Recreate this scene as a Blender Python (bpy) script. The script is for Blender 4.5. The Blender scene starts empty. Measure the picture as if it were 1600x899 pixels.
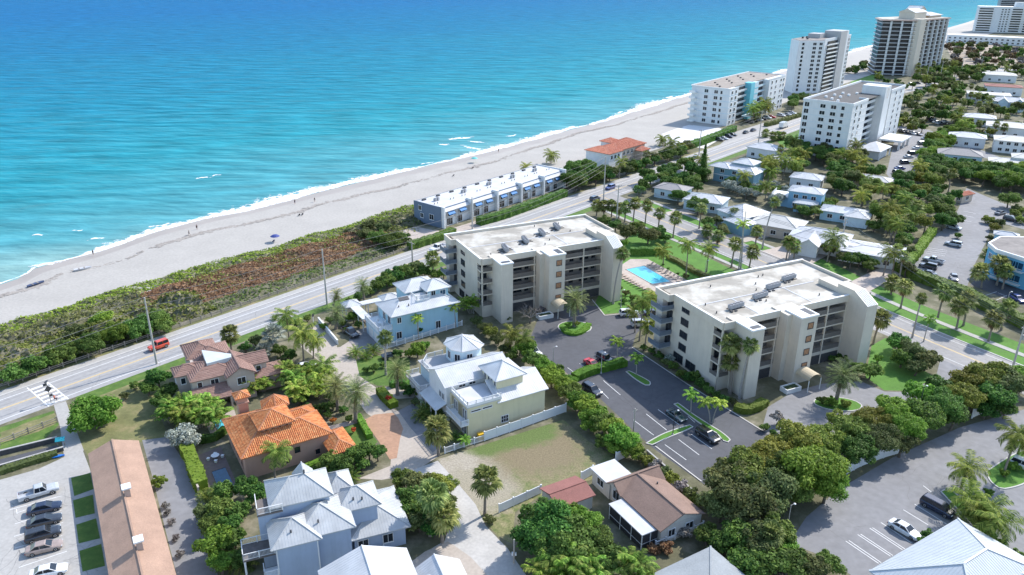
import bpy, bmesh, math, random
from math import radians as RAD, sin, cos, pi, hypot, atan2
from mathutils import Vector, Matrix

SC = bpy.context.scene
COL = SC.collection
random.seed(7)
# ------------------------------------------------------------------ camera
CAM_F, CAM_PITCH, CAM_ROLL, CAM_H = 1226.0, 22.6, 0.45, 79.1   # focal length in px of a 1600 px wide frame
_p, _r = RAD(CAM_PITCH), RAD(CAM_ROLL)
FW = Vector((0, cos(_p), -sin(_p)))
_u0 = Vector((0, sin(_p), cos(_p)))
RT = Vector((1, 0, 0)) * cos(_r) + _u0 * sin(_r)
UP = _u0 * cos(_r) - Vector((1, 0, 0)) * sin(_r)
cam = bpy.data.cameras.new('camera')
cam.sensor_width = 36.0
cam.lens = CAM_F / 1600 * 36
cam.clip_start = 0.5
cam.clip_end = 60000
cam_ob = bpy.data.objects.new('camera', cam)
COL.objects.link(cam_ob)
cam_ob.matrix_world = Matrix(((RT.x, UP.x, -FW.x, 0), (RT.y, UP.y, -FW.y, 0), (RT.z, UP.z, -FW.z, CAM_H), (0, 0, 0, 1)))
SC.camera = cam_ob
# ------------------------------------------------------------------ light
SUN_AZ, SUN_EL = 40.0, 42.0      # azimuth measured from +X towards +Y
world = bpy.data.worlds.new('World')
SC.world = world
world.use_nodes = True
wn = world.node_tree
wn.nodes.clear()
sky = wn.nodes.new('ShaderNodeTexSky')
sky.sky_type = 'NISHITA'
sky.sun_disc = False
sky.sun_elevation = RAD(SUN_EL)
sky.sun_rotation = RAD(90 - SUN_AZ)
sky.altitude = 0
sky.air_density = 1.0
sky.dust_density = 0.6
sky.ozone_density = 1.2
bg = wn.nodes.new('ShaderNodeBackground')
bg.inputs[1].default_value = 0.15
wo = wn.nodes.new('ShaderNodeOutputWorld')
wn.links.new(sky.outputs[0], bg.inputs[0])
wn.links.new(bg.outputs[0], wo.inputs[0])
sun = bpy.data.lights.new('sun', 'SUN')
sun.energy = 2.75
sun.angle = RAD(0.5)
sun.color = (1.0, 0.955, 0.89)
sun_ob = bpy.data.objects.new('sun', sun)
COL.objects.link(sun_ob)
_sd = Vector((cos(RAD(SUN_EL)) * cos(RAD(SUN_AZ)), cos(RAD(SUN_EL)) * sin(RAD(SUN_AZ)), sin(RAD(SUN_EL))))
sun_ob.rotation_euler = _sd.to_track_quat('Z', 'Y').to_euler()
sun_ob.location = (0, 0, 120)
SC.view_settings.view_transform = 'Standard'
SC.view_settings.look = 'None'
SC.view_settings.exposure = 1.08
SC.view_settings.gamma = 1.0
SC.cycles.max_bounces = 6
SC.cycles.diffuse_bounces = 3
SC.cycles.transparent_max_bounces = 6

# ------------------------------------------------------------------ helpers
def G(px, py, z=0.0):
    """point of the horizontal plane at height z that the photograph shows at pixel (px, py)"""
    d = FW * CAM_F + RT * (px - 800) + UP * (449.5 - py)
    t = (z - CAM_H) / d.z
    return Vector((d.x * t, d.y * t, z))

def az_vec(a):
    return Vector((cos(RAD(a)), sin(RAD(a)), 0))

def frame(o, a):
    """local frame -> world function"""
    u = az_vec(a); w = az_vec(a + 90)
    def f(x, y, z=0.0):
        return Vector((o.x + u.x * x + w.x * y, o.y + u.y * x + w.y * y, z))
    return f

A1A = frame(Vector((-21.5, 225.8, 0)), 49.5)        # along the coast road, n towards the sea
RD2 = frame(Vector((38.0, 275.0, 0)), -59.0)        # along the side road

# ------------------------------------------------------------------ materials
MATS = {}
def nd(nt, kind, **kw):
    n = nt.nodes.new(kind)
    for k, v in kw.items():
        if k[0] == 'i' and k[1:].isdigit(): n.inputs[int(k[1:])].default_value = v
        else: setattr(n, k, v)
    return n

def ramp(nt, stops):
    r = nt.nodes.new('ShaderNodeValToRGB')
    e = r.color_ramp.elements
    while len(e) < len(stops): e.new(0.5)
    for i, (p, c) in enumerate(stops):
        e[i].position = p
        e[i].color = (c[0], c[1], c[2], 1) if not isinstance(c, (int, float)) else (c, c, c, 1)
    return r

def sh(c, k):
    return tuple(max(0, min(1, x * k)) for x in c)

def mat(name, col, rough=0.7, var=0.15, scale=0.6, bump=0.0, bscale=None, metallic=0.0, spec=0.5, coords='obj', col2=None, rnd=0.0, scale2=None, hard=0.18, streak=0.0):
    """stone, paint, paving ...: a principled surface whose colour wanders with two octaves of noise"""
    if name in MATS: return MATS[name]
    m = bpy.data.materials.new(name); MATS[name] = m
    m.use_nodes = True
    nt = m.node_tree; nt.nodes.clear()
    out = nd(nt, 'ShaderNodeOutputMaterial')
    b = nd(nt, 'ShaderNodeBsdfPrincipled')
    nt.links.new(b.outputs[0], out.inputs[0])
    b.inputs['Roughness'].default_value = rough
    b.inputs['Metallic'].default_value = metallic
    b.inputs['Specular IOR Level'].default_value = spec
    if coords == 'world':
        g = nd(nt, 'ShaderNodeNewGeometry'); vec = g.outputs['Position']
    else:
        g = nd(nt, 'ShaderNodeTexCoord'); vec = g.outputs['Object']
    n1 = nd(nt, 'ShaderNodeTexNoise'); n1.inputs['Scale'].default_value = scale; n1.inputs['Detail'].default_value = 5; n1.inputs['Roughness'].default_value = 0.62
    nt.links.new(vec, n1.inputs['Vector'])
    c2 = col2 if col2 else sh(col, 1 + var)
    c1 = sh(col, 1 - var)
    rp = ramp(nt, [(0.5-hard, c1), (0.5, col), (0.5+hard, c2)])
    nt.links.new(n1.outputs['Fac'], rp.inputs[0])
    last = rp.outputs[0]
    if scale2:
        n3 = nd(nt, 'ShaderNodeTexNoise'); n3.inputs['Scale'].default_value = scale2; n3.inputs['Detail'].default_value = 3
        nt.links.new(vec, n3.inputs['Vector'])
        r3 = ramp(nt, [(0.3, 0.90), (0.7, 1.07)])
        nt.links.new(n3.outputs['Fac'], r3.inputs[0])
        mx = nd(nt, 'ShaderNodeMix', data_type='RGBA', blend_type='MULTIPLY'); mx.inputs[0].default_value = 1
        nt.links.new(last, mx.inputs[6]); nt.links.new(r3.outputs[0], mx.inputs[7]); last = mx.outputs[2]
    if streak:      # rain streaks and dust running down a wall
        mp = nd(nt, 'ShaderNodeMapping'); mp.inputs['Scale'].default_value = (1.0, 1.0, 0.10)
        n4 = nd(nt, 'ShaderNodeTexNoise'); n4.inputs['Scale'].default_value = 1.5; n4.inputs['Detail'].default_value = 6; n4.inputs['Roughness'].default_value = 0.7
        nt.links.new(vec, mp.inputs[0]); nt.links.new(mp.outputs[0], n4.inputs['Vector'])
        r4 = ramp(nt, [(0.34, 1-streak), (0.52, 1.0)]); nt.links.new(n4.outputs['Fac'], r4.inputs[0])
        m4 = nd(nt, 'ShaderNodeMix', data_type='RGBA', blend_type='MULTIPLY'); m4.inputs[0].default_value = 1
        nt.links.new(last, m4.inputs[6]); nt.links.new(r4.outputs[0], m4.inputs[7]); last = m4.outputs[2]
    if rnd:
        oi = nd(nt, 'ShaderNodeObjectInfo')
        hs = nd(nt, 'ShaderNodeHueSaturation')
        mr = nd(nt, 'ShaderNodeMapRange'); mr.inputs[3].default_value = 1 - rnd; mr.inputs[4].default_value = 1 + rnd
        nt.links.new(oi.outputs['Random'], mr.inputs[0]); nt.links.new(mr.outputs[0], hs.inputs['Value'])
        nt.links.new(last, hs.inputs['Color']); last = hs.outputs[0]
    nt.links.new(last, b.inputs['Base Color'])
    if bump:
        n2 = nd(nt, 'ShaderNodeTexNoise'); n2.inputs['Scale'].default_value = bscale or scale * 6; n2.inputs['Detail'].default_value = 4
        nt.links.new(vec, n2.inputs['Vector'])
        bp = nd(nt, 'ShaderNodeBump'); bp.inputs['Strength'].default_value = bump; bp.inputs['Distance'].default_value = 0.1
        nt.links.new(n2.outputs['Fac'], bp.inputs['Height']); nt.links.new(bp.outputs[0], b.inputs['Normal'])
    return m

def leafmat(name, dark, mid, light, rnd=0.17, trans=0.4, rough=0.6):
    """foliage: each leaf its own tone, each tree its own hue, some light passing through"""
    if name in MATS: return MATS[name]
    m = bpy.data.materials.new(name); MATS[name] = m
    m.use_nodes = True
    nt = m.node_tree; nt.nodes.clear()
    out = nd(nt, 'ShaderNodeOutputMaterial')
    b = nd(nt, 'ShaderNodeBsdfPrincipled'); b.inputs['Roughness'].default_value = rough; b.inputs['Specular IOR Level'].default_value = 0.15
    g = nd(nt, 'ShaderNodeNewGeometry')
    tc = nd(nt, 'ShaderNodeTexCoord')
    oi = nd(nt, 'ShaderNodeObjectInfo')
    n1 = nd(nt, 'ShaderNodeTexNoise'); n1.inputs['Scale'].default_value = 0.55; n1.inputs['Detail'].default_value = 2
    nt.links.new(tc.outputs['Object'], n1.inputs['Vector'])
    ad = nd(nt, 'ShaderNodeMath', operation='MULTIPLY_ADD'); ad.inputs[1].default_value = 0.55; 
    nt.links.new(g.outputs['Random Per Island'], ad.inputs[0])
    mm = nd(nt, 'ShaderNodeMath', operation='MULTIPLY'); mm.inputs[1].default_value = 0.5
    nt.links.new(n1.outputs['Fac'], mm.inputs[0]); nt.links.new(mm.outputs[0], ad.inputs[2])
    rp = ramp(nt, [(0.22, sh(dark, 0.72)), (0.52, sh(mid, 1.08)), (0.80, sh(light, 1.30))])
    nt.links.new(ad.outputs[0], rp.inputs[0])
    hs = nd(nt, 'ShaderNodeHueSaturation')
    mr = nd(nt, 'ShaderNodeMapRange'); mr.inputs[3].default_value = 1 - rnd * 1.6; mr.inputs[4].default_value = 1 + rnd * 1.6
    nt.links.new(oi.outputs['Random'], mr.inputs[0]); nt.links.new(mr.outputs[0], hs.inputs['Value'])
    m7 = nd(nt, 'ShaderNodeMath', operation='MULTIPLY'); m7.inputs[1].default_value = 7.31
    fr = nd(nt, 'ShaderNodeMath', operation='FRACT')
    mh = nd(nt, 'ShaderNodeMapRange'); mh.inputs[3].default_value = 0.5 - rnd * 0.16; mh.inputs[4].default_value = 0.5 + rnd * 0.16
    nt.links.new(oi.outputs['Random'], m7.inputs[0]); nt.links.new(m7.outputs[0], fr.inputs[0]); nt.links.new(fr.outputs[0], mh.inputs[0]); nt.links.new(mh.outputs[0], hs.inputs['Hue'])
    nt.links.new(rp.outputs[0], hs.inputs['Color'])
    nt.links.new(hs.outputs[0], b.inputs['Base Color'])
    tr = nd(nt, 'ShaderNodeBsdfTranslucent')
    nt.links.new(hs.outputs[0], tr.inputs[0])
    mx = nd(nt, 'ShaderNodeMixShader'); mx.inputs[0].default_value = trans
    nt.links.new(b.outputs[0], mx.inputs[1]); nt.links.new(tr.outputs[0], mx.inputs[2]); nt.links.new(mx.outputs[0], out.inputs[0])
    return m

def paint(name, col, rough=0.25, coat=0.6, metallic=0.0):
    if name in MATS: return MATS[name]
    m = bpy.data.materials.new(name); MATS[name] = m
    m.use_nodes = True
    b = m.node_tree.nodes['Principled BSDF']
    b.inputs['Base Color'].default_value = (*col, 1); b.inputs['Roughness'].default_value = rough
    b.inputs['Metallic'].default_value = metallic; b.inputs['Coat Weight'].default_value = coat; b.inputs['Coat Roughness'].default_value = 0.08
    nt = m.node_tree
    tc = nd(nt, 'ShaderNodeTexCoord'); n = nd(nt, 'ShaderNodeTexNoise'); n.inputs['Scale'].default_value = 1.7; n.inputs['Detail'].default_value = 4
    nt.links.new(tc.outputs['Object'], n.inputs['Vector'])
    rp = ramp(nt, [(0.35, sh(col, 0.86)), (0.65, sh(col, 1.08))]); nt.links.new(n.outputs['Fac'], rp.inputs[0]); nt.links.new(rp.outputs[0], b.inputs['Base Color'])
    return m

# ------------------------------------------------------------------ mesh building
class MB:
    def __init__(s): s.v = []; s.f = []; s.m = []
    def add(s, vs, fs, mi=0):
        o = len(s.v); s.v.extend(vs)
        for f in fs: s.f.append(tuple(i + o for i in f)); s.m.append(mi)
        return s
    def box(s, x0, x1, y0, y1, z0, z1, mi=0):
        return s.add([(x0,y0,z0),(x1,y0,z0),(x1,y1,z0),(x0,y1,z0),(x0,y0,z1),(x1,y0,z1),(x1,y1,z1),(x0,y1,z1)],
                     [(0,3,2,1),(4,5,6,7),(0,1,5,4),(1,2,6,5),(2,3,7,6),(3,0,4,7)], mi)
    def obox(s, c, ax, ay, az, mi=0):
        c = Vector(c); ax = Vector(ax); ay = Vector(ay); az = Vector(az)
        vs = [c + sx*ax + sy*ay + sz*az for sz in (-1,1) for sx, sy in ((-1,-1),(1,-1),(1,1),(-1,1))]
        return s.add([tuple(v) for v in vs], [(0,3,2,1),(4,5,6,7),(0,1,5,4),(1,2,6,5),(2,3,7,6),(3,0,4,7)], mi)
    def bar(s, a, b, w, h, mi=0):
        """rectangular bar from a to b, w wide, h high"""
        a = Vector(a); b = Vector(b); d = b - a; L = d.length
        if L < 1e-6: return s
        d /= L
        side = d.cross(Vector((0,0,1)))
        if side.length < 1e-4: side = Vector((1,0,0))
        side.normalize(); up = side.cross(d)
        return s.obox((a+b)/2, d*L/2, side*w/2, up*h/2, mi)
    def prism(s, poly, z0, z1, mi=0, bottom=True):
        n = len(poly)
        if sum(poly[i][0]*poly[(i+1)%n][1]-poly[(i+1)%n][0]*poly[i][1] for i in range(n)) < 0: poly = poly[::-1]
        vs = [(p[0],p[1],z0) for p in poly] + [(p[0],p[1],z1) for p in poly]
        fs = [tuple(range(n, 2*n))] + [(i,(i+1)%n,(i+1)%n+n,i+n) for i in range(n)]
        if bottom: fs.append(tuple(range(n-1,-1,-1)))
        return s.add(vs, fs, mi)
    def slab(s, poly3, t, mi=0, mside=None):
        """polygon in 3D given a thickness t downwards"""
        n = len(poly3)
        vs = [tuple(p) for p in poly3] + [(p[0],p[1],p[2]-t) for p in poly3]
        s.add(vs, [tuple(range(n)), tuple(range(2*n-1,n-1,-1))], mi)
        return s.add(vs, [(i,i+n,(i+1)%n+n,(i+1)%n) for i in range(n)], mi if mside is None else mside)
    def tube(s, a, b, r0, r1, n=8, mi=0, cap=True):
        a = Vector(a); b = Vector(b); d = (b-a).normalized()
        x = d.orthogonal().normalized(); y = d.cross(x)
        vs = []
        for c, r in ((a,r0),(b,r1)):
            for i in range(n):
                t = 2*pi*i/n; vs.append(tuple(c + x*cos(t)*r + y*sin(t)*r))
        fs = [(i,(i+1)%n,(i+1)%n+n,i+n) for i in range(n)]
        if cap: fs += [tuple(range(n-1,-1,-1)), tuple(range(n,2*n))]
        return s.add(vs, fs, mi)
    def path(s, pts, rs, n=7, mi=0):
        pts = [Vector(p) for p in pts]; vs = []; fs = []
        for k, p in enumerate(pts):
            d = (pts[min(k+1,len(pts)-1)] - pts[max(k-1,0)]).normalized()
            x = d.cross(Vector((0.31,0.95,0.05))).normalized(); y = d.cross(x)
            for i in range(n):
                t = 2*pi*i/n; vs.append(tuple(p + x*cos(t)*rs[k] + y*sin(t)*rs[k]))
        for k in range(len(pts)-1):
            for i in range(n): fs.append((k*n+i, k*n+(i+1)%n, (k+1)*n+(i+1)%n, (k+1)*n+i))
        fs += [tuple(range(n-1,-1,-1)), tuple(range((len(pts)-1)*n, len(pts)*n))]
        return s.add(vs, fs, mi)
    def lathe(s, prof, n=16, c=(0,0), mi=0):
        vs = []; fs = []
        for r, z in prof:
            for i in range(n):
                t = 2*pi*i/n; vs.append((c[0]+r*cos(t), c[1]+r*sin(t), z))
        for k in range(len(prof)-1):
            for i in range(n): fs.append((k*n+i, k*n+(i+1)%n, (k+1)*n+(i+1)%n, (k+1)*n+i))
        fs += [tuple(range(n-1,-1,-1)), tuple(range((len(prof)-1)*n, len(prof)*n))]
        return s.add(vs, fs, mi)
    def mesh(s, name, mats, smooth=False):
        me = bpy.data.meshes.new(name)
        me.from_pydata([tuple(v) for v in s.v], [], s.f)
        for m in (mats if isinstance(mats, (list, tuple)) else [mats]): me.materials.append(m)
        if any(s.m): me.polygons.foreach_set('material_index', s.m)
        if smooth: me.polygons.foreach_set('use_smooth', [True]*len(s.f))
        me.update()
        return me

def put(name, mesh, parent=None, loc=(0,0,0), rz=0.0, label=None, cat=None, group=None, kind=None, scale=None):
    o = bpy.data.objects.new(name, mesh)
    COL.objects.link(o)
    o.location = loc
    if rz: o.rotation_euler = (0,0,rz)
    if scale is not None: o.scale = scale if isinstance(scale, (tuple, list)) else (scale,)*3
    if parent is not None: o.parent = parent
    if label: o['label'] = label
    if cat: o['category'] = cat
    if group: o['group'] = group
    if kind: o['kind'] = kind
    return o

def thing(name, label, cat, loc, az=0.0, group=None, scale=None):
    return put(name, None, None, loc, RAD(az), label, cat, group, None, scale)

def part(name, mb, mats, parent, kind=None, label=None, smooth=False):
    return put(name, mb.mesh(name, mats, smooth), parent, kind=kind, label=label)

def dup(root, loc, rz=None, label=None, group=None, scale=None):
    def cp(o, par):
        c = o.copy(); COL.objects.link(c)
        if par is not None: c.parent = par
        for ch in KIDS.get(o.name, ()): cp(ch, c)
        return c
    fill_kids(root)
    r = cp(root, None)
    r.location = loc
    if rz is not None: r.rotation_euler = (0,0,rz)
    if label: r['label'] = label
    if group: r['group'] = group
    if scale is not None: r.scale = scale if isinstance(scale, (tuple, list)) else (scale,)*3
    return r
KIDS = {}
def fill_kids(root):
    if root.name in KIDS: return
    KIDS[root.name] = list(root.children)
    for ch in KIDS[root.name]: fill_kids(ch)

ORD = ['first','second','third','fourth','fifth','sixth','seventh','eighth','ninth','tenth','eleventh','twelfth','thirteenth','fourteenth','fifteenth','sixteenth','seventeenth','eighteenth','nineteenth','twentieth']
# ------------------------------------------------------------------ the setting: water, land, paving
def smooth_line(pts, step):
    """Catmull-Rom through pts, about one vertex every step metres"""
    out = []
    P = [pts[0]] + list(pts) + [pts[-1]]
    for i in range(1, len(P)-2):
        p0, p1, p2, p3 = [Vector(q) for q in P[i-1:i+3]]
        n = max(1, int((p2-p1).length / step))
        for k in range(n):
            t = k/n
            out.append(0.5*((2*p1) + (p2-p0)*t + (2*p0-5*p1+4*p2-p3)*t*t + (3*p1-p0-3*p2+p3)*t**3))
    out.append(Vector(pts[-1]))
    return out

def sheet(name, pts, z, m, thick=0.0, label=None, kind='structure', jag=0.0):
    """paved or planted area: outline given in photograph pixels on the ground, or as world vectors"""
    P = [G(*p, z) if not isinstance(p, Vector) else Vector((p.x, p.y, z)) for p in pts]
    if jag:
        Q = []
        rr = random.Random(len(name) * 7 + len(P))
        for i, a in enumerate(P):
            b = P[(i+1) % len(P)]
            n = max(1, int((b-a).length / 1.2))
            nn = (b-a).cross(Vector((0,0,1))).normalized()
            for k in range(n): Q.append(a.lerp(b, k/n) + nn * rr.uniform(-jag, jag))
        P = Q
    mb = MB()
    if thick: mb.prism([(p.x, p.y) for p in P], z - thick, z, bottom=False)
    else: mb.add([tuple(p) for p in P], [tuple(range(len(P)))])
    me = mb.mesh(name, m)
    bm = bmesh.new(); bm.from_mesh(me); bmesh.ops.triangulate(bm, faces=[f for f in bm.faces if len(f.verts) > 4]); bmesh.ops.recalc_face_normals(bm, faces=bm.faces)
    for f in bm.faces:
        if abs(f.normal.z) > 0.9 and f.normal.z < 0: f.normal_flip()
    bm.to_mesh(me); bm.free()
    return put(name, me, kind=kind, label=label)

def strip(name, line, n0, n1, z, m, thick=0.0, kind='structure', label=None):
    """ribbon along a polyline of world points between the offsets n0 and n1 (left positive)"""
    L = [Vector((p[0], p[1], 0)) for p in line]
    a = []; b = []
    for i, p in enumerate(L):
        d = (L[min(i+1, len(L)-1)] - L[max(i-1, 0)]).normalized(); n = Vector((-d.y, d.x, 0))
        a.append(p + n*n0); b.append(p + n*n1)
    mb = MB(); k = len(L)
    vs = [(p.x,p.y,z) for p in a] + [(p.x,p.y,z) for p in b]
    mb.add(vs, [(i, i+1, k+i+1, k+i) for i in range(k-1)])
    if thick:
        vs2 = vs + [(x,y,z-thick) for x,y,_ in vs]
        mb.add(vs2, [(2*k+i, 2*k+i+1, i+1, i) for i in range(k-1)] + [(k+i, k+i+1, 3*k+i+1, 3*k+i) for i in range(k-1)])
    return put(name, mb.mesh(name, m), kind=kind, label=label)

# materials of the ground
m_sand = mat('sand', (0.385,0.36,0.325), 0.95, 0.06, 0.09, 0.25, 1.5, coords='world', scale2=1.4)
m_wet = mat('wet_sand', (0.33,0.29,0.255), 0.6, 0.08, 0.12, 0.1, 1.5, coords='world')
m_soil = mat('soil', (0.13,0.125,0.07), 0.95, 0.3, 0.22, 0.4, 2, coords='world', col2=(0.25,0.22,0.155), scale2=2.0)
m_road = mat('weathered_asphalt', (0.335,0.325,0.315), 0.85, 0.07, 0.12, 0.08, 6, coords='world', scale2=1.5)
m_road2 = mat('old_asphalt', (0.285,0.272,0.26), 0.85, 0.08, 0.15, 0.08, 6, coords='world', scale2=1.1)
m_asph = mat('dark_asphalt', (0.080,0.082,0.092), 0.8, 0.13, 0.12, 0.15, 8, coords='world', scale2=0.9)
m_palea = mat('pale_asphalt', (0.215,0.213,0.218), 0.85, 0.08, 0.1, 0.08, 7, coords='world', scale2=0.8)
m_conc = mat('concrete', (0.38,0.365,0.34), 0.85, 0.06, 0.3, 0.08, 6, coords='world', scale2=2.0)
m_kerb = mat('kerb_concrete', (0.50,0.48,0.45), 0.85, 0.06, 0.8, coords='world')
m_gravel = mat('shell_gravel', (0.46,0.44,0.41), 0.95, 0.09, 0.3, 0.25, 5, coords='world', scale2=2.2)
m_pinkc = mat('buff_concrete', (0.42,0.365,0.31), 0.9, 0.06, 0.3, 0.1, 5, coords='world', scale2=2.0)
m_brick = mat('brick_pavers', (0.40,0.235,0.15), 0.85, 0.14, 1.8, 0.1, 8, coords='world', scale2=0.5)
m_brickp = mat('pale_pavers', (0.43,0.365,0.315), 0.85, 0.10, 1.8, 0.1, 8, coords='world', scale2=0.5)
m_dpav = mat('dark_pavers', (0.17,0.13,0.12), 0.85, 0.14, 1.8, coords='world')
m_lawn = mat('lawn_grass', (0.080,0.150,0.022), 0.95, 0.2, 0.5, 0.4, 4, coords='world', scale2=2.5, col2=(0.13,0.19,0.035))
m_lawnb = mat('bright_lawn', (0.085,0.20,0.025), 0.95, 0.16, 0.4, 0.4, 4, coords='world', scale2=2.5)
m_dry = mat('dry_grass', (0.17,0.17,0.065), 0.95, 0.25, 0.3, 0.4, 4, coords='world', scale2=1.8, col2=(0.27,0.22,0.11))
m_mulch = mat('mulch', (0.085,0.062,0.045), 0.95, 0.25, 1.2, 0.4, 5, coords='world')
m_white = mat('road_paint', (0.72,0.72,0.70), 0.7, 0.07, 1.5, coords='world')
m_yel = mat('yellow_road_paint', (0.62,0.45,0.20), 0.7, 0.07, 1.5, coords='world')

# ---- sea
SHORE_PX = [(0,445),(60,417),(140,396),(240,362),(330,339),(400,325),(480,305),(560,285),(640,266),(700,251),(780,232),(870,208),(940,190),(1000,171),(1065,152),(1110,140),(1230,110),(1350,76),(1490,41)]
SHORE = [G(x,y,-0.35) for x,y in SHORE_PX]
SHORE = [A1A(-420,40,-0.35), A1A(-250,50,-0.35), A1A(-160,57,-0.35)] + SHORE + [A1A(1350,135,-0.35), A1A(2200,150,-0.35), A1A(6000,150,-0.35), A1A(20000,150,-0.35)]
SHL = smooth_line(SHORE[:-3], 2.5) + SHORE[-3:]

def sea_mat():
    m = bpy.data.materials.new('sea_water'); m.use_nodes = True
    nt = m.node_tree; b = nt.nodes['Principled BSDF']
    g = nd(nt, 'ShaderNodeNewGeometry')
    # water depth grows with the distance from the shore line
    sp = nd(nt, 'ShaderNodeVectorMath', operation='DOT_PRODUCT'); w = az_vec(139.5); sp.inputs[1].default_value = w
    nt.links.new(g.outputs['Position'], sp.inputs[0])
    off = A1A(0,0).dot(w)
    d = nd(nt, 'ShaderNodeMath', operation='SUBTRACT'); d.inputs[1].default_value = off + 72
    nt.links.new(sp.outputs['Value'], d.inputs[0])
    n0 = nd(nt, 'ShaderNodeTexNoise'); n0.inputs['Scale'].default_value = 0.006; n0.inputs['Detail'].default_value = 4
    mp = nd(nt, 'ShaderNodeMapping'); mp.inputs['Rotation'].default_value = (0,0,RAD(-49.5)); mp.inputs['Scale'].default_value = (0.45,1.6,1)
    nt.links.new(g.outputs['Position'], mp.inputs[0]); nt.links.new(mp.outputs[0], n0.inputs['Vector'])
    w1 = nd(nt, 'ShaderNodeMath', operation='MULTIPLY_ADD'); w1.inputs[1].default_value = 150; 
    nt.links.new(n0.outputs['Fac'], w1.inputs[0]); nt.links.new(d.outputs[0], w1.inputs[2])
    mr = nd(nt, 'ShaderNodeMapRange'); mr.inputs[1].default_value = 55; mr.inputs[2].default_value = 1100
    nt.links.new(w1.outputs[0], mr.inputs[0])
    rp = ramp(nt, [(0.0,(0.20,0.36,0.35)),(0.03,(0.075,0.275,0.31)),(0.10,(0.022,0.230,0.280)),(0.25,(0.010,0.182,0.265)),(0.55,(0.006,0.142,0.262)),(1.0,(0.005,0.120,0.272))])
    nt.links.new(mr.outputs[0], rp.inputs[0])
    # wind ripples: bands parallel to the shore at several sizes
    def waves(scale, sx, sy, rot, det=3):
        mp = nd(nt, 'ShaderNodeMapping'); mp.inputs['Rotation'].default_value = (0,0,RAD(rot)); mp.inputs['Scale'].default_value = (sx,sy,1)
        n = nd(nt, 'ShaderNodeTexNoise'); n.inputs['Scale'].default_value = scale; n.inputs['Detail'].default_value = det; n.inputs['Roughness'].default_value = 0.55
        nt.links.new(g.outputs['Position'], mp.inputs[0]); nt.links.new(mp.outputs[0], n.inputs['Vector'])
        return n.outputs['Fac']
    a = waves(0.30, 0.40, 1.0, -22); c = waves(0.075, 0.38, 1.0, -8)
    s1 = nd(nt, 'ShaderNodeMath', operation='MULTIPLY'); s1.inputs[1].default_value = 3.2; nt.links.new(c, s1.inputs[0])
    s2 = nd(nt, 'ShaderNodeMath', operation='ADD'); nt.links.new(s1.outputs[0], s2.inputs[0]); nt.links.new(a, s2.inputs[1])
    bp = nd(nt, 'ShaderNodeBump'); bp.inputs['Strength'].default_value = 0.75; bp.inputs['Distance'].default_value = 1.0
    nt.links.new(s2.outputs[0], bp.inputs['Height']); nt.links.new(bp.outputs[0], b.inputs['Normal'])
    # light and dark lines of the ripples, painted into the body colour as streaks
    st = waves(0.15, 0.30, 1.0, -6, 8)
    r2 = ramp(nt, [(0.3, 0.70), (0.7, 1.26)]); nt.links.new(st, r2.inputs[0])
    mx = nd(nt, 'ShaderNodeMix', data_type='RGBA', blend_type='MULTIPLY'); mx.inputs[0].default_value = 1
    nt.links.new(rp.outputs[0], mx.inputs[6]); nt.links.new(r2.outputs[0], mx.inputs[7])
    # body colour of the water under a thin sheen of reflected sky (ripples keep the sheen small at low angles)
    df = nd(nt, 'ShaderNodeBsdfDiffuse'); gs = nd(nt, 'ShaderNodeBsdfGlossy'); gs.inputs['Roughness'].default_value = 0.28
    nt.links.new(mx.outputs[2], df.inputs[0]); nt.links.new(bp.outputs[0], df.inputs['Normal']); nt.links.new(bp.outputs[0], gs.inputs['Normal'])
    lw = nd(nt, 'ShaderNodeLayerWeight'); lw.inputs[0].default_value = 0.12; nt.links.new(bp.outputs[0], lw.inputs['Normal'])
    cl = nd(nt, 'ShaderNodeMapRange'); cl.inputs[3].default_value = 0.02; cl.inputs[4].default_value = 0.10; nt.links.new(lw.outputs['Fresnel'], cl.inputs[0])
    ms = nd(nt, 'ShaderNodeMixShader'); nt.links.new(cl.outputs[0], ms.inputs[0]); nt.links.new(df.outputs[0], ms.inputs[1]); nt.links.new(gs.outputs[0], ms.inputs[2])
    nt.links.new(ms.outputs[0], nt.nodes['Material Output'].inputs[0])
    return m
mb = MB()
mb.add([(-30000,-3000,-0.35),(40000,-3000,-0.35),(40000,45000,-0.35),(-30000,45000,-0.35)], [(0,1,2,3)])
put('sea', mb.mesh('sea', sea_mat()), kind='structure')

# ---- land: everything inland of the foot of the beach
far_in = [Vector((30000,16000,0)), Vector((30000,-2500,0)), Vector((-900,-2500,0))]
DUNE = [A1A(-420,24), A1A(-250,30), A1A(-126,33)] + [G(*p) for p in [(90,489),(180,460),(300,419),(400,389),(520,349),(640,326)]] + [A1A(60,28), A1A(100,26), A1A(175,24), A1A(240,28), A1A(330,34), A1A(440,36), A1A(700,45), A1A(1100,60), A1A(2200,80), A1A(6000,80), A1A(20000,80)]
sheet('ground', DUNE[:] + far_in, 0.0, m_soil)
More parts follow.
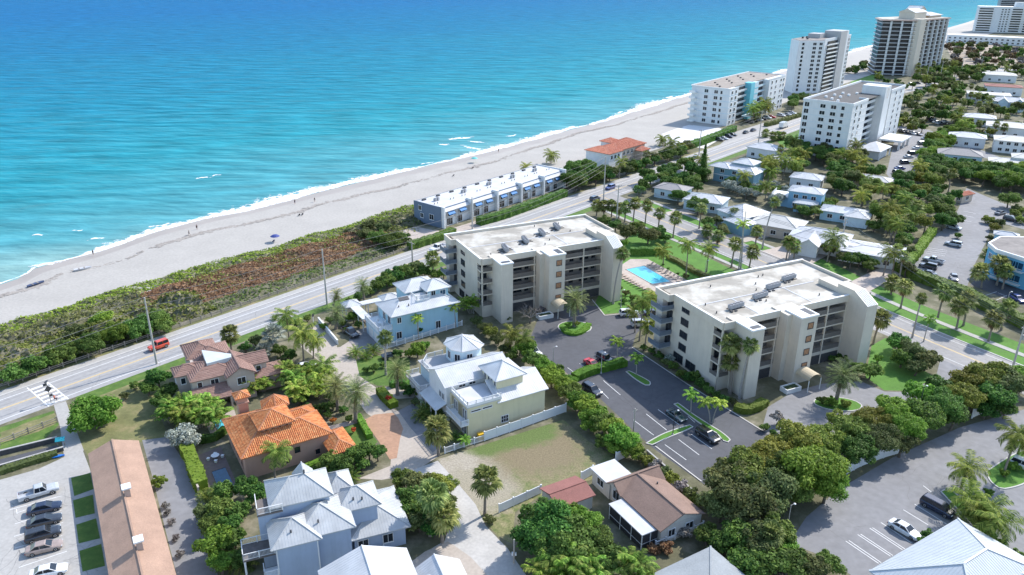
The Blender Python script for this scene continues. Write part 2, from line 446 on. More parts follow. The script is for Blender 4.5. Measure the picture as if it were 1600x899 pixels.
# beach: a sloping sheet from the dune foot into the water
DL = smooth_line([Vector(p) for p in DUNE[:-3]], 4) + [Vector(p) for p in DUNE[-3:]]
def beach():
    mb = MB(); rows = []
    w = az_vec(139.5)
    ts = [-420 + 6*i for i in range(290)] + [1320 + 60*i for i in range(15)] + [3000,6000,20000]
    def off(line, t):
        best = None
        for i in range(len(line)-1):
            a = line[i]; b = line[i+1]
            ta = (a - A1A(0,0)).dot(az_vec(49.5)); tb = (b - A1A(0,0)).dot(az_vec(49.5))
            if ta <= t <= tb or (best is None and t <= ta):
                k = 0 if tb == ta else max(0, min(1, (t-ta)/(tb-ta)))
                p = a.lerp(b, k); return (p - A1A(0,0)).dot(w)
        return (line[-1] - A1A(0,0)).dot(w)
    for t in ts:
        n0 = off(DL, t) - 6; n1 = off(SHL, t)
        row = []
        for k, z in ((0,0.012),(0.12,0.03),(0.45,0.05),(0.70,0.09),(0.78,0.05),(0.86,-0.08),(1.0,-0.36),(1.25,-1.6)):
            n = n0 + (n1-n0)*k
            jz = 0.05*sin(t*0.13+k*9)+0.04*sin(t*0.31) if 0.2 < k < 0.9 else 0
            row.append(A1A(t, n, z + jz))
        rows.append(row)
    k = len(rows[0])
    vs = [tuple(p) for r in rows for p in r]
    fs = []; ms = []
    for i in range(len(rows)-1):
        for j in range(k-1):
            fs.append((i*k+j, (i+1)*k+j, (i+1)*k+j+1, i*k+j+1))
            mb.m.append(1 if j >= 5 else 0)
    mb.v = vs; mb.f = fs
    return mb.mesh('beach', [m_sand, m_wet], smooth=True), off
bme, shore_off = beach()
put('beach', bme, kind='structure')
def SH(t): return shore_off(SHL, t)

# ---- surf: ragged sheets of foam lying on the water's edge, and the dark line of weed on the sand
def foam_mat():
    m = bpy.data.materials.new('surf_foam'); m.use_nodes = True
    nt = m.node_tree; b = nt.nodes['Principled BSDF']; out = nt.nodes['Material Output']
    b.inputs['Base Color'].default_value = (0.82,0.84,0.84,1); b.inputs['Roughness'].default_value = 0.8
    g = nd(nt, 'ShaderNodeNewGeometry'); n = nd(nt, 'ShaderNodeTexNoise'); n.inputs['Scale'].default_value = 0.55; n.inputs['Detail'].default_value = 6; n.inputs['Roughness'].default_value = 0.7
    nt.links.new(g.outputs['Position'], n.inputs['Vector'])
    at = nd(nt, 'ShaderNodeAttribute', attribute_name='thin')
    ad = nd(nt, 'ShaderNodeMath', operation='SUBTRACT'); nt.links.new(n.outputs['Fac'], ad.inputs[0]); nt.links.new(at.outputs['Fac'], ad.inputs[1])
    r = ramp(nt, [(0.0, 0.0), (0.13, 1.0)]); nt.links.new(ad.outputs[0], r.inputs[0])
    tr = nd(nt, 'ShaderNodeBsdfTransparent'); mx = nd(nt, 'ShaderNodeMixShader')
    nt.links.new(r.outputs[0], mx.inputs[0]); nt.links.new(tr.outputs[0], mx.inputs[1]); nt.links.new(b.outputs[0], mx.inputs[2]); nt.links.new(mx.outputs[0], out.inputs[0])
    return m
m_foam = foam_mat()
def foam_ribbon(name, t0, t1, f_in, f_out, step, label=None, z=-0.30, edge=0.12, core=0.12):
    rows = []; thin = []
    t = t0; K = 6
    while t <= t1:
        a = f_in(t); c = f_out(t)
        for k in range(K+1):
            x = k/K
            rows.append(tuple(A1A(t, a + (c-a)*x, z)))
            thin.append(0.27 + (0.16 if k == 0 else 0) + max(0, x-0.22)*0.50)
        t += step
    n = len(rows)//(K+1)
    mb = MB(); mb.v = rows
    mb.f = [(i*(K+1)+j, (i+1)*(K+1)+j, (i+1)*(K+1)+j+1, i*(K+1)+j+1) for i in range(n-1) for j in range(K)]; mb.m = [0]*len(mb.f)
    me = mb.mesh(name, m_foam)
    at = me.attributes.new('thin', 'FLOAT', 'POINT'); at.data.foreach_set('value', thin)
    return put(name, me, kind='stuff', label=label)
def wob(t, s=0): return 1.6*sin(t*0.045+s) + 1.1*sin(t*0.117+1.3*s) + 0.7*sin(t*0.31+2*s)
foam_ribbon('surf_foam', -300, 900, lambda t: SH(t) - 1.0 + 0.5*wob(t), lambda t: SH(t) + 5.2 + 1.7*wob(t, 2.0) + 4.5*max(0,sin(t*0.027+1))**2, 1.2)
def foam_patch(px, L, W, az, seed, i):
    c = G(*px, -0.28); f = frame(c, az); mb = MB(); thin = []
    nx, ny = 26, 9; rr = random.Random(seed)
    for ix in range(nx):
        for iy in range(ny):
            u = ix/(nx-1)*2-1; v = iy/(ny-1)*2-1
            p = f(u*L/2, v*W/2 + 0.6*sin(u*5+seed), -0.28); mb.v.append(tuple(p))
            thin.append(0.32 + 0.55*(abs(u)**2.0) + 0.5*abs(v)**2)
    mb.f = [(ix*ny+iy, (ix+1)*ny+iy, (ix+1)*ny+iy+1, ix*ny+iy+1) for ix in range(nx-1) for iy in range(ny-1)]; mb.m = [0]*len(mb.f)
    me = mb.mesh('breaking_wave', m_foam); at = me.attributes.new('thin', 'FLOAT', 'POINT'); at.data.foreach_set('value', thin)
    put('breaking_wave', me, kind='stuff')
for i, (px, L, W, a) in enumerate([((720,216),26,6,30),((693,226),10,4,20),((738,231),26,4,-42),((745,222),18,3.5,-30),((316,278),11,3,20),((338,274),7,2,40),((60,367),6,2,20),((122,360),6,1.6,30),((848,212),16,5,45),((890,200),22,6,48),((928,193),20,6,48),((1010,166),40,8,50),((150,373),9,2.5,40),((75,412),16,4,42),((800,212),14,3,45),((500,296),12,2.2,47),((425,317),10,2,50),((622,267),13,2.2,48),((352,331),10,2.4,46),((668,255),12,2.0,49),((250,352),12,2.2,44),((1045,152),22,5,50),((968,176),18,4,52)]):
    foam_patch(px, L, W, a, i+3, i)
# weed line
m_weed = mat('beach_weed', (0.30,0.27,0.24), 0.95, 0.25, 1.0, coords='world')
def weed():
    mb = MB(); rr = random.Random(4)
    for i in range(5200):
        t = rr.uniform(-130, 420)
        n0 = SH(t) - 14 - 3*sin(t*0.02+1) + wob(t,1)*0.7 + rr.gauss(0, 0.55)
        if sin(t*0.11)+sin(t*0.043+2) < -0.8 and rr.random() < 0.8: continue
        s = rr.uniform(0.12, 0.5); a = rr.uniform(-0.5,0.5)
        c = A1A(t, n0, 0.14); u = az_vec(49.5+a*57)*s*1.5; v = az_vec(139.5+a*57)*s*0.5
        mb.add([tuple(c-u-v), tuple(c+u-v), tuple(c+u+v+Vector((0,0,0.06))), tuple(c-u+v+Vector((0,0,0.06)))], [(0,1,2,3)])
    put('seaweed_line', mb.mesh('seaweed_line', m_weed), kind='stuff')
weed()

# ---- coast road
CL = [A1A(t, 0) for t in (-420,-300,-200,-125,0,120,240,330)] + [A1A(433,-5), A1A(515,-13.5), A1A(637,-40), A1A(800,-85), A1A(1100,-170)]
CLS = smooth_line(CL, 8)
strip('coast_road', CLS, -12.2, -1.1, 0.012, m_road)
strip('coast_road_kerb', CLS, -1.1, -0.75, 0.13, m_kerb, 0.13)
strip('coast_sidewalk', CLS, -0.75, 1.15, 0.115, m_conc, 0.115)
strip('coast_verge', CLS, 1.15, 2.6, 0.006, m_dry)
strip('edge_line', CLS, -2.75, -2.6, 0.016, m_white)
strip('edge_line', CLS, -10.7, -10.55, 0.016, m_white)
strip('centre_line', CLS, -6.66, -6.48, 0.016, m_yel)
strip('centre_line', CLS, -6.36, -6.18, 0.016, m_yel)
strip('land_verge', smooth_line([A1A(t,0) for t in (-112,-95,-60,-20,40,70)],8), -15.2, -12.2, 0.006, m_lawn)
strip('land_verge', smooth_line([A1A(t,0) for t in (110,160,260)],8), -15.6, -12.2, 0.006, m_lawn)
m_track = mat('worn_asphalt', (0.295,0.287,0.28), 0.85, 0.10, 0.25, 0.08, 6, coords='world', scale2=1.5); m_tar = mat('crack_sealer', (0.16,0.155,0.15), 0.85, 0.2, 1.0, coords='world'); m_tar2 = mat('dark_sealer', (0.045,0.045,0.05), 0.8, 0.2, 1.0, coords='world')
for n_ in (-9.4,-7.7,-5.2,-3.6): strip('wheel_track', CLS, n_-0.28, n_+0.28, 0.0145, m_track)
def cracks(px, n, m, seed, z=0.019, L=9):
    mb = MB(); rr = random.Random(seed); W = [G(*p) for p in px]
    for i in range(n):
        k = rr.random(); p = W[rr.randrange(len(W))].lerp(W[rr.randrange(len(W))], k); a = rr.choice((-57,33)) + rr.uniform(-25,25)
        for j in range(rr.randint(4,L)):
            a += rr.uniform(-28,28); q = p + az_vec(a)*rr.uniform(0.6,1.6); s = az_vec(a+90)*rr.uniform(0.012,0.028)
            mb.add([tuple(v + Vector((0,0,z))) for v in (p-s,q-s,q+s,p+s)], [(0,1,2,3)]); p = q
    put('sealed_cracks', mb.mesh('sealed_cracks', m), kind='stuff')
cracks([(850,530),(930,490),(960,560),(1060,690),(1180,690),(940,610),(1010,640)], 26, m_tar2, 3, 0.015); cracks([(1290,830),(1400,740),(1560,670),(1420,800),(1530,760)], 20, m_tar, 4, 0.013)
cracks([(10,780),(30,860),(100,760),(110,880)], 25, m_tar, 5, 0.013); cracks([(1460,400),(1540,330),(1500,420)], 30, m_tar, 6, 0.016); cracks([(1400,500),(1560,570),(1480,530)], 25, m_tar, 7, 0.021); cracks([(200,575),(420,492),(300,535),(60,620)], 22, m_tar, 8, 0.0155)
# crossing
def bars(name, fr, rects, z, m):
    mb = MB()
    for (x0,x1,y0,y1) in rects:
        mb.add([tuple(fr(x0,y0,z)),tuple(fr(x1,y0,z)),tuple(fr(x1,y1,z)),tuple(fr(x0,y1,z))], [(0,1,2,3)])
    return put(name, mb.mesh(name, m), kind='structure')
cx = (G(78,618)-A1A(0,0)).dot(az_vec(49.5))
bars('crosswalk', A1A, [(cx-1.9,cx-1.65,-12,-1.3),(cx+1.65,cx+1.9,-12,-1.3)] + [(cx-1.6,cx+1.6,-11.6+1.7*i,-10.9+1.7*i) for i in range(6)], 0.020, m_white)
# ---- side road
R2 = smooth_line([RD2(-6,-3.7), RD2(60,-3.7), RD2(80,-4.8), RD2(106,-9.2), RD2(125,-10.2), RD2(160,-10.2), RD2(260,-10.2)], 4)
strip('side_road', R2, -6.1, 6.1, 0.018, m_road2)
strip('centre_line', R2, -0.24, -0.07, 0.024, m_yel)
strip('centre_line', R2, 0.07, 0.24, 0.024, m_yel)
strip('edge_line', R2[3:], -4.7, -4.58, 0.024, m_white)
strip('edge_line', R2[3:], 4.58, 4.7, 0.024, m_white)
strip('road_kerb', R2[3:], 6.1, 6.45, 0.12, m_kerb, 0.12)
strip('verge', R2[4:], 6.45, 10.6, 0.006, m_lawnb)
strip('sidewalk', R2[4:], 10.6, 12.2, 0.09, m_conc, 0.09)
strip('verge', R2[18:], 12.2, 17.2, 0.006, m_lawnb)
strip('road_kerb', R2[3:30], -6.45, -6.1, 0.12, m_kerb, 0.12)
strip('verge', R2[4:30], -9.2, -6.45, 0.006, m_lawnb)
strip('sidewalk', R2[4:30], -10.6, -9.2, 0.09, m_conc, 0.09)
sheet('driveway', [RD2(22,2.0),RD2(26,2.0),RD2(28,12),RD2(22,12)], 0.10, m_brickp)
sheet('driveway', [RD2(50,2.0),RD2(58,2.0),RD2(58,16),RD2(50,16)], 0.10, m_pinkc)
sheet('driveway', [RD2(66,2.0),RD2(82,2.0),RD2(78,18),RD2(66,16)], 0.10, m_brickp)
sheet('driveway', [RD2(96,0),RD2(103,-1),RD2(98,24),RD2(92,24)], 0.10, m_brickp)

# ---- lots, lawns and drives
sheet('lawn', [(104,634),(232,583),(270,575),(262,606),(248,640),(262,683),(216,692),(137,712),(112,672)], 0.004, m_dry)
sheet('lawn', [(0,668),(84,642),(92,664),(68,688),(0,711)], 0.006, m_lawn)
sheet('dry_bank', [(0,676),(84,646),(92,658),(60,676),(0,692)], 0.010, m_dry, jag=0.4)
sheet('path', [(84,633),(103,627),(116,664),(131,704),(100,714),(94,668)], 0.02, m_conc)
sheet('parking_lot', [(0,750),(60,733),(112,709),(129,703),(141,735),(155,800),(180,899),(180,960),(-60,960),(-60,768)], 0.008, m_conc)
for q in ([(111,747),(141,739),(146,764),(116,775)], [(114,782),(145,773),(148,802),(118,809)], [(119,820),(150,810),(156,841),(123,849)], [(124,861),(158,850),(164,884),(129,893)]):
    sheet('grass_plot', q, 0.05, m_lawn, 0.05)
sheet('ramp', [(0,718),(88,696),(98,700),(0,727)], 0.014, m_asph)
sheet('alley', [(222,688),(262,683),(300,740),(325,800),(340,899),(345,950),(280,950),(276,899),(238,745)], 0.006, m_palea)
sheet('patio', [(308,712),(345,698),(374,765),(326,770)], 0.02, m_dpav)
sheet('patio', [(322,664),(345,645),(366,640),(372,660),(345,684),(330,680)], 0.02, m_brickp)
sheet('driveway', [(470,542),(482,530),(498,516),(512,522),(527,543),(548,540),(590,545),(580,560),(556,562),(562,588),(588,606),(640,603),(648,588),(672,602),(645,622),(612,624),(616,640),(650,655),(692,690),(684,714),(640,742),(596,750),(560,748),(610,728),(612,700),(592,660),(572,645),(552,617),(520,582),(488,556)], 0.010, m_pinkc)
sheet('driveway', [(483,530),(492,505),(505,500),(527,541),(505,550)], 0.013, m_pinkc)
sheet('brick_drive', [(526,546),(546,533),(560,536),(556,552),(544,562)], 0.016, m_brickp)
sheet('parking_court', [(548,520),(575,510),(600,525),(598,545),(560,548),(545,535)], 0.014, m_palea)
sheet('brick_drive', [(568,657),(585,648),(614,645),(622,653),(630,670),(625,686),(620,716),(609,718),(592,690)], 0.016, m_brick)
sheet('courtyard', [(622,642),(650,628),(694,690),(676,708),(640,667)], 0.020, m_palea)  # concrete beside the house, its shade put in as a darker grey sheet
sheet('garden_lawn', [(548,568),(580,555),(640,560),(640,590),(618,603),(590,603),(565,592)], 0.006, m_lawn)
sheet('garden_lawn', [(520,665),(560,655),(590,690),(575,708),(545,690)], 0.006, m_lawn)
sheet('garden_walk', [(505,668),(560,655),(563,660),(512,675)], 0.012, m_brickp)
sheet('street', [(636,738),(684,720),(712,752),(743,788),(759,822),(793,857),(822,899),(850,945),(690,945),(650,872),(695,845),(708,800),(693,757)], 0.013, m_gravel)
sheet('forecourt', [(640,880),(664,862),(700,846),(735,870),(762,899),(790,945),(660,945)], 0.017, m_pinkc)
# the empty plot: green by the fence, sandy at the street, browned in the middle
def plot_mat():
    m = bpy.data.materials.new('plot_grass'); m.use_nodes = True
    nt = m.node_tree; b = nt.nodes['Principled BSDF']; b.inputs['Roughness'].default_value = 0.95
    g = nd(nt, 'ShaderNodeNewGeometry')
    n = nd(nt, 'ShaderNodeTexNoise'); n.inputs['Scale'].default_value = 0.5; n.inputs['Detail'].default_value = 7; n.inputs['Roughness'].default_value = 0.7
    nt.links.new(g.outputs['Position'], n.inputs['Vector'])
    last = None
    def blob(c, r, col, soft=0.4):
        nonlocal last
        v = nd(nt, 'ShaderNodeVectorMath', operation='DISTANCE'); v.inputs[1].default_value = c
        nt.links.new(g.outputs['Position'], v.inputs[0])
        k = nd(nt, 'ShaderNodeMath', operation='MULTIPLY_ADD'); k.inputs[1].default_value = -1/r; k.inputs[2].default_value = 1.0
        nt.links.new(v.outputs['Value'], k.inputs[0])
        s = nd(nt, 'ShaderNodeMath', operation='ADD'); nt.links.new(k.outputs[0], s.inputs[0]); nt.links.new(n.outputs['Fac'], s.inputs[1])
        r_ = ramp(nt, [(0.5, 0.0), (0.5+soft, 1.0)]); nt.links.new(s.outputs[0], r_.inputs[0])
        mx = nd(nt, 'ShaderNodeMix', data_type='RGBA'); nt.links.new(r_.outputs[0], mx.inputs[0]); nt.links.new(last, mx.inputs[6]); mx.inputs[7].default_value = (*col, 1)
        last = mx.outputs[2]
    r0 = ramp(nt, [(0.34, (0.11,0.15,0.045)), (0.48,(0.18,0.185,0.075)), (0.62, (0.28,0.25,0.13))]); nt.links.new(n.outputs['Fac'], r0.inputs[0]); last = r0.outputs[0]
    blob(G(722,742), 9, (0.36,0.32,0.255)); blob(G(750,765), 8, (0.31,0.275,0.20)); blob(G(838,700), 12, (0.205,0.165,0.095), 0.8); blob(G(760,692), 5, (0.11,0.155,0.04)); blob(G(830,672), 6, (0.11,0.155,0.04)); blob(G(795,682), 5, (0.11,0.155,0.04))
    n2 = nd(nt, 'ShaderNodeTexNoise'); n2.inputs['Scale'].default_value = 3.5; n2.inputs['Detail'].default_value = 5; nt.links.new(g.outputs['Position'], n2.inputs['Vector'])
    r2 = ramp(nt, [(0.3, 0.72), (0.7, 1.25)]); nt.links.new(n2.outputs['Fac'], r2.inputs[0])
    mx = nd(nt, 'ShaderNodeMix', data_type='RGBA', blend_type='MULTIPLY'); mx.inputs[0].default_value = 1
    nt.links.new(last, mx.inputs[6]); nt.links.new(r2.outputs[0], mx.inputs[7]); nt.links.new(mx.outputs[2], b.inputs['Base Color'])
    bp = nd(nt, 'ShaderNodeBump'); bp.inputs['Strength'].default_value = 0.4; nt.links.new(n2.outputs['Fac'], bp.inputs['Height']); nt.links.new(bp.outputs[0], b.inputs['Normal'])
    return m
sheet('empty_plot', [(684,718),(880,656),(920,690),(960,712),(940,745),(850,772),(805,800),(800,850),(778,838),(757,815),(742,788),(708,752)], 0.008, plot_mat())
# condominium grounds
sheet('car_park', [(838,505),(846,490),(880,478),(932,478),(945,493),(1002,488),(1020,497),(994,522),(988,541),(1000,550),(1075,600),(1140,640),(1207,683),(1240,690),(1180,712),(1100,757),(1020,700),(985,668),(940,625),(905,598),(850,556),(828,530)], 0.010, m_asph)
sheet('entry_drive', [(1190,672),(1200,636),(1240,612),(1285,600),(1345,596),(1382,612),(1420,613),(1462,590),(1470,560),(1512,580),(1490,604),(1440,645),(1380,668),(1330,672),(1290,690),(1240,704),(1207,684)], 0.014, m_palea)
sheet('condominium_lawn', [(925,486),(970,380),(1010,352),(1080,390),(1150,424),(1190,430),(1100,470),(1030,492),(1002,486),(945,491)], 0.005, m_lawnb)
sheet('condominium_lawn', [(1352,590),(1362,540),(1384,528),(1402,556),(1445,580),(1462,590),(1420,611),(1382,610)], 0.006, m_lawnb)
sheet('pool_deck', [(962,420),(985,405),(1012,405),(1078,440),(1050,462),(1005,452),(965,432)], 0.03, m_brickp, 0.03)
sheet('far_lawn', [(1205,212),(1240,198),(1300,185),(1300,215),(1262,230),(1225,232)], 0.004, m_lawnb)
sheet('far_lawn', [(1325,118),(1335,108),(1370,104),(1366,128),(1330,130)], 0.004, m_lawnb)
sheet('far_lawn', [(1478,176),(1500,172),(1504,184),(1482,186)], 0.004, m_lawnb)
sheet('beach_terrace', [(1022,214),(1060,200),(1078,195),(1150,204),(1100,232),(1046,225)], 0.05, mat('terrace_sand',(0.62,0.61,0.59),0.9,0.06,0.2,coords='world'), 0.05)
sheet('dry_dune', [(1478,72),(1530,68),(1610,78),(1610,112),(1560,108),(1492,104)], 0.004, mat('dry_dune_sand',(0.33,0.27,0.21),0.95,0.25,0.06,0.3,1,coords='world'))
sheet('forecourt', [(1110,238),(1150,206),(1200,190),(1275,170),(1275,178),(1190,206),(1120,242)], 0.008, m_road)
sheet('townhouse_court', [(636,352),(690,362),(745,345),(885,296),(905,296),(740,358),(700,368),(655,384),(620,376)], 0.014, m_brickp)
# lots on the right
sheet('car_park', [(1510,294),(1560,315),(1600,330),(1640,340),(1640,370),(1552,345),(1540,380),(1522,415),(1510,452),(1455,437),(1418,424),(1452,375),(1488,348),(1498,325)], 0.012, m_palea)
sheet('car_park', [(1515,445),(1600,478),(1660,505),(1660,440),(1540,425)], 0.010, m_asph)
sheet('car_park', [(1385,272),(1396,225),(1405,212),(1440,202),(1475,210),(1462,238),(1430,285),(1400,290)], 0.008, m_palea)
sheet('car_park', [(1232,850),(1260,808),(1310,765),(1395,715),(1500,668),(1600,640),(1700,610),(1700,1000),(1400,1000),(1330,899),(1290,870)], 0.008, m_palea)
sheet('far_street', [(1400,196),(1450,203),(1600,260),(1600,268),(1440,212),(1396,202)], 0.012, m_palea)
# ------------------------------------------------------------------ building kit
m_glass = paint('window_glass', (0.018,0.024,0.032), 0.06, 0.0); m_glass.node_tree.nodes['Principled BSDF'].inputs['Specular IOR Level'].default_value = 0.6
m_glassb = paint('blue_glass', (0.02,0.07,0.13), 0.06, 0.0)
m_trim = mat('white_trim', (0.74,0.74,0.73), 0.5, 0.04, 1.0)
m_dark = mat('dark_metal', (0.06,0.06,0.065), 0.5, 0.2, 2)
m_metal = mat('white_metal_roof', (0.56,0.565,0.565), 0.4, 0.07, 0.5, scale2=0.25, rnd=0.05)
m_metalg = mat('grey_metal_roof', (0.43,0.44,0.44), 0.42, 0.08, 0.6, scale2=0.3)
m_metalb = mat('pale_blue_metal_roof', (0.50,0.53,0.545), 0.4, 0.06, 0.5)
m_flat = mat('roof_membrane', (0.42,0.385,0.325), 0.8, 0.24, 0.16, 0.1, 3, col2=(0.52,0.495,0.44), scale2=0.6, hard=0.07)
m_flatw = mat('white_membrane', (0.53,0.535,0.545), 0.75, 0.07, 0.2, scale2=0.5)
m_grav = mat('roof_gravel', (0.24,0.215,0.195), 0.95, 0.2, 0.3, 0.2, 5, scale2=0.9)
m_shing = mat('tan_shingles', (0.36,0.235,0.17), 0.9, 0.12, 0.35, 0.3, 7, scale2=4.0)
m_shing2 = mat('brown_shingles', (0.235,0.155,0.12), 0.9, 0.12, 0.35, 0.3, 7, scale2=4.0)
m_shing3 = mat('red_brown_shingles', (0.27,0.115,0.095), 0.9, 0.12, 0.35, 0.3, 7, scale2=4.0)
m_shing4 = mat('grey_shingles', (0.27,0.29,0.30), 0.9, 0.1, 0.35, 0.3, 7, scale2=4.0)
def tilemat(name, d, m, l): 
    return leafmat(name, d, m, l, rnd=0.0, trans=0.0, rough=0.75)
m_tileo = tilemat('orange_clay_tiles', (0.60,0.215,0.085), (0.58,0.215,0.080), (0.50,0.245,0.105))
m_tileo0 = mat('orange_tile_bed', (0.42,0.18,0.09), 0.85, 0.2, 1.2)
m_tileb = tilemat('brown_concrete_tiles', (0.33,0.20,0.16), (0.27,0.165,0.135), (0.25,0.16,0.13))
m_tileb0 = mat('brown_tile_bed', (0.24,0.15,0.12), 0.85, 0.12, 1.0)
m_tiler = tilemat('red_clay_tiles', (0.66,0.24,0.15), (0.52,0.20,0.125), (0.45,0.20,0.13))
m_tiler0 = mat('red_tile_bed', (0.45,0.17,0.11), 0.85, 0.12, 1.0)
def wallm(name, c, v=0.05): return mat(name, c, 0.85, v, 0.35, 0.05, 5, streak=0.07)
m_wcondo = wallm('cream_stucco', (0.60,0.535,0.445)); m_wwhite = wallm('white_stucco', (0.68,0.69,0.69)); m_wblue = wallm('sky_blue_siding', (0.34,0.53,0.62))
m_wyel = wallm('pale_yellow_siding', (0.66,0.60,0.40)); m_wbeige = wallm('beige_stucco', (0.46,0.39,0.335)); m_wpeach = wallm('terracotta_stucco', (0.46,0.29,0.22))
m_wgrey = wallm('blue_grey_siding', (0.36,0.43,0.54)); m_wslate = wallm('slate_blue_siding', (0.13,0.175,0.24)); m_wteal = wallm('teal_siding', (0.20,0.35,0.42))
m_wturq = wallm('turquoise_stucco', (0.16,0.50,0.60)); m_wpale = wallm('pale_blue_stucco', (0.52,0.64,0.70)); m_wtan = wallm('tan_stucco', (0.55,0.45,0.36)); m_wgry = wallm('grey_stucco', (0.40,0.40,0.40))
m_wblue2 = wallm('bright_blue_siding', (0.20,0.38,0.52))

def clip_line(poly, o, e, d, s):
    """where the line {p : (p-o).e = s} crosses a planar convex polygon: two points"""
    hit = []
    n = len(poly)
    for i in range(n):
        a = poly[i]; b = poly[(i+1) % n]
        sa = (a-o).dot(e) - s; sb = (b-o).dot(e) - s
        if (sa < 0) != (sb < 0): hit.append(a.lerp(b, sa/(sa-sb)))
    return hit if len(hit) == 2 else None

def plane_axes(poly):
    n = Vector((0,0,0))
    for i in range(len(poly)): n += poly[i].cross(poly[(i+1) % len(poly)])
    n.normalize()
    if n.z < 0: n = -n
    e = Vector((-n.y, n.x, 0))
    e = e.normalized() if e.length > 1e-3 else Vector((1,0,0))
    return n, e, e.cross(n).normalized() * -1     # normal, level direction, slope direction (upwards)

def ribs(polys, spacing, w, h, tile=0.0, level=False):
    """standing seams (or rows of barrel tiles) laid over roof planes"""
    mb = MB()
    rr = random.Random(3)
    for poly in polys:
        poly = [Vector(p) for p in poly]
        n, e, u = plane_axes(poly)
        if level: e, u = u, e
        o = poly[0]
        ss = [(p-o).dot(e) for p in poly]
        k = math.ceil((min(ss)+0.1)/spacing)
        while k*spacing < max(ss)-0.05:
            h2 = clip_line(poly, o, e, u, k*spacing)
            k += 1
            if not h2: continue
            a, b = h2
            if (b-a).dot(u) < 0: a, b = b, a
            L = (b-a).length
            if L < 0.3: continue
            d = (b-a)/L
            if tile:
                c = max(1, int(L/tile)); q = L/c
                for i in range(c):
                    p0 = a + d*q*i; p1 = a + d*q*(i+1)
                    h0 = h*rr.uniform(0.95,1.2); h1 = h*0.7; w0 = w; w1 = w*0.85
                    vs = [p0-e*w0/2, p0-e*w0*0.25+n*h0, p0+e*w0*0.25+n*h0, p0+e*w0/2, p1-e*w1/2, p1-e*w1*0.25+n*h1, p1+e*w1*0.25+n*h1, p1+e*w1/2]
                    mb.add([tuple(v) for v in vs], [(0,1,5,4),(1,2,6,5),(2,3,7,6),(0,3,2,1)])
            else:
                vs = [a-e*w/2, a-e*w/2+n*h, a+e*w/2+n*h, a+e*w/2, b-e*w/2, b-e*w/2+n*h, b+e*w/2+n*h, b+e*w/2]
                mb.add([tuple(v) for v in vs], [(0,1,5,4),(1,2,6,5),(2,3,7,6),(0,3,2,1),(4,5,6,7)])
    return mb

STYLE = {'metal': (m_metal, m_metal, 0.42, 0.04, 0.025, 0, False, 'seams'), 'metalb': (m_metalb, m_metalb, 0.42, 0.04, 0.03, 0, False, 'seams'), 'metalg': (m_metalg, m_metalg, 0.40, 0.035, 0.02, 0, False, 'seams'),
         'orange': (m_tileo0, m_tileo, 0.32, 0.26, 0.10, 0.45, False, 'roof_tiles'), 'red': (m_tiler0, m_tiler, 0.5, 0.42, 0.12, 0.8, False, 'roof_tiles'),
         'brown': (m_tileb0, m_tileb, 0.40, 0.30, 0.07, 0.9, True, 'roof_tiles'), 'tan': (m_shing,)*2, 'brownsh': (m_shing2,)*2, 'redsh': (m_shing3,)*2, 'greysh': (m_shing4,)*2,
         'metal_far': (m_metal, m_metal, 1.0, 0.1, 0.08, 0, False, 'seams'), 'pale': (m_flatw,)*2, 'greyt': (mat('grey_tile_roof', (0.30,0.28,0.27), 0.85, 0.12, 1.5),)*2, 'cream': (mat('cream_roof', (0.55,0.53,0.49), 0.8, 0.06, 0.6),)*2}

def shear_ridge(mb, a, b, w=0.22, h=0.07):
    mb.bar(Vector(a)+Vector((0,0,h*0.5)), Vector(b)+Vector((0,0,h*0.5)), w, h)

def window_mesh(w, h, fm, gm, mullions=0, bars_=0, arch=False, t=0.09, key={}):
    k = (w, h, fm.name, gm.name, mullions, bars_, arch, t)
    if k in key: return key[k]
    f = MB(); p = MB()
    # outward normal +X, width along Y, centred; frame proud of the wall, pane set back in it
    f.box(0.0,0.10,-w/2-t,-w/2,-h/2-t,h/2+t); f.box(0.0,0.10,w/2,w/2+t,-h/2-t,h/2+t)
    f.box(0.0,0.098,-w/2,w/2,h/2,h/2+t); f.box(0.0,0.13,-w/2-t-0.03,w/2+t+0.03,-h/2-t-0.06,-h/2-t+0.002) ; f.box(0.0,0.098,-w/2,w/2,-h/2-t+0.002,-h/2)
    for i in range(mullions):
        y = -w/2 + w*(i+1)/(mullions+1); f.box(0.0,0.085,y-0.03,y+0.03,-h/2,h/2)
    for i in range(bars_):
        z = -h/2 + h*(i+1)/(bars_+1); f.box(0.0,0.08,-w/2,w/2,z-0.025,z+0.025)
    if arch:
        n = 8; vs = [(0.05, -w/2*cos(pi*i/n), h/2 + w/2*sin(pi*i/n)) for i in range(n+1)]
        p.add(vs, [tuple(range(n+1))])
    p.add([(0.045,-w/2,-h/2),(0.045,w/2,-h/2),(0.045,w/2,h/2),(0.045,-w/2,h/2)], [(0,1,2,3)])
    key[k] = (f.mesh('window_frame', fm), p.mesh('window_pane', gm))
    return key[k]

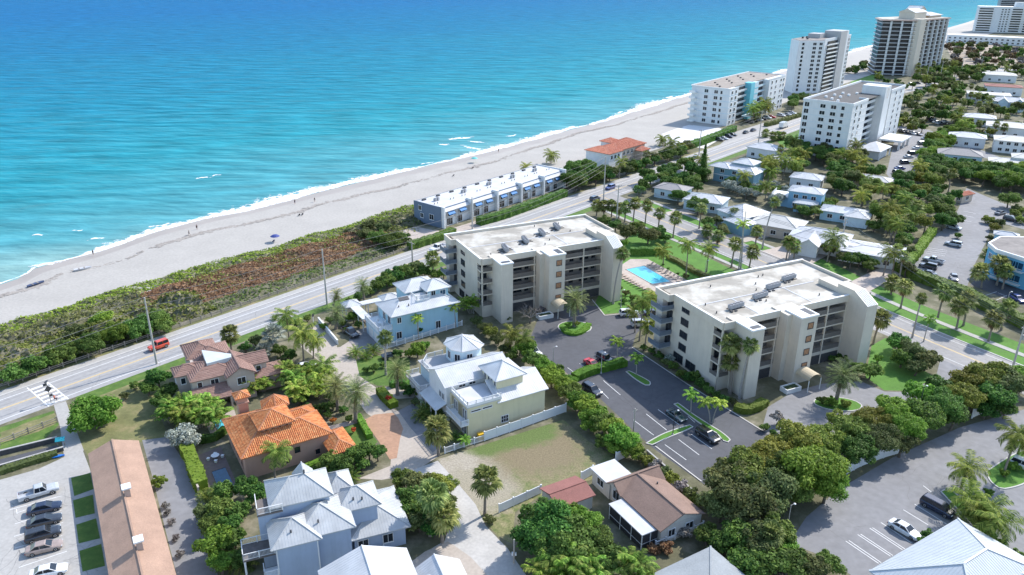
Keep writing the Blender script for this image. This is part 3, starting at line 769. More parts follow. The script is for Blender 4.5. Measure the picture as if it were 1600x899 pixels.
class House:
    def __init__(s, name, label, cat, o, az, group=None):
        s.root = thing(name, label, cat, (o.x, o.y, 0), az, group)
        s.o = o; s.az = az
    def box(s, name, x0, x1, y0, y1, z0, z1, m, label=None, mb=None):
        return part(name, MB().box(x0,x1,y0,y1,z0,z1), m, s.root, label=label)
    def wall(s, x0, x1, y0, y1, z1, m, z0=0.0): return s.box('wall', x0,x1,y0,y1,z0,z1,m)
    def poly(s, name, pts, z0, z1, m): return part(name, MB().prism(pts, z0, z1), m, s.root)
    def roof(s, polys, style, name='roof', t=0.16, ridges=(), label=None):
        st = STYLE[style]
        mb = MB()
        for p in polys: mb.slab([tuple(q) for q in p], t)
        r = part(name, mb, st[0], s.root, label=label)
        if len(st) > 2:
            put(st[7], ribs(polys, st[2], st[3], st[4], st[5], st[6]).mesh(st[7], st[1]), r, kind='stuff')
        if ridges:
            rb = MB()
            for a, b in ridges: shear_ridge(rb, a, b, 0.26 if st[0] not in (m_metal, m_metalg) else 0.16, 0.09)
            put('ridge_cap', rb.mesh('ridge_cap', st[1] if len(st) < 3 or not st[5] else st[0]), r)
        return r
    def hip(s, x0, x1, y0, y1, z, rise, style, name='roof', off=None):
        L = x1-x0; W = y1-y0
        if L >= W:
            a = (x0+W/2, (y0+y1)/2, z+rise); b = (x1-W/2, (y0+y1)/2, z+rise)
            if L-W < 0.3: a = b = ((x0+x1)/2, (y0+y1)/2, z+rise)
            c = [(x0,y0,z),(x1,y0,z),(x1,y1,z),(x0,y1,z)]
            if a == b: P = [[c[0],c[1],a],[c[1],c[2],a],[c[2],c[3],a],[c[3],c[0],a]]
            else: P = [[c[0],c[1],b,a],[c[1],c[2],b],[c[2],c[3],a,b],[c[3],c[0],a]]
            rd = [(c[0],a),(c[3],a),(c[1],b),(c[2],b)] + ([(a,b)] if a != b else [])
        else:
            a = ((x0+x1)/2, y0+L/2, z+rise); b = ((x0+x1)/2, y1-L/2, z+rise)
            c = [(x0,y0,z),(x1,y0,z),(x1,y1,z),(x0,y1,z)]
            if W-L < 0.3:
                a = b = ((x0+x1)/2, (y0+y1)/2, z+rise)
                P = [[c[0],c[1],a],[c[1],c[2],a],[c[2],c[3],a],[c[3],c[0],a]]
            else: P = [[c[0],c[1],a],[c[1],c[2],b,a],[c[2],c[3],b],[c[3],c[0],a,b]]
            rd = [(c[0],a),(c[1],a),(c[2],b),(c[3],b)] + ([(a,b)] if a != b else [])
        return s.roof(P, style, name, ridges=rd)
    def gable(s, x0, x1, y0, y1, z, rise, style, axis='x', wallm=None, name='roof', inset=0.4):
        if axis == 'x':
            m = (y0+y1)/2; a = (x0,m,z+rise); b = (x1,m,z+rise)
            P = [[(x0,y0,z),(x1,y0,z),b,a],[(x1,y1,z),(x0,y1,z),a,b]]
            g = [((x0+inset,y0+inset,z),(x0+inset,y1-inset,z),(x0+inset,m,z+rise*0.93)),((x1-inset,y0+inset,z),(x1-inset,y1-inset,z),(x1-inset,m,z+rise*0.93))]
        else:
            m = (x0+x1)/2; a = (m,y0,z+rise); b = (m,y1,z+rise)
            P = [[(x1,y0,z),(x1,y1,z),b,a],[(x0,y1,z),(x0,y0,z),a,b]]
            g = [((x0+inset,y0+inset,z),(x1-inset,y0+inset,z),(m,y0+inset,z+rise*0.93)),((x0+inset,y1-inset,z),(x1-inset,y1-inset,z),(m,y1-inset,z+rise*0.93))]
        r = s.roof(P, style, name, ridges=[(a,b)])
        if wallm:
            dx = (0.02,0,0) if axis == 'x' else (0,0.02,0)
            for i, t in enumerate(g):
                mb = MB(); q = [tuple(Vector(p)-Vector(dx)) for p in t] + [tuple(Vector(p)+Vector(dx)) for p in t]
                mb.add(q, [(0,1,2),(5,4,3),(0,3,4,1),(1,4,5,2),(2,5,3,0)])
                part('gable_wall', mb, wallm, s.root)
        return r
    def flat(s, x0, x1, y0, y1, z, m=None, par=0.5, pm=None, pt=0.3, name='roof'):
        r = s.box(name, x0+pt, x1-pt, y0+pt, y1-pt, z-0.25, z, m or m_flatw)
        if par:
            mb = MB()
            mb.box(x0,x1,y0,y0+pt,z-0.25,z+par); mb.box(x0,x1,y1-pt,y1,z-0.25,z+par)
            mb.box(x0,x0+pt,y0+pt,y1-pt,z-0.25,z+par-0.004); mb.box(x1-pt,x1,y0+pt,y1-pt,z-0.25,z+par-0.004)
            put('parapet', mb.mesh('parapet', pm or m_trim), s.root)
        return r
    def win(s, x, y, z, w, h, face, fm=None, gm=None, mull=1, bars_=0, arch=False, name='window', deep=True):
        f, p = window_mesh(w, h, fm or m_trim, gm or m_glass, mull, bars_, arch)
        a = {'+x':0,'+y':90,'-x':180,'-y':270}.get(face, face)
        o = put(name, f, s.root, (x,y,z), RAD(a))
        q = put('pane', p, o)
        return o
    def rail(s, pts, z, h=1.0, m=None, gap=0.16, closed=False, name='railing'):
        mb = MB(); P = list(pts) + ([pts[0]] if closed else [])
        for a, b in zip(P[:-1], P[1:]):
            A = Vector((a[0],a[1],z)); B = Vector((b[0],b[1],z)); L = (B-A).length
            if L < 0.05: continue
            up = Vector((0,0,1))
            mb.bar(A+up*h, B+up*h, 0.09, 0.07); mb.bar(A+up*0.12, B+up*0.12, 0.05, 0.05)
            n = max(1, int(L/gap))
            for i in range(1, n):
                p = A.lerp(B, i/n); mb.box(p.x-0.02,p.x+0.02,p.y-0.02,p.y+0.02,z+0.12,z+h-0.02)
            k = max(1, round(L/1.8))
            for i in range(k+1):
                p = A.lerp(B, i/k); mb.box(p.x-0.06,p.x+0.06,p.y-0.06,p.y+0.06,z,z+h+0.08)
        return part(name, mb, m or m_trim, s.root)
    def posts(s, pts, z0, z1, w=0.2, m=None):
        for (x,y) in pts: s.box('post', x-w/2, x+w/2, y-w/2, y+w/2, z0, z1, m or m_trim)

def condenser(parent, x, y, z, rz=0, s=0.9, n=1):
    mb = MB(); mb.box(-s/2,s/2,-s/2,s/2,0.12,s*1.05); mb.box(-s*0.4,s*0.4,-s*0.4,s*0.4,0,0.12)
    for i in range(4): mb.box(-s/2-0.012,s/2+0.012,-s/2-0.012,s/2+0.012,0.25+0.18*i,0.29+0.18*i)
    if 'cond' not in MESH: 
        MESH['cond'] = mb.mesh('condenser', mat('condenser_grey', (0.30,0.31,0.33), 0.5, 0.15, 2)); f = MB(); f.lathe([(s*0.42,s*1.05),(s*0.42,s*1.10),(s*0.36,s*1.10),(s*0.1,s*1.08)], 14); MESH['fan'] = f.mesh('fan_guard', m_dark)
    o = put('air_conditioner', MESH['cond'], parent, (x,y,z), rz); put('fan_guard', MESH['fan'], o)
    return o
MESH = {}

def fence(name, label, pts, h, m, kind='panel', post=2.4, cat='fence', gap=0.1):
    """panels and posts one by one; pts are world points"""
    P = [Vector((p.x,p.y,0)) for p in pts]
    root = thing(name, label, cat, tuple(P[0]))
    for a, b in zip(P[:-1], P[1:]):
        L = (b-a).length; n = max(1, round(L/post)); d = (b-a)/n; ang = atan2(d.y, d.x)
        for i in range(n):
            o = a + d*i - P[0]; l = d.length
            key = ('fp', kind, round(l,2), h, m.name)
            if key not in MESH:
                mb = MB()
                if kind == 'panel':
                    mb.box(0.06,l-0.06,-0.03,0.03,0.06,h); mb.box(0.06,l-0.06,-0.05,0.05,h,h+0.07); mb.box(0.06,l-0.06,-0.045,0.045,0.08,0.18)
                    k = int(l/0.3)
                    for j in range(1, k): mb.box(j*l/k-0.012, j*l/k+0.012, -0.042, 0.042, 0.18, h)
                elif kind == 'picket':
                    mb.box(0.06,l-0.06,-0.04,0.04,h-0.1,h); mb.box(0.06,l-0.06,-0.04,0.04,0.12,0.2)
                    k = int(l/0.17)
                    for j in range(1, k): mb.box(j*l/k-0.03, j*l/k+0.03, -0.02, 0.02, 0.12, h-0.05)
                elif kind == 'rail':
                    mb.box(0,l,-0.05,0.05,h-0.18,h-0.04); mb.box(0,l,-0.05,0.05,h*0.45,h*0.45+0.13)
                MESH[key] = mb.mesh('fence_panel', m)
                pm = MB(); pm.box(-0.09,0.09,-0.09,0.09,0,h+0.15); pm.box(-0.12,0.12,-0.12,0.12,h+0.15,h+0.21); MESH[('post',)+key] = pm.mesh('fence_post', m)
            put('fence_panel' if kind != 'rail' else 'fence_rail', MESH[key], root, tuple(o), ang)
            put('fence_post', MESH[('post',)+key], root, tuple(o), ang)
        put('fence_post', MESH[('post',)+key], root, tuple(b - P[0]), ang)
    return root
# ------------------------------------------------------------------ the two condominium blocks (same plan)
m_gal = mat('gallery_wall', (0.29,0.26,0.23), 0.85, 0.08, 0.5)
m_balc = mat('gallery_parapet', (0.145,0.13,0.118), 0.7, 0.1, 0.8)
m_blueslab = mat('balcony_blue_grey', (0.13,0.16,0.20), 0.6, 0.08, 1.0)
m_seamcap = mat('cap_metal', (0.60,0.60,0.58), 0.4, 0.05, 1)
m_awn = mat('striped_canvas', (0.50,0.42,0.29), 0.8, 0.08, 1.5)
def condo(px, label, seed):
    o = G(*px, 14.7)
    H = House('apartment_building', label, 'apartment building', o, 25.7, 'cream five storey apartment blocks')
    R = H.root
    Z = [0.0, 2.95, 5.85, 8.75, 11.65, 14.1]           # floor levels
    dp = 2.6                                            # depth of the open galleries
    # main body behind the galleries, end blocks and shafts
    H.wall(0.0,36.2,dp,19.9,14.1,m_wcondo)
    H.wall(36.2,39.6,6,19.2,14.1,m_wcondo)
    H.wall(-1.3,0.0,17.8,19.9,14.1,m_wcondo)
    H.box('stair_tower', 2.75,5.75,-5.0,dp,0,14.7,m_wcondo)
    H.box('lift_tower', 14.3,19.7,-2.1,dp,0,14.7,m_wcondo); H.box('lift_tower', 15.5,19.8,-4.6,-2.1,0,14.72,m_wcondo)
    part('stair_tower_cap', MB().box(2.6,5.9,-5.15,0.0,14.7,15.0).box(3.1,5.4,-4.6,-3.4,15.0,15.02,1), [m_trim, m_dark], R)
    part('lift_tower_cap', MB().box(15.4,19.95,-4.75,0.0,14.72,15.02).box(18.0,19.5,-4.2,-1.2,15.02,15.04,1), [m_trim, m_dark], R)
    # end wall with the sloping metal cap
    H.box('end_wall', 33.0,35.9,-5.0,dp,0,14.3,m_wcondo)
    cap = MB(); cap.add([(33.0,-5.05,14.3),(35.95,-5.05,14.3),(35.95,-1.2,16.4),(33.0,-1.2,16.4)], [(0,1,2,3)]); 
    cap.add([(33.0,-5.05,14.3),(33.0,-1.2,16.4),(33.0,3.2,16.4),(33.0,3.2,14.3)], [(0,1,2,3)], 1); cap.add([(35.95,-5.05,14.3),(35.95,3.2,14.3),(35.95,3.2,16.4),(35.95,-1.2,16.4)], [(0,1,2,3)], 1)
    cap.add([(33.0,-1.2,16.4),(35.95,-1.2,16.4),(35.95,3.2,16.4),(33.0,3.2,16.4)], [(0,1,2,3)], 1); cap.add([(33.0,3.2,14.3),(33.0,3.2,16.4),(35.95,3.2,16.4),(35.95,3.2,14.3)], [(0,1,2,3)], 1)
    co = part('sloping_cap', cap, [m_seamcap, m_wcondo], R)
    put('seams', ribs([[(33.0,-5.05,14.3),(35.95,-5.05,14.3),(35.95,-1.2,16.4),(33.0,-1.2,16.4)]], 0.42, 0.07, 0.09).mesh('seams', m_seamcap), co, kind='stuff')
    H.box('penthouse_wall', 33.0,36.0,3.2,8.5,14.1,15.6,m_wcondo)
    # roof, parapets, expansion joints
    H.box('roof', 0.0,39.6,0.0,19.9,14.1,14.45,m_flat)
    mb = MB()
    mb.box(-1.5,39.9,19.9,20.4,13.5,15.05); mb.box(-1.6,-1.2,15.5,19.9,13.5,15.046); mb.box(-1.2,-0.3,15.4,15.8,13.5,15.042); mb.box(-0.35,0.05,-0.1,15.4,13.5,15.046)
    mb.box(0.05,2.75,-0.35,0.0,13.5,15.042); mb.box(5.75,14.3,-0.12,0.22,13.6,15.04); mb.box(19.8,33.0,-0.12,0.22,13.6,15.038); mb.box(39.5,39.9,5.6,19.9,13.5,15.044); mb.box(36.0,39.5,5.6,6.0,13.5,15.04)
    part('parapet', mb, m_wcondo, R)
    mc = MB(); mc.box(-1.62,39.95,19.85,20.45,15.05,15.11); mc.box(-0.42,0.1,-0.15,15.35,15.05,15.11); mc.box(5.7,14.3,-0.2,0.3,15.05,15.11); mc.box(19.85,33.0,-0.2,0.3,15.05,15.11)
    part('coping', mc, m_trim, R)
    H.box('roof_joint', 0.4,33,9.6,9.9,14.45,14.52,m_flatw); H.box('roof_joint', 9.9,10.2,0.3,9.6,14.45,14.51,m_flatw); H.box('roof_joint', 24.0,24.3,0.3,9.6,14.45,14.51,m_flatw)
    # galleries: slab edge, solid parapet, recessed back wall with door and window
    def bay(x0, x1, piers, walls=True):
        for k in range(1, 6):
            z = Z[k-1] if k > 0 else 0
            if k >= 2:
                H.box('floor_slab', x0,x1,0.0,dp,z-0.28,z,m_wcondo)
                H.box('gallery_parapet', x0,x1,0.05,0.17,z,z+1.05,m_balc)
        for xp in piers: H.box('pier', xp-0.14,xp+0.14,-0.06,0.32,0,13.7,m_wcondo)
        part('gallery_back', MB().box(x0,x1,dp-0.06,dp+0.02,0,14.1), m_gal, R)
    bay(5.75,14.3,[6.3,7.6,13.9]); bay(19.8,33.0,[20.1,27.6,32.8]); 
    for k in range(1, 5):
        z = Z[k]
        for xw, w in ((10.4,2.4),(13.0,0.9)): H.win(xw, dp-0.06, z+1.55, w, 1.15, '-y', m_dark, m_glass, 1)
        for xw, w in ((22.2,2.6),(25.6,1.0),(29.2,2.4),(31.9,0.9)): H.win(xw, dp-0.06, z+1.55, w, 1.15, '-y', m_dark, m_glass, 1)
    # near left corner: open loggias, slabs carried by a thin pier
    for k in range(1, 5):
        z = Z[k]
        H.box('floor_slab', 0.0,2.75,0.0,dp,z-0.28,z,m_wcondo)
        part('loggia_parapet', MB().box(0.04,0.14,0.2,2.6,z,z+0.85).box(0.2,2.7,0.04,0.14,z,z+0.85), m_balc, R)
        H.win(1.5, dp-0.03, z+1.3, 1.5, 1.9, '-y', m_dark, m_glass, 1)
    H.box('pier', 0.0,0.32,0.0,0.32,0,14.0,m_wcondo); H.wall(0.0,2.75,0.05,dp,2.67,m_wcondo)
    # left face windows
    for k in range(1, 5): H.win(-0.002, 11.6, Z[k]+1.45, 2.3, 1.35, '-x', m_dark, m_glass, 1)
    for yy in (12.6, 8.4): H.win(-0.002, yy, 1.5, 3.0, 1.7, '-x', m_dark, m_glass, 1)
    # seaward balconies at the back left corner
    for k in range(1, 5):
        z = Z[k]
        H.box('balcony', -3.0,-0.02,15.6,19.6,z-0.25,z,m_wgry)
        part('balcony_parapet', MB().box(-3.05,-2.95,15.6,19.6,z,z+0.95).box(-2.95,-0.05,15.55,15.65,z,z+0.95), m_blueslab, R)
        H.win(-0.0, 16.7, z+1.15, 1.7, 2.1, '-x', m_dark, m_glass, 1)
    # stair windows of the lift tower, warm reflected light painted into the pane colour
    for k in range(1, 5): H.win(18.1, -4.602, Z[k]+1.2, 1.3, 1.2 if k > 1 else 0.7, '-y', m_dark, mat('warm_lit_pane', (0.36,0.19,0.10), 0.8, 0.2, 2), 0)
    # ground storey openings: their shade painted as dark panels on the wall
    part('garage_shade_panel', MB().box(6.6,13.7,-0.02,0.02,0.05,2.3), m_dark, R); part('garage_shade_panel', MB().box(20.4,32.6,-0.02,0.02,0.05,2.2), m_dark, R)
    H.wall(5.75,14.3,0.02,dp,2.67,m_wcondo); H.wall(19.8,33.0,0.02,dp,2.67,m_wcondo)
    # entrance: barrel canopy, planter
    aw = MB(); n = 10
    for i in range(n):
        a0 = pi*i/n; a1 = pi*(i+1)/n
        for j in range(6):
            y0 = -4.6-0.62*j; y1 = y0-0.60
            aw.add([(17.8-1.7*cos(a0),y0,2.6+1.2*sin(a0)),(17.8-1.7*cos(a1),y0,2.6+1.2*sin(a1)),(17.8-1.7*cos(a1)*0.98,y1,2.6+1.12*sin(a1)),(17.8-1.7*cos(a0)*0.98,y1,2.6+1.12*sin(a0))], [(0,1,2,3)])
    an = part('entrance_canopy', aw, m_awn, R)
    pm = MB(); 
    for xx in (16.2,19.4): put('canopy_post', MB().box(xx-0.06,xx+0.06,-8.3,-8.18,0,2.6).mesh('canopy_post', m_trim), an)
    pl = MB(); pl.box(11.8,15.6,-7.2,-7.0,0,1.0); pl.box(11.8,15.6,-5.4,-5.2,0,1.0); pl.box(11.8,12.0,-7.0,-5.4,0,0.996); pl.box(15.4,15.6,-7.0,-5.4,0,0.996); pl.box(12.0,15.4,-7.0,-5.4,0.6,0.75,1)
    part('planter', pl, [m_trim, mat('planter_green', (0.035,0.06,0.02), 0.9, 0.3, 4, 0.6, 8)], R)
    # plant on the roof
    rr = random.Random(seed)
    for gx, gy in ((8.2,4.6),(15.3,8.0),(21.8,11.5),(27.6,14.2)) if seed == 2 else ((7.6,5.5),(15.8,7.6),(22.0,10.5),(28.6,12.8)):
        for i in range(4):
            condenser(R, gx + (i-1.5)*0.95*(0.2 if seed == 2 else 1), gy + (i-1.5)*(0.95 if seed == 2 else 0.1), 14.62, 0.1)
        part('plant_stand', MB().box(gx-2.0,gx+2.0,gy-0.5,gy-0.42,14.45,14.62).box(gx-2.0,gx+2.0,gy+0.42,gy+0.5,14.45,14.62).box(gx-2.3,gx-1.9,gy-1.5,gy-0.9,14.45,14.75).box(gx-1.2,gx-0.7,gy-1.4,gy-1.0,14.45,14.7), m_dark, R)
    for i in range(10):
        x = rr.uniform(2,31); y = rr.uniform(1.5,18); part('roof_vent', MB().tube((x,y,14.45),(x,y,14.95),0.12,0.12,8), m_dark, R)
    return H
condo((752.5,407), 'cream five storey apartment block with flat pale roof behind the light blue house', 2)
condo((1131,507), 'cream five storey apartment block with flat pale roof standing beside the dark car park', 5)

# ------------------------------------------------------------------ houses near the camera
# light blue house
H = House('house', 'light blue two storey house with white metal hip roofs and a roof deck', 'house', G(520+545/5.995,410+520/5.995,6.5), 31.5)
H.wall(0.5,16.7,0.5,8.7,6.45,m_wblue); H.hip(0,17.2,0,9.2,6.5,2.2,'metal')
H.wall(6.6,14.4,6.2,12.0,9.0,m_wblue); H.hip(5.9,15.0,5.6,12.5,9.0,1.7,'metal')
H.wall(10.7,15.8,3.4,8.0,9.5,m_wblue,6.0); H.hip(10.1,16.4,2.8,8.6,9.5,1.6,'metal')
H.box('roof_deck', 7.4,10.7,2.4,6.2,6.4,8.0,m_trim); H.rail([(10.7,2.45),(7.45,2.45),(7.45,6.2)],8.0,1.0)
H.win(10.69,4.4,8.75,1.5,1.3,'-x'); H.win(12.0,3.39,8.6,1.0,1.6,'-y'); H.win(14.4,3.39,8.3,1.3,1.1,'-y',gm=m_glassb)
part('solar_panel', MB().obox((4.9,4.0,8.52),(1.2,0,0),(0,0.45,0.21),(0,0,0.04)), m_dark, H.root)
for x, y in ((2.9,2.2),(5.2,2.0)): part('roof_vent', MB().tube((x,y,7.3),(x,y,7.95),0.12,0.12,8), m_dark, H.root)
for x, z, w, h in ((2.1,5.2,0.9,1.3),(1.9,1.6,1.2,1.6),(11.6,1.9,1.1,1.8),(7.0,5.0,1.0,1.3)): H.win(x,0.49,z,w,h,'-y')
for y in (2.2,5.0): H.win(0.49,y,5.0,1.4,1.8,'-x')
H.wall(-2.7,0.5,0.8,8.4,3.3,m_wpale); H.box('balcony_deck', -2.95,0.5,0.55,8.6,3.3,3.5,m_trim); H.rail([(0.4,0.65),(-2.85,0.65),(-2.85,8.5),(0.4,8.5)],3.5,1.0)
for y in (2.4,5.6): part('garage_door', MB().box(-2.76,-2.70,y-1.25,y+1.25,0.05,2.4), m_trim, H.root)
for (x0,x1,y0,y1) in ((-3.4,-1.2,8.8,18.2),(-1.2,8.2,16.4,18.6)):
    H.box('walkway_roof', x0,x1,y0,y1,3.2,3.42,m_metal)
H.posts([(-3.2,9.2),(-3.2,12.2),(-3.2,15.2),(-1.4,9.2),(-1.4,12.2),(-1.4,15.2),(1,16.6),(4,16.6),(7,16.6),(1,18.4),(4,18.4),(7,18.4)],0,3.2,0.18)
H.hip(-4.6,-0.4,16.6,20.2,3.44,1.0,'metal','gazebo_roof'); H.hip(4.6,9.4,15.6,19.4,3.44,1.0,'metal','gazebo_roof')
H.posts([(-4.3,17),(-0.8,17),(-4.3,19.8),(-0.8,19.8),(5,16),(9,16),(5,19),(9,19)],0,3.4,0.2)
H.box('courtyard_deck', -1.2,6.0,9.4,16.4,0.05,0.25,m_dpav)
t_ = thing('patio_table', 'white patio table and seats on the balcony of the light blue house', 'table', tuple(frame(H.o,31.5)(-1.2,3.6,3.5)), 31.5)
part('table_top', MB().lathe([(0.55,0.70),(0.6,0.72),(0.6,0.76),(0.02,0.77)],12), m_trim, t_); part('pedestal', MB().lathe([(0.3,0),(0.3,0.04),(0.05,0.06),(0.05,0.7)],8), m_trim, t_)
for i in range(4): part('seat', MB().obox((1.0*cos(i*pi/2),1.0*sin(i*pi/2),0.42),(0.24,0,0),(0,0.24,0),(0,0,0.03)).obox((1.22*cos(i*pi/2),1.22*sin(i*pi/2),0.72),(0.03+0.2*abs(sin(i*pi/2)),0,0),(0,0.03+0.2*abs(cos(i*pi/2)),0),(0,0,0.28)).box(1.0*cos(i*pi/2)-.03,1.0*cos(i*pi/2)+.03,1.0*sin(i*pi/2)-.03,1.0*sin(i*pi/2)+.03,0,.40), m_trim, t_)

# pale yellow house
Y = House('house', 'pale yellow house with white metal roofs, roof terrace and octagonal turret', 'house', G(630+435/4.495,510+770/4.495,0), 30)
Y.wall(0.0,16.2,-1.0,6.0,5.9,m_wyel); Y.roof([[(5.9,-1.5,5.85),(16.7,-1.5,5.85),(16.7,3.4,8.1),(5.9,3.4,8.1)],[(16.7,8.0,6.0),(12.5,8.0,6.0),(12.5,3.4,8.1),(16.7,3.4,8.1)]],'metal')
part('gable_wall', MB().add([(16.2,-1.0,5.9),(16.2,7.5,5.9),(16.2,3.4,7.9),(16.15,-1.0,5.9),(16.15,7.5,5.9),(16.15,3.4,7.9)],[(0,1,2),(5,4,3)]), m_wyel, Y.root)
Y.wall(0.0,6.7,-1.2,5.2,6.3,m_wyel); Y.box('terrace_deck', -0.1,6.8,-1.3,5.3,6.3,6.5,m_flatw)
part('parapet', MB().box(-0.1,6.8,-1.3,-1.1,6.5,6.95).box(-0.1,0.1,-1.1,5.3,6.5,6.946).box(6.6,6.8,-1.1,0.9,6.5,6.946), m_trim, Y.root)
Y.rail([(6.7,-1.2),(0.0,-1.2),(0.0,5.2)],6.95,0.65)
for x in (1.6,3.9): Y.win(x,-1.2,5.5,1.9,0.28,'-y',mull=0)
Y.win(7.6,-1.0,1.9,1.4,1.3,'-y',mull=2,bars_=1)
for y in (-0.6,3.0): 
    for d in (0,0.8): Y.win(-0.0,y+d,4.65,0.55,2.0,'-x',mull=0)
for d in (0,0.9): Y.win(-0.0,-0.2+d,1.5,0.7,1.8,'-x',mull=0)
Y.box('balcony', -1.6,0.0,-1.6,4.6,3.1,3.3,m_trim); Y.rail([(0,-1.5),(-1.5,-1.5),(-1.5,4.5),(0,4.5)],3.3,0.95)
Y.wall(-0.7,12.8,6.0,13.6,7.2,m_wwhite); Y.gable(-1.2,13.2,5.6,14.2,7.3,1.9,'metal','x',m_wwhite)
for y in (7.4,8.6): Y.win(-0.71,y,4.6,0.9,1.2,'-x')
for x in (2.5,4.6): Y.win(x,5.99,7.0,1.3,1.0,'-y',mull=1)
Y.wall(7.2,12.6,1.1,6.9,8.95,m_wyel,5.9); Y.hip(6.6,13.2,0.5,7.5,9.0,2.0,'metal')
for y in (1.8,3.0,4.2,5.6): Y.win(7.19,y,7.75,0.6,1.5,'-x',mull=0)
tp = [(4.5,18.2),(4.6,15.0),(6.1,13.1),(9.6,12.8),(11.4,14.0),(11.4,18.6),(9.6,20.2),(6.1,20.0)]
ap = (7.9,16.5,11.2)
Y.roof([[(*tp[i],9.5),(*tp[(i+1)%8],9.5),ap] for i in range(8)],'metal','turret_roof', ridges=[((*tp[i],9.5),ap) for i in range(8)])
tw = [(ap[0]+(p[0]-ap[0])*0.86, ap[1]+(p[1]-ap[1])*0.86) for p in tp]; Y.poly('turret_wall', tw, 0, 9.45, m_wpale)
for i in (0,1,2):
    a = Vector((*tw[i],0)); b = Vector((*tw[i+1],0)); c = (a+b)/2; nrm = Vector((b.y-a.y, -(b.x-a.x),0)); nrm = -nrm if nrm.dot(c-Vector((ap[0],ap[1],0))) < 0 else nrm
    Y.win(c.x,c.y,7.7,1.1,1.5,math.degrees(atan2(nrm.y,nrm.x)))
Y.wall(0.0,6.0,13.4,19.4,6.1,m_wpale); Y.box('roof_deck', -0.4,6.0,12.9,19.8,6.1,6.3,m_wgry); Y.rail([(5.0,13.0),(-0.3,13.0),(-0.3,17.4),(1.6,19.7),(5.0,19.7)],6.3,1.0)
Y.wall(-2.2,0.0,14.0,20.0,3.0,m_wwhite); Y.box('terrace_deck', -2.8,0.0,13.6,20.6,3.0,3.2,m_wgry); Y.rail([(0,13.7),(-2.7,13.7),(-2.7,20.5),(0,20.5)],3.2,0.95)
Y.roof([[(-3.0,6.0,2.9),(-0.7,6.0,3.8),(-0.7,13.5,3.8),(-3.0,13.5,2.9)]],'metal','porch_roof'); Y.posts([(-2.8,6.3),(-2.8,8.6),(-2.8,11),(-2.8,13.2)],0,2.9,0.2)

# brown tiled house
B = House('house', 'beige house with brown tiled roofs around a pale flat roof beside the coast road', 'house', G(250+480/6.914,510+575/6.914,5.6), 31)
for (x0,x1,y0,y1) in ((-2.2,8.9,0.4,7.6),(-4.4,-2.2,3.9,7.6),(3.9,8.9,-1.3,0.4),(8.9,12.0,1.8,5.6),(-1.0,4.6,7.6,16.8),(4.6,6.6,7.6,14.4)): B.wall(x0,x1,y0,y1,5.55,m_wbeige)
B.hip(-2.6,6.4,0.0,8.4,5.6,1.55,'brown'); B.hip(-4.8,0.6,3.5,8.0,5.6,1.1,'brown'); B.gable(3.5,9.3,-1.9,6.6,5.6,1.7,'brown','y',m_wbeige); B.gable(6.4,12.5,1.3,6.0,5.65,1.45,'brown','x',m_wbeige)
B.hip(-1.5,5.0,9.6,17.3,5.6,1.6,'brown'); B.hip(-0.4,7.0,7.2,14.8,5.62,1.35,'brown')
B.poly('flat_roof', [(1.2,3.0),(5.9,3.4),(6.2,4.8),(3.6,7.4),(1.5,9.4)], 6.4, 7.28, mat('bleached_membrane', (0.50,0.54,0.54), 0.6, 0.12, 0.5))
B.roof([[(-4.4,-3.4,2.9),(4.2,-3.8,2.9),(4.0,0.3,4.0),(-2.4,0.3,4.0)]],'brown','porch_roof'); B.posts([(-3.6,-3.0),(0.2,-3.3),(3.8,-3.4)],0,2.9,0.3,m_wbeige)
B.wall(9.6,15.0,0.2,4.7,3.2,m_wbeige); B.hip(9.2,15.5,-0.3,5.2,3.3,1.1,'brown')
B.win(6.4,-1.31,4.2,1.5,1.4,'-y'); B.win(1.8,0.39,4.4,1.4,1.2,'-y'); B.win(-0.9,0.39,4.4,0.8,1.2,'-y',mull=0); B.win(-3.3,3.89,4.3,0.8,1.2,'-y',mull=0); B.win(-4.41,5.6,4.3,0.9,1.2,'-x',mull=0)
B.win(10.4,1.79,4.4,0.9,1.0,'-y',mull=0); part('gable_vent', MB().lathe([(0.22,0),(0.22,0.06)],8), m_trim, B.root).matrix_local = Matrix.Translation((6.4,-1.36,6.35)) @ Matrix.Rotation(pi/2,4,'X')
part('opening_shade_panel', MB().box(-0.6,2.6,0.34,0.38,0.1,2.5), m_dark, B.root)  # dark panel on the wall paints the shade of the porch opening

# orange mansion
O = House('house', 'terracotta house with orange barrel tile roofs and an arched window cupola', 'house', G(320+300/5.289,590+680/5.289,4.5), 31.3)
O.wall(0.6,14.7,0.6,8.0,4.45,m_wpeach); O.wall(0.6,7.2,8.0,13.3,4.45,m_wpeach)
O.hip(0,15.3,0,8.6,4.5,2.1,'orange'); O.hip(-0.02,7.8,0.02,13.9,4.52,2.0,'orange')
O.wall(4.4,9.5,3.6,8.7,6.95,m_wpeach,4.4); O.hip(3.8,10.1,3.0,9.3,7.0,1.6,'orange','cupola_roof')
for i in range(4): O.win(5.2+1.15*i,3.59,5.75,0.62,0.8,'-y',m_wpeach,m_glass,0,arch=True)
for y in (5,6.6): O.win(4.39,y,5.9,0.62,0.8,'-x',m_wpeach,m_glass,0,arch=True)
hx = [(8.8+2.7*cos(RAD(60*i+20)), 11.3+2.7*sin(RAD(60*i+20))) for i in range(6)]
O.roof([[(*hx[i],6.6),(*hx[(i+1)%6],6.6),(8.8,11.3,8.3)] for i in range(6)],'orange','turret_roof', ridges=[((*p,6.6),(8.8,11.3,8.3)) for p in hx])
O.poly('turret_wall', [(8.8+(p[0]-8.8)*0.85, 11.3+(p[1]-11.3)*0.85) for p in hx], 0, 6.6, m_wpeach)
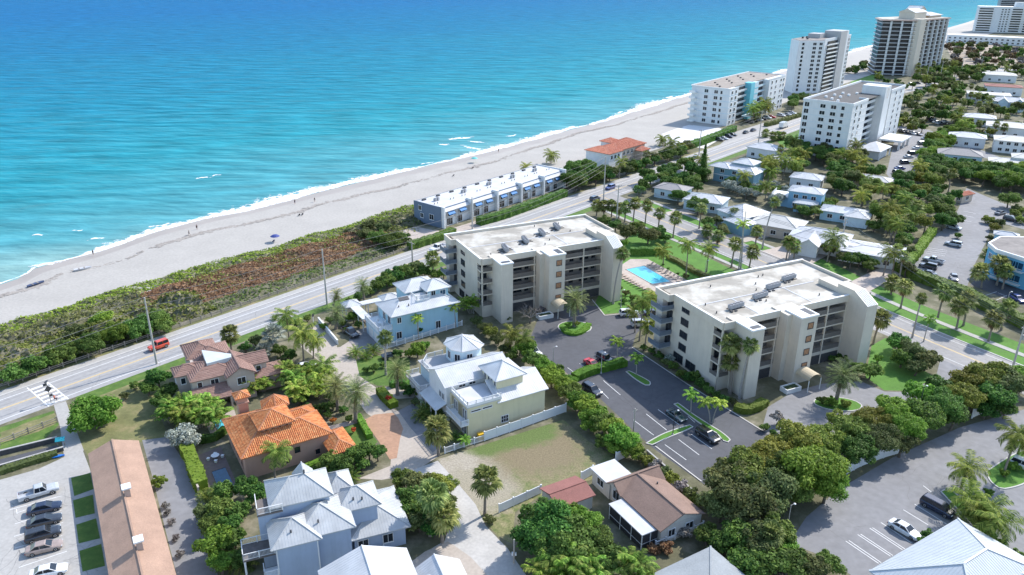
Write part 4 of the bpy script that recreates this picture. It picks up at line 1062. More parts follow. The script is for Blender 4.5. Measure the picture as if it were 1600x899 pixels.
O.box('chimney_stack', 3.2,4.9,14.6,16.3,0,7.4,m_wpeach); O.box('chimney_cornice', 3.0,5.1,14.4,16.5,6.1,6.35,m_wpeach); O.hip(2.7,5.4,14.1,16.8,7.5,0.8,'orange','chimney_roof')
O.wall(14.3,17.6,-3.2,3.0,2.75,m_wpeach); O.hip(13.6,18.2,-3.9,3.6,2.8,1.1,'orange')
O.win(9.2,0.59,2.9,1.0,1.2,'-y',m_wpeach,m_glass,0); O.win(7.4,0.59,1.3,0.6,0.9,'-y',m_wpeach,m_glass,0); O.win(12.6,0.59,1.4,0.8,1.0,'-y',m_wpeach,m_glass,0)
for y in (3,6,9): O.win(0.59,y,2.2,1.2,1.8,'-x',m_wpeach,m_glass,1)
O.wall(9.6,15.0,8.0,12.6,3.2,m_wpeach); O.hip(9.2,15.6,8.4,13.2,3.3,1.1,'orange')

# grey blue house at the bottom
K = House('house', 'tall blue grey house with many grey metal hip roofs at the bottom edge', 'house', G(380+215/5.02,720+712/5.02,7.5), 22)
for (x0,x1,y0,y1,z) in ((0.7,6.1,0.6,6.0,7.45),(4.0,10.7,1.4,8.6,7.43),(1.2,8.8,6.0,11.7,9.95),(10.0,15.2,5.0,9.5,7.45),(11.4,18.8,3.6,12.5,3.45),(8.8,12.2,8.6,12.8,8.2)): K.wall(x0,x1,y0,y1,z,m_wgrey)
K.hip(0,6.7,0,6.6,7.5,2.0,'metalg'); K.hip(3.2,11.4,0.75,9.2,7.52,2.0,'metalg'); K.hip(0.6,9.4,5.5,12.3,10.0,2.2,'metalg'); K.hip(9.4,15.8,4.4,10.1,7.5,1.9,'metalg'); K.hip(10.8,19.5,2.9,13.1,3.5,2.2,'metalg')
K.hip(8.6,12.8,8.2,13.3,8.2,1.5,'metalg')
K.gable(4.6,7.6,10.6,13.2,9.7,1.6,'metalg','y',m_wgrey)
part('chimney_pipe', MB().tube((6,8.9,12.0),(6,8.9,12.8),0.12,0.12,8), m_dark, K.root)
for x, y, z in ((2.9,1.6,8.4),(6.6,2.4,8.4),(12.0,5.6,8.3),(13.2,5.4,8.2)): part('roof_vent', MB().tube((x,y,z),(x,y,z+0.45),0.12,0.12,8), m_dark, K.root)
K.box('roof_deck', -1.0,2.4,5.4,8.9,9.2,9.45,mat('deck_boards',(0.14,0.12,0.11),0.8,0.2,2)); K.rail([(2.4,5.5),(-0.9,5.5),(-0.9,8.9)],9.45,1.0); K.wall(-0.9,2.0,5.9,8.8,9.2,m_wgrey)
K.box('balcony', -3.6,0.7,2.6,6.0,4.6,4.8,MATS['deck_boards']); K.rail([(0.6,2.7),(-3.5,2.7),(-3.5,5.9),(0.6,5.9)],4.8,1.0); K.posts([(-3.4,2.8),(-3.4,5.8)],0,4.6,0.22)
K.box('balcony', -1.2,0.7,0.4,2.4,2.7,2.9,m_trim); K.rail([(0.6,0.5),(-1.1,0.5),(-1.1,2.3)],2.9,1.0); K.posts([(-1.0,0.6),(-1.0,2.2)],0,2.7,0.2)
for x in (12.6,16.2): K.win(x,3.59,1.9,1.4,1.4,'-y')
part('corner_board', MB().box(0.66,0.82,0.56,0.72,0,7.4).box(6.0,6.16,0.54,0.7,0,7.4), m_trim, K.root)
ut = thing('outdoor_shower', 'white equipment enclosure beside the low grey garage roof', 'enclosure', tuple(frame(K.o,22)(14.3,2.2,0)), 22)
part('screen_wall', MB().box(-1.1,1.1,-0.9,-0.8,0,1.5).box(-1.1,-1.0,-0.8,0.9,0,1.49).box(1.0,1.1,-0.8,0.9,0,1.49), m_trim, ut); part('unit', MB().lathe([(0.45,0),(0.45,0.9),(0.35,0.95),(0.2,0.95)],12), m_dark, ut)

# white metal roofed houses cut by the bottom edge
q0 = G(580.7,848,8.5)
W1 = House('house', 'house with bright white metal gable roof cut by the bottom edge', 'house', q0, 22)
W1.gable(-7.2,4.6,-16,0,6.2,2.3,'metal','y',m_wwhite); W1.wall(-6.7,4.1,-15.6,-0.4,6.15,m_wgrey); W1.gable(-9.0,-1.0,-9.5,-3.5,6.0,1.5,'metal','x',m_wwhite); W1.wall(-8.6,-6.7,-9.1,-3.9,5.9,m_wgrey)
q1 = G(677,866,6.6)
W2 = House('house', 'small house with white metal gable roof at the bottom edge beside the forecourt', 'house', q1, 22)
W2.gable(-3.4,3.6,-14,0,4.6,2.0,'metal','y',m_wwhite); W2.wall(-3.0,3.2,-13.6,-0.4,4.55,m_wwhite); W2.gable(-6.0,-0.6,-4.6,-0.8,4.5,1.3,'metal','x',m_wwhite); W2.wall(-5.6,-3.0,-4.2,-1.2,4.4,m_wwhite)
# long tan building on the left
L_ = House('motel_building', 'long low building with tan shingle gable roof and two white capped chimneys', 'motel', G(565/4.107,680+120/4.107,3.2), -59)
L_.wall(0.5,46.6,0.9,7.3,3.15,m_wtan); L_.gable(0,47,0,7.75,3.2,1.5,'tan','x',m_wtan,inset=0.5)
for x in (17.2,30.6):
    c = part('chimney', MB().box(x-0.45,x+0.45,3.9,4.7,4.2,6.0), mat('chimney_stucco',(0.42,0.33,0.28),0.9,0.1,1), L_.root); put('chimney_cap', MB().box(x-0.75,x+0.75,3.65,4.95,6.0,6.22).mesh('chimney_cap', m_trim), c)
for i in range(9): 
    x = 3.0+4.9*i; L_.win(x,0.89,1.6,1.3,1.3,'-y'); part('door', MB().box(x+1.5,x+2.4,0.82,0.88,0.05,2.1), m_trim, L_.root)
# small brown roofed bungalow, screen porch, shed
S = House('bungalow', 'small cream bungalow with brown shingle roof and white flat porch roofs', 'bungalow', G(800+920/3.995,674+610/3.995,3.0), -60.5)
m_wcream = wallm('cream_siding', (0.56,0.52,0.46))
S.wall(-12.2,0.2,0.2,7.9,2.95,m_wcream); S.gable(-10.4,0.6,-0.3,8.3,3.0,1.6,'brownsh','x',m_wcream); S.gable(-12.7,-8.8,-0.5,8.5,3.02,1.45,'brownsh','y',m_wcream)
S.wall(-16.9,-12.2,0.0,4.2,2.85,m_wcream); S.box('flat_roof', -17.3,-12.5,-0.35,4.6,2.85,3.02,m_flatw)
S.box('porch_roof', -8.5,-0.3,-2.9,0.5,2.6,2.76,m_flatw); S.posts([(-8.3,-2.75),(-5.6,-2.75),(-2.9,-2.75),(-0.45,-2.75),(-0.45,-1.2),(-8.3,-1.2)],0,2.6,0.12)
part('porch_screen', MB().box(-8.3,-0.45,-2.76,-2.74,0.1,2.55).box(-0.46,-0.44,-2.7,0.2,0.1,2.55).box(-8.31,-8.29,-2.7,0.2,0.1,2.55), mat('insect_screen',(0.035,0.035,0.04),0.7,0.15,3), S.root)
part('porch_rail', MB().box(-8.3,-0.45,-2.8,-2.72,0.9,0.98).box(-0.5,-0.42,-2.7,0.2,0.9,0.98), m_trim, S.root)
S.win(-10.6,0.19,1.7,1.5,1.5,'-y'); S.win(-14.6,-0.01,1.7,1.6,1.2,'-y'); S.win(0.21,2.2,1.6,1.2,1.3,'+x'); S.win(0.21,5.6,1.6,1.4,1.2,'+x')
part('gable_vent', MB().box(-10.95,-10.55,-0.16,-0.1,3.4,3.9), m_dark, S.root); part('roof_vent', MB().tube((-7.5,5.6,3.9),(-7.5,5.6,4.4),0.12,0.12,8), m_dark, S.root)
fb = frame(S.o, -60.5)
D = House('shed', 'wooden shed with red brown gable roof beside the white fence', 'shed', fb(-17.0,-10.1), -60.5)
D.wall(0.4,5.3,0.3,6.5,2.6,m_wcream); D.gable(0,5.7,0,6.8,2.65,0.75,'redsh','y',m_wcream); part('door', MB().box(3.3,4.2,6.5,6.56,0.05,2.05), m_trim, D.root)
# grey shingled roof and the big white metal roof at the bottom right
P_ = House('house', 'house with grey shingle hip roof cut by the bottom edge', 'house', G(1086.6,865.5,5.0), -59)
P_.hip(-1.5,14,-7.5,4.5,3.2,1.8,'greysh'); P_.wall(-1.0,13.5,-7,4,3.15,m_wcream)
c0 = G(1496.6,810,3.6); c1 = G(1357.7,892,3.6)
azr = math.degrees(atan2((c0-c1).y,(c0-c1).x))
Q = House('pavilion', 'building with large pale blue white metal hip roof in the bottom right corner', 'building', c1, azr)
LL = (c0-c1).length
Q.hip(0,LL,-15.5,0,3.6,3.6,'metalb'); Q.wall(0.8,LL-0.8,-14.7,-0.8,3.55,m_wpale); Q.gable(LL-9,LL-2.5,-17.5,-9,3.58,1.7,'metalb','y',m_wpale)
part('roof_vent', MB().tube((7,-5.5,4.6),(7,-5.5,5.5),0.12,0.12,8), m_dark, Q.root)
# ------------------------------------------------------------------ buildings farther off
def simple_win(H, x, y, z, w, h, face, fm=None, gm=None):
    """window of a far building: frame and pane in one small object"""
    fm = fm or m_trim; gm = gm or m_glass
    k = ('sw', w, h, fm.name, gm.name)
    if k not in MESH:
        mb = MB(); t = 0.12
        mb.box(0,0.1,-w/2-t,-w/2,-h/2-t,h/2+t); mb.box(0,0.1,w/2,w/2+t,-h/2-t,h/2+t); mb.box(0,0.098,-w/2,w/2,h/2,h/2+t); mb.box(0,0.14,-w/2,w/2,-h/2-t,-h/2)
        mb.add([(0.05,-w/2,-h/2),(0.05,w/2,-h/2),(0.05,w/2,h/2),(0.05,-w/2,h/2)],[(0,1,2,3)],1)
        if w > 1.5: mb.box(0.0,0.085,-0.05,0.05,-h/2,h/2)
        MESH[k] = mb.mesh('window', [fm, gm])
    a = {'+x':0,'+y':90,'-x':180,'-y':270}.get(face, face)
    return put('window', MESH[k], H.root, (x,y,z), RAD(a))

# row of five beach townhouses
T = House('townhouse_row', 'row of five grey and white flat roofed townhouses between beach and hedge', 'townhouses', G(640+320/6.154,250+655/6.154,0), 50.5)
T.wall(-0.3,65.0,0.6,12.3,6.2,m_wslate); T.box('roof', 0.0,64.8,1.4,12.4,6.2,6.5,m_flatw); T.box('roof_edge', -0.4,65.2,12.3,12.5,6.1,6.75,m_wgry)
part('end_parapet', MB().box(-0.55,-0.3,0.2,12.5,0,6.9), m_wslate, T.root); part('end_parapet', MB().box(65.0,65.25,0.2,12.5,0,6.9), m_wwhite, T.root)
for i in range(6):
    x = 13.0*i; T.box('party_wall', x-0.35,x+0.35,-1.0,1.6,0,7.0,m_wwhite)
m_awnb = mat('blue_canvas', (0.05,0.20,0.45), 0.7, 0.08, 2)
for i in range(5):
    x = 13.0*i
    T.roof([[(x+0.35,-0.5,5.2),(x+12.65,-0.5,5.2),(x+12.65,1.6,6.62),(x+0.35,1.6,6.62)]],'pale','front_roof')
    T.box('upper_wall', x+0.35,x+12.65,-0.05,0.6,2.75,5.15,m_wgry); T.box('lower_wall', x+0.35,x+12.65,0.25,0.6,0,2.75,m_wwhite); T.box('mullion_pier', x+6.35,x+6.65,-0.15,0.0,0,5.15,m_wwhite)
    for d in (3.6,9.0):
        T.win(x+d,-0.06,4.0,2.4,1.5,'-y')
        part('awning', MB().add([(x+d-1.5,-1.0,4.1),(x+d+1.5,-1.0,4.1),(x+d+1.5,-0.1,4.85),(x+d-1.5,-0.1,4.85),(x+d-1.5,-1.0,3.9),(x+d+1.5,-1.0,3.9)],[(0,1,2,3),(4,5,1,0)]), m_awnb, T.root)
    for d in (3.4,7.9):
        T.win(x+d,0.24,1.35,2.6,2.2,'-y',m_trim,m_glass,2)
    for d in (4.4,5.5): condenser(T.root, x+d, 7.5, 6.5, 0.2, 1.15)
    part('roof_vent', MB().box(x+2.0,x+3.4,10.6,11.4,6.5,7.0), m_dark, T.root); part('roof_vent', MB().box(x+8.6,x+9.8,10.6,11.4,6.5,7.0), m_dark, T.root)
    for d in (1.5,3.0,9.0,10.5): part('vent_pipe', MB().tube((x+d,5.0,6.5),(x+d,5.0,7.0),0.13,0.13,7), m_dark, T.root)
for y, z, w, h in ((9.6,5.0,1.3,1.5),(8.8,2.6,1.4,1.4),(4.4,2.9,1.9,1.7)): T.win(-0.56,y,z,w,h,'-x')

# red roofed beach house
RH = House('beach_house', 'long house with salmon red tile hip roofs on the beach among trees', 'house', G(880+435/5.995,180+370/5.995,6.0), 48.7)
RH.wall(0.6,10.0,0.6,12.4,5.95,m_wwhite); RH.hip(0,10.5,0,13,6.0,1.7,'red'); RH.wall(9.0,29.0,1.6,11.4,5.95,m_wtan); RH.hip(7.5,29.8,1.0,12,6.0,1.9,'red'); RH.wall(14,20,9.0,14.4,7.4,m_wwhite); RH.hip(13.4,20.6,8.5,15,7.4,1.3,'red'); RH.hip(21,28,-2.2,3.0,4.2,1.2,'red'); RH.wall(21.5,27.5,-1.8,2,4.15,m_wtan); RH.hip(24,31,5,14,5.8,1.6,'red')
for x in (2.5,5,7.5,13,16,19): RH.win(x,0.59 if x < 10 else 1.59,4.2,1.2,1.5,'-y')

# six storey beach block with turquoise shaft
BB = House('apartment_building', 'white six storey beachfront block with a turquoise stair shaft', 'apartment building', G(1060+530/6.917,100+270/6.917,19.0), 51)
BB.wall(0.0,73,1.5,20,18.6,m_wwhite); BB.box('roof', -0.2,73,1.3,20.3,18.6,18.9,mat('brown_gravel_roof',(0.30,0.255,0.215),0.95,0.15,0.3,scale2=0.8)); BB.wall(0,10.5,-1.6,1.5,18.7,m_wwhite); BB.wall(50,73,-2.2,1.5,18.7,m_wwhite)
part('parapet', MB().box(-0.3,73.2,20.0,20.4,18.6,19.3).box(72.8,73.2,-2.3,20.0,18.6,19.296).box(-0.3,0.1,-1.7,20.0,18.6,19.15).box(0.1,10.6,-1.7,-1.4,18.6,19.15).box(50,72.8,-2.3,-2.0,18.6,19.15), m_wwhite, BB.root)
BB.box('stair_shaft', 26.0,31.0,-1.8,2.2,0,19.3,m_wturq); BB.wall(31,38,-1.0,2,18.8,m_wpale)
for k in range(6):
    z = 1.6+3.05*k
    BB.box('floor_band', -0.06,10.55,-1.66,1.6,z+1.55,z+1.75,m_wpale) if k < 5 else None
    part('end_band', MB().box(-0.07,-0.01,-1.5,20,z+1.5,z+1.7), m_wpale, BB.root) if k < 5 else None
    part('turquoise_band', MB().box(31.0,38.0,-1.06,-1.0,z-1.4,z-0.9), m_wturq, BB.root)
    part('gallery_shade_panel', MB().box(39.0,49.8,1.38,1.5,z-1.0,z+1.0), m_dark, BB.root); part('gallery_rail', MB().box(39.0,49.9,0.2,0.32,z-1.3,z-0.3), m_wpale, BB.root); part('gallery_shade_panel', MB().box(11,25.6,1.38,1.5,z-0.9,z+0.9), m_dark, BB.root); part('gallery_rail', MB().box(10.6,25.9,0.3,0.42,z-1.3,z-0.3), m_wwhite, BB.root)  # dark panels paint the galleries' shade onto the back wall
    for x in (3,7.5): simple_win(BB,x,-1.62,z,1.5,1.5,'-y')
    for x in (54,60,67,71): simple_win(BB,x,-2.22,z,1.5,1.5,'-y')
    for y, w in ((3.0,1.1),(6.0,2.0),(11.5,2.0)): simple_win(BB,-0.02,y,z,w,1.6,'-x')
    part('balcony', MB().box(-2.6,-0.05,16.5,20,z-1.35,z-1.1).box(-2.65,-2.55,16.5,20,z-1.1,z-0.2), m_trim, BB.root)
for i in range(12): part('roof_vent', MB().box(4+5.6*i,5+5.6*i,6+(i*37)%11,6.8+(i*37)%11,18.9,19.5), m_dark, BB.root)
BB.box('carport', 17,27,-7.5,-2,3.0,3.3,m_wpale); BB.posts([(17.4,-7),(22,-7),(26.6,-7)],0,3.0,0.3)

# eight storey white block inland of the road
MD = House('apartment_building', 'white eight storey block with grey roof and oval emblem on its shaft', 'apartment building', G(1230+715/6.916,120+310/6.916,23.6), 50)
MD.wall(0,76,4.0,21.3,23.2,m_wwhite); MD.wall(0,19.4,0,4.0,23.3,m_wwhite); MD.wall(54,76,0.0,4.0,23.3,m_wwhite); MD.box('roof',0.4,75.6,0.4,20.9,23.3,23.5,mat('dark_gravel_roof',(0.10,0.095,0.09),0.95,0.12,0.3))
part('parapet', MB().box(-0.2,76.2,21.0,21.6,23.2,24.3).box(-0.2,0.3,-0.2,21.0,23.2,24.296).box(0.3,19.6,-0.2,0.3,23.2,24.292).box(19.3,19.6,0.3,4,23.2,24.288).box(54,76.2,-0.2,0.3,23.2,24.292).box(75.8,76.2,0.3,21,23.2,24.29), m_wwhite, MD.root)
MD.box('stair_shaft', 38.5,46.5,-1.5,9.0,0,27.2,m_wwhite)
em = MB(); n = 20
for i in range(n):
    a0 = 2*pi*i/n; a1 = 2*pi*(i+1)/n; em.add([(42.5+1.3*cos(a0),-1.56,24.0+2.4*sin(a0)),(42.5+1.3*cos(a1),-1.56,24.0+2.4*sin(a1)),(42.5+1.0*cos(a1),-1.56,24.0+2.0*sin(a1)),(42.5+1.0*cos(a0),-1.56,24.0+2.0*sin(a0))],[(0,1,2,3)])
part('oval_emblem', em, m_wtan, MD.root)
for k in range(8):
    z = 1.6+2.9*k
    for y, w in ((4.0,1.3),(8.0,2.2),(12.6,2.2)): simple_win(MD,-0.02,y,z,w,1.5,'-x')
    simple_win(MD,-0.02,19.6,z,1.9,1.8,'-x')
    for x in (5,11): simple_win(MD,x,-0.02,z,1.4,1.5,'-y')
    for x in (62,70): simple_win(MD,x,-0.02,z,1.4,1.5,'-y')
    part('dark_gallery', MB().box(47.0,53.8,3.9,4.0,z-1.1,z+1.1), m_dark, MD.root); part('balcony', MB().box(47.0,54,1.5,3.9,z-1.45,z-1.2).box(47.0,54,1.45,1.55,z-1.2,z-0.2), m_wwhite, MD.root); part('balcony', MB().box(19.5,38.4,2.2,3.9,z-1.45,z-1.2).box(19.5,38.4,2.15,2.25,z-1.2,z-0.2), m_wwhite, MD.root); part('dark_gallery', MB().box(20.5,38.2,3.9,4.0,z-1.1,z+1.1), m_glass, MD.root)  # dark sheet in the right recess paints its shade on the back wall
    part('floor_line', MB().box(-0.05,0.0,0.3,21,z-1.5,z-1.4), m_wpale, MD.root); part('floor_line', MB().box(0.1,19.3,-0.06,0.0,z-1.5,z-1.3), m_trim, MD.root); part('floor_line', MB().box(54.1,76,-0.06,0,z-1.5,z-1.3), m_trim, MD.root)
for i in range(8): part('roof_vent', MB().box(5+4*i,6.2+4*i,8+(i*31)%9,9+(i*31)%9,23.5,24.3), m_trim, MD.root)
MD.box('entrance_canopy', 36,52,-13,-3,3.6,4.4,m_trim); MD.posts([(37,-12),(51,-12),(44,-12)],0,3.6,0.9)
GH = House('gatehouse', 'white canopy with pyramid roof at the foot of the eight storey block', 'canopy', G(1338,233,4.0), 0)
gp = [G(1338,233,4.0), G(1376,238,4.0), G(1394,229,4.0), G(1360,223,4.0)]; gc = (gp[0]+gp[1]+gp[2]+gp[3])/4 + Vector((0,0,2.6)) - GH.o + Vector((0,0,4.0))*0
gp = [p - Vector((GH.o.x,GH.o.y,0)) for p in gp]; gc = (gp[0]+gp[1]+gp[2]+gp[3])/4 + Vector((0,0,2.8))
GH.roof([[gp[i], gp[(i+1)%4], gc] for i in range(4)], 'pale'); GH.posts([(p.x*0.9+gc.x*0.1,p.y*0.9+gc.y*0.1) for p in gp],0,4.0,0.5)
gq = [(p.x*0.75+gc.x*0.25,p.y*0.75+gc.y*0.25) for p in gp]; GH.poly('wall', gq, 0, 3.9, m_wwhite)

# white tower by the beach
O1 = G(1289.4,64,33)
T1 = House('tower_block', 'white thirteen storey tower with grey shaft standing by the beach', 'apartment tower', O1, 50)
T1.poly('wall', [(-12.5,12.2),(0,0),(23,0),(23,3.5),(34,3.5),(34,0),(49,0),(49,21),(-3.5,21)], 0, 33, m_wwhite)
T1.poly('roof', [(-11.5,12.4),(0.4,0.8),(22,0.8),(22,4.2),(35,4.2),(35,0.8),(48.4,0.8),(48.4,20.4),(-3.2,20.4)], 33, 33.25, m_grav)
T1.box('stair_shaft', 22.5,34.5,-2.0,9,0,37.6,m_wgry); T1.box('shaft_face', 34.5,38,-1.9,9,0,37.5,m_wwhite); T1.box('lift_house', 12,22,8,16,33,36,m_wgry)
wd = math.degrees(atan2(-12.2,12.5)); fn = wd - 90
for k in range(12):
    z = 2.2+2.62*k
    for s_, w in ((0.18,1.5),(0.62,2.2),(0.86,2.0)):
        simple_win(T1,-12.5+12.5*s_,12.2-12.2*s_,z,w,1.6,fn)
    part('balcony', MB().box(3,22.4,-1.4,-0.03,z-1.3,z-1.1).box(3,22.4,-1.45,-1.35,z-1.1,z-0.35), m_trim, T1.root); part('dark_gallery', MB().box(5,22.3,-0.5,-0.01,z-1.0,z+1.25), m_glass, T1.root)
    for x, w in ((40.5,3.4),(44.8,1.2),(47.4,1.2)): simple_win(T1,x,-0.02,z,w,1.7,'-y')
    part('floor_line', MB().box(38.1,48.9,-0.06,0.0,z-1.35,z-1.15), m_trim, T1.root)
for i in range(9): part('roof_vent', MB().box(-1+4.7*i,0.2+4.7*i,11+(i*17)%6,12+(i*17)%6,33.25,34.4), m_dark, T1.root)
part('parapet', MB().box(0,22.5,-0.02,0.4,33,34.1).box(38,49.1,-0.1,0.4,33,34.1).box(48.7,49.1,0.4,21,33,34.096), m_wwhite, T1.root)

# tower with white balcony bands
P0 = G(1350+190/6.42,205/6.42,40); P1 = G(1350+555/6.42,210/6.42,40)
T2 = House('tower_block', 'tall beige tower ringed by white balcony bands with gabled roof house', 'apartment tower', P1, 39)
wl = (P0-P1).length; au = math.degrees(atan2((P0-P1).y,(P0-P1).x)) - 39; l0 = (wl*cos(RAD(au)), wl*sin(RAD(au)))
fp = [l0,(0,0),(9,0.5),(50,0.5),(50,22),(l0[0]+18,l0[1]+14)]
fp = [(p[0],p[1]) for p in fp]
T2.poly('wall', [(p[0]*0.97+0.8,p[1]*0.97+0.9) for p in fp], 0, 39.4, mat('tower_glazing',(0.02,0.022,0.03),0.3,0.3,0.4))
cxm = sum(p[0] for p in fp)/6; cym = sum(p[1] for p in fp)/6
def off(k): return [(cxm+(p[0]-cxm)*k, cym+(p[1]-cym)*k) for p in fp]
for k in range(14):
    z = 1.0+2.86*k
    mb = MB(); o1 = off(1.035); mb.prism(o1, z-0.2, z+0.12)
    part('balcony_slab', mb, m_wwhite, T2.root)
    rl = MB()
    for a, b in zip(o1, o1[1:]+o1[:1]):
        rl.bar((a[0],a[1],z+0.72),(b[0],b[1],z+0.72),0.10,0.16)
    part('balcony_rail', rl, m_dark, T2.root)
T2.poly('roof', off(1.06), 39.7, 40.4, mat('salmon_roof_edge',(0.55,0.40,0.34),0.8,0.06,0.3)); T2.poly('roof_top', off(1.02), 40.4, 40.75, m_flat)
T2.poly('shaft', [(-1.6,-2.4),(7.6,-1.9),(7.6,5),(-1.6,5)], 0, 41.2, m_wcondo)
for a, b in ((0.25,0.3),(0.55,0.6),(0.85,0.9)):
    A = Vector((*fp[0],0)); Bv = Vector((*fp[1],0)); q = A.lerp(Bv, a); part('pier', MB().box(q.x-0.5,q.x+0.5,q.y-0.6,q.y+0.6,0,39.5), m_wwhite, T2.root)
for x in (16,25,33,41,48): part('pier', MB().box(x-0.45,x+0.45,-0.6,0.8,0,39.5), m_wwhite, T2.root)
T2.wall(2,20,5,17,45.5,m_wcondo,40.4); T2.gable(1,21,4.5,17.5,45.5,2.6,'pale','x',m_wcondo); T2.wall(16,26,9,19,46.5,m_wcondo,40.4); T2.gable(15.5,27,8.5,19.5,46.5,3.0,'pale','y',m_wcondo)
T2.wall(28,48,6,18,42.5,m_wtan,40.4); T2.hip(27,49,5,19,42.5,2.0,'pale')

# farthest blocks
o = G(1400+980/8,400/8,0)
FB = House('tower_block', 'white balconied slab tower at the far top right', 'apartment tower', o, -20)
FB.wall(0,110,0,18,30,m_wwhite)
for k in range(10):
    z = 1.8+2.85*k
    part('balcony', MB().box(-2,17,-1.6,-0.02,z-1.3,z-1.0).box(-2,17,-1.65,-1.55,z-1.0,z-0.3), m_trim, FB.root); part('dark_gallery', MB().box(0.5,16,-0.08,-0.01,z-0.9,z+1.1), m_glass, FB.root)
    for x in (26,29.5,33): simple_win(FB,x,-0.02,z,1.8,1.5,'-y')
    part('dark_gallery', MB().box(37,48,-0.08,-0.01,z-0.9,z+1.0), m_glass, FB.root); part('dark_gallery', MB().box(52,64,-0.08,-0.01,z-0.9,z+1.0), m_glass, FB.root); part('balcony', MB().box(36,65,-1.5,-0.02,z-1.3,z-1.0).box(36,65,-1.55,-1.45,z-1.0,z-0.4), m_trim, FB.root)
FB.box('roof', -0.3,110.3,-0.3,18.3,30,30.8,m_trim); FB.box('penthouse', 40,60,4,14,30.8,36,m_wwhite)
o = G(1572,28,0)
FC = House('tower_block', 'dark banded tower behind the far white slab at the top right corner', 'apartment tower', frame(o,-20)(6,110), -20)
FC.wall(0,60,0,20,46,m_wgry)
for k in range(15): part('dark_band', MB().box(2,60,-0.1,-0.01,1.5+3*k,3.3+3*k), m_glass, FC.root)
FC.box('roof', -0.4,60.4,-0.4,20.4,46,47,m_wgry)
FL = House('apartment_building', 'long low white flat roofed block in front of the far white slab', 'apartment building', G(1478,66,0), -32)
FL.wall(0,120,0,14,7.5,m_wwhite); FL.box('roof', -0.3,120.3,-0.3,14.3,7.5,8.0,m_trim)
for i in range(22):
    for z in (2,5): simple_win(FL,3+5*i,-0.02,z,2.0,1.5,'-y')

# ------------------------------------------------------------------ houses across the side road
def hse(name, label, px, ze, az, L, W, rise, style, wall, wins=3, cat='house', extra=None, two=False):
    """house whose roof centre at eave height ze shows at px"""
    c = G(*px, ze); f = frame(c, az); o = f(-L/2, -W/2)
    X = House(name, label, cat, o, az)
    X.wall(0.5,L-0.5,0.5,W-0.5,ze-0.05,wall); 
    if style == 'flat': X.flat(0,L,0,W,ze,m_flatw,0.3)
    else: X.hip(0,L,0,W,ze,rise,style)
    zs = (1.6,4.4) if two else (1.7,)
    for z in zs:
        for i in range(wins): X.win(1.6+(L-3.2)*(i+0.5)/wins,0.49,z,1.5,1.3,'-y')
        for i in range(max(1,wins-1)): X.win(0.49,1.4+(W-2.8)*(i+0.5)/max(1,wins-1),z,1.2,1.3,'-x')
    return X
X = hse('house','teal blue two storey house with white hip roofs and white trim by the coast road',(1155,262),5.8,-40,18,9,1.4,'metal_far',m_wteal,3,two=True); X.roof
X.hip(-1.5,7.5,-0.8,6,5.9,1.3,'metal_far'); X.wall(6.6,14.5,4.0,11.5,7.6,m_wteal); X.hip(6,15,3.4,12,7.7,1.5,'metal_far'); X.wall(12.4,18.2,-2.4,4,5.75,m_wteal); X.hip(11.8,18.8,-3,4.6,5.85,1.7,'metal_far'); X.box('white_band',0.4,17.6,0.42,0.5,2.7,3.0,m_trim)
X = hse('house','white house with white hip roof on the coast road corner before the green lawn',(1197,230),4.6,-42,14,10,1.7,'pale',m_wwhite,3)
X = hse('bungalow','grey walled bungalow with white hip roof first behind the side road trees',(1104,310),3.6,-30,14,10,1.6,'metal_far',m_wpale,3)
X = hse('bungalow','white gable roofed bungalow with turquoise gable beside its driveway',(1162,330),4.0,31,13,12,2.4,'metal_far',m_wpale,3); X.hip(-5,3,-5,4,3.6,1.3,'metal_far'); X.wall(-4.5,2.5,-4.5,3.5,3.5,m_wteal)
X = hse('bungalow','tan bungalow with wide cream hip roof behind the leaning tall palm',(1217,347),3.6,-33,15.5,12,2.2,'cream',m_wtan,3)
X = hse('bungalow','bungalow with broad white roof and front gable beside the utility pole',(1282,369),3.6,-30,17,13,2.4,'pale',m_wwhite,3); X.gable(4,10,-4.5,6,3.55,1.9,'pale','y',m_wwhite); X.wall(4.4,9.6,-4.1,0.6,3.5,m_wwhite)
X = hse('bungalow','low bungalow with patched white flat roof behind the hedge',(1363,389),3.4,-30,17,12,0.7,'pale',m_wwhite,3)
for i in range(6): part('roof_patch', MB().obox((3+2.2*i,4+((i*7)%5)*0.9,3.78),(0.7,0,0),(0,0.35,0),(0,0,0.02)), m_dark, X.root)
X = hse('house','bright blue two storey house with white hip roof among trees',(1262,297),6.2,-30,12,8.5,1.3,'metal_far',m_wblue2,3,two=True); X.wall(-5,0.5,1,8,3.4,m_wblue2); X.box('roof_deck',-5.3,0.5,0.7,8.3,3.4,3.6,m_trim); X.rail([(0.4,0.8),(-5.2,0.8),(-5.2,8.2)],3.6,0.9); X.hip(3,11,-4,1.5,3.3,1.0,'metal_far'); X.wall(3.5,10.5,-3.5,0.5,3.25,m_wblue2)
X = hse('bungalow','low pale blue bungalow with white hip roofs beside parked cars under trees',(1320,329),3.3,-30,15,8,1.2,'metal_far',m_wblue,3); X.hip(8,16,-3,5,3.35,1.3,'metal_far'); X.wall(8.5,15.5,-2.5,4.5,3.3,m_wpale)
X = hse('pavilion','small white roofed pavilion hidden among dense trees',(1366,279),3.6,-35,13,8,1.2,'cream',m_wtan,2,cat='pavilion')
X = hse('house','pale blue two storey house with grey tile hip roof beyond the tree belt',(1500,239),6.0,-25,17,11,2.0,'greyt',m_wpale,4,two=True)
X = hse('house','wide house with cream flat hip roof farthest behind the tree belt',(1580,196),5.2,-30,22,15,1.6,'cream',m_wwhite,4)
X = hse('house','white two storey house with cream roof beside the grey tile roofed house',(1588,218),5.6,-28,18,13,1.6,'cream',m_wwhite,5,two=True)
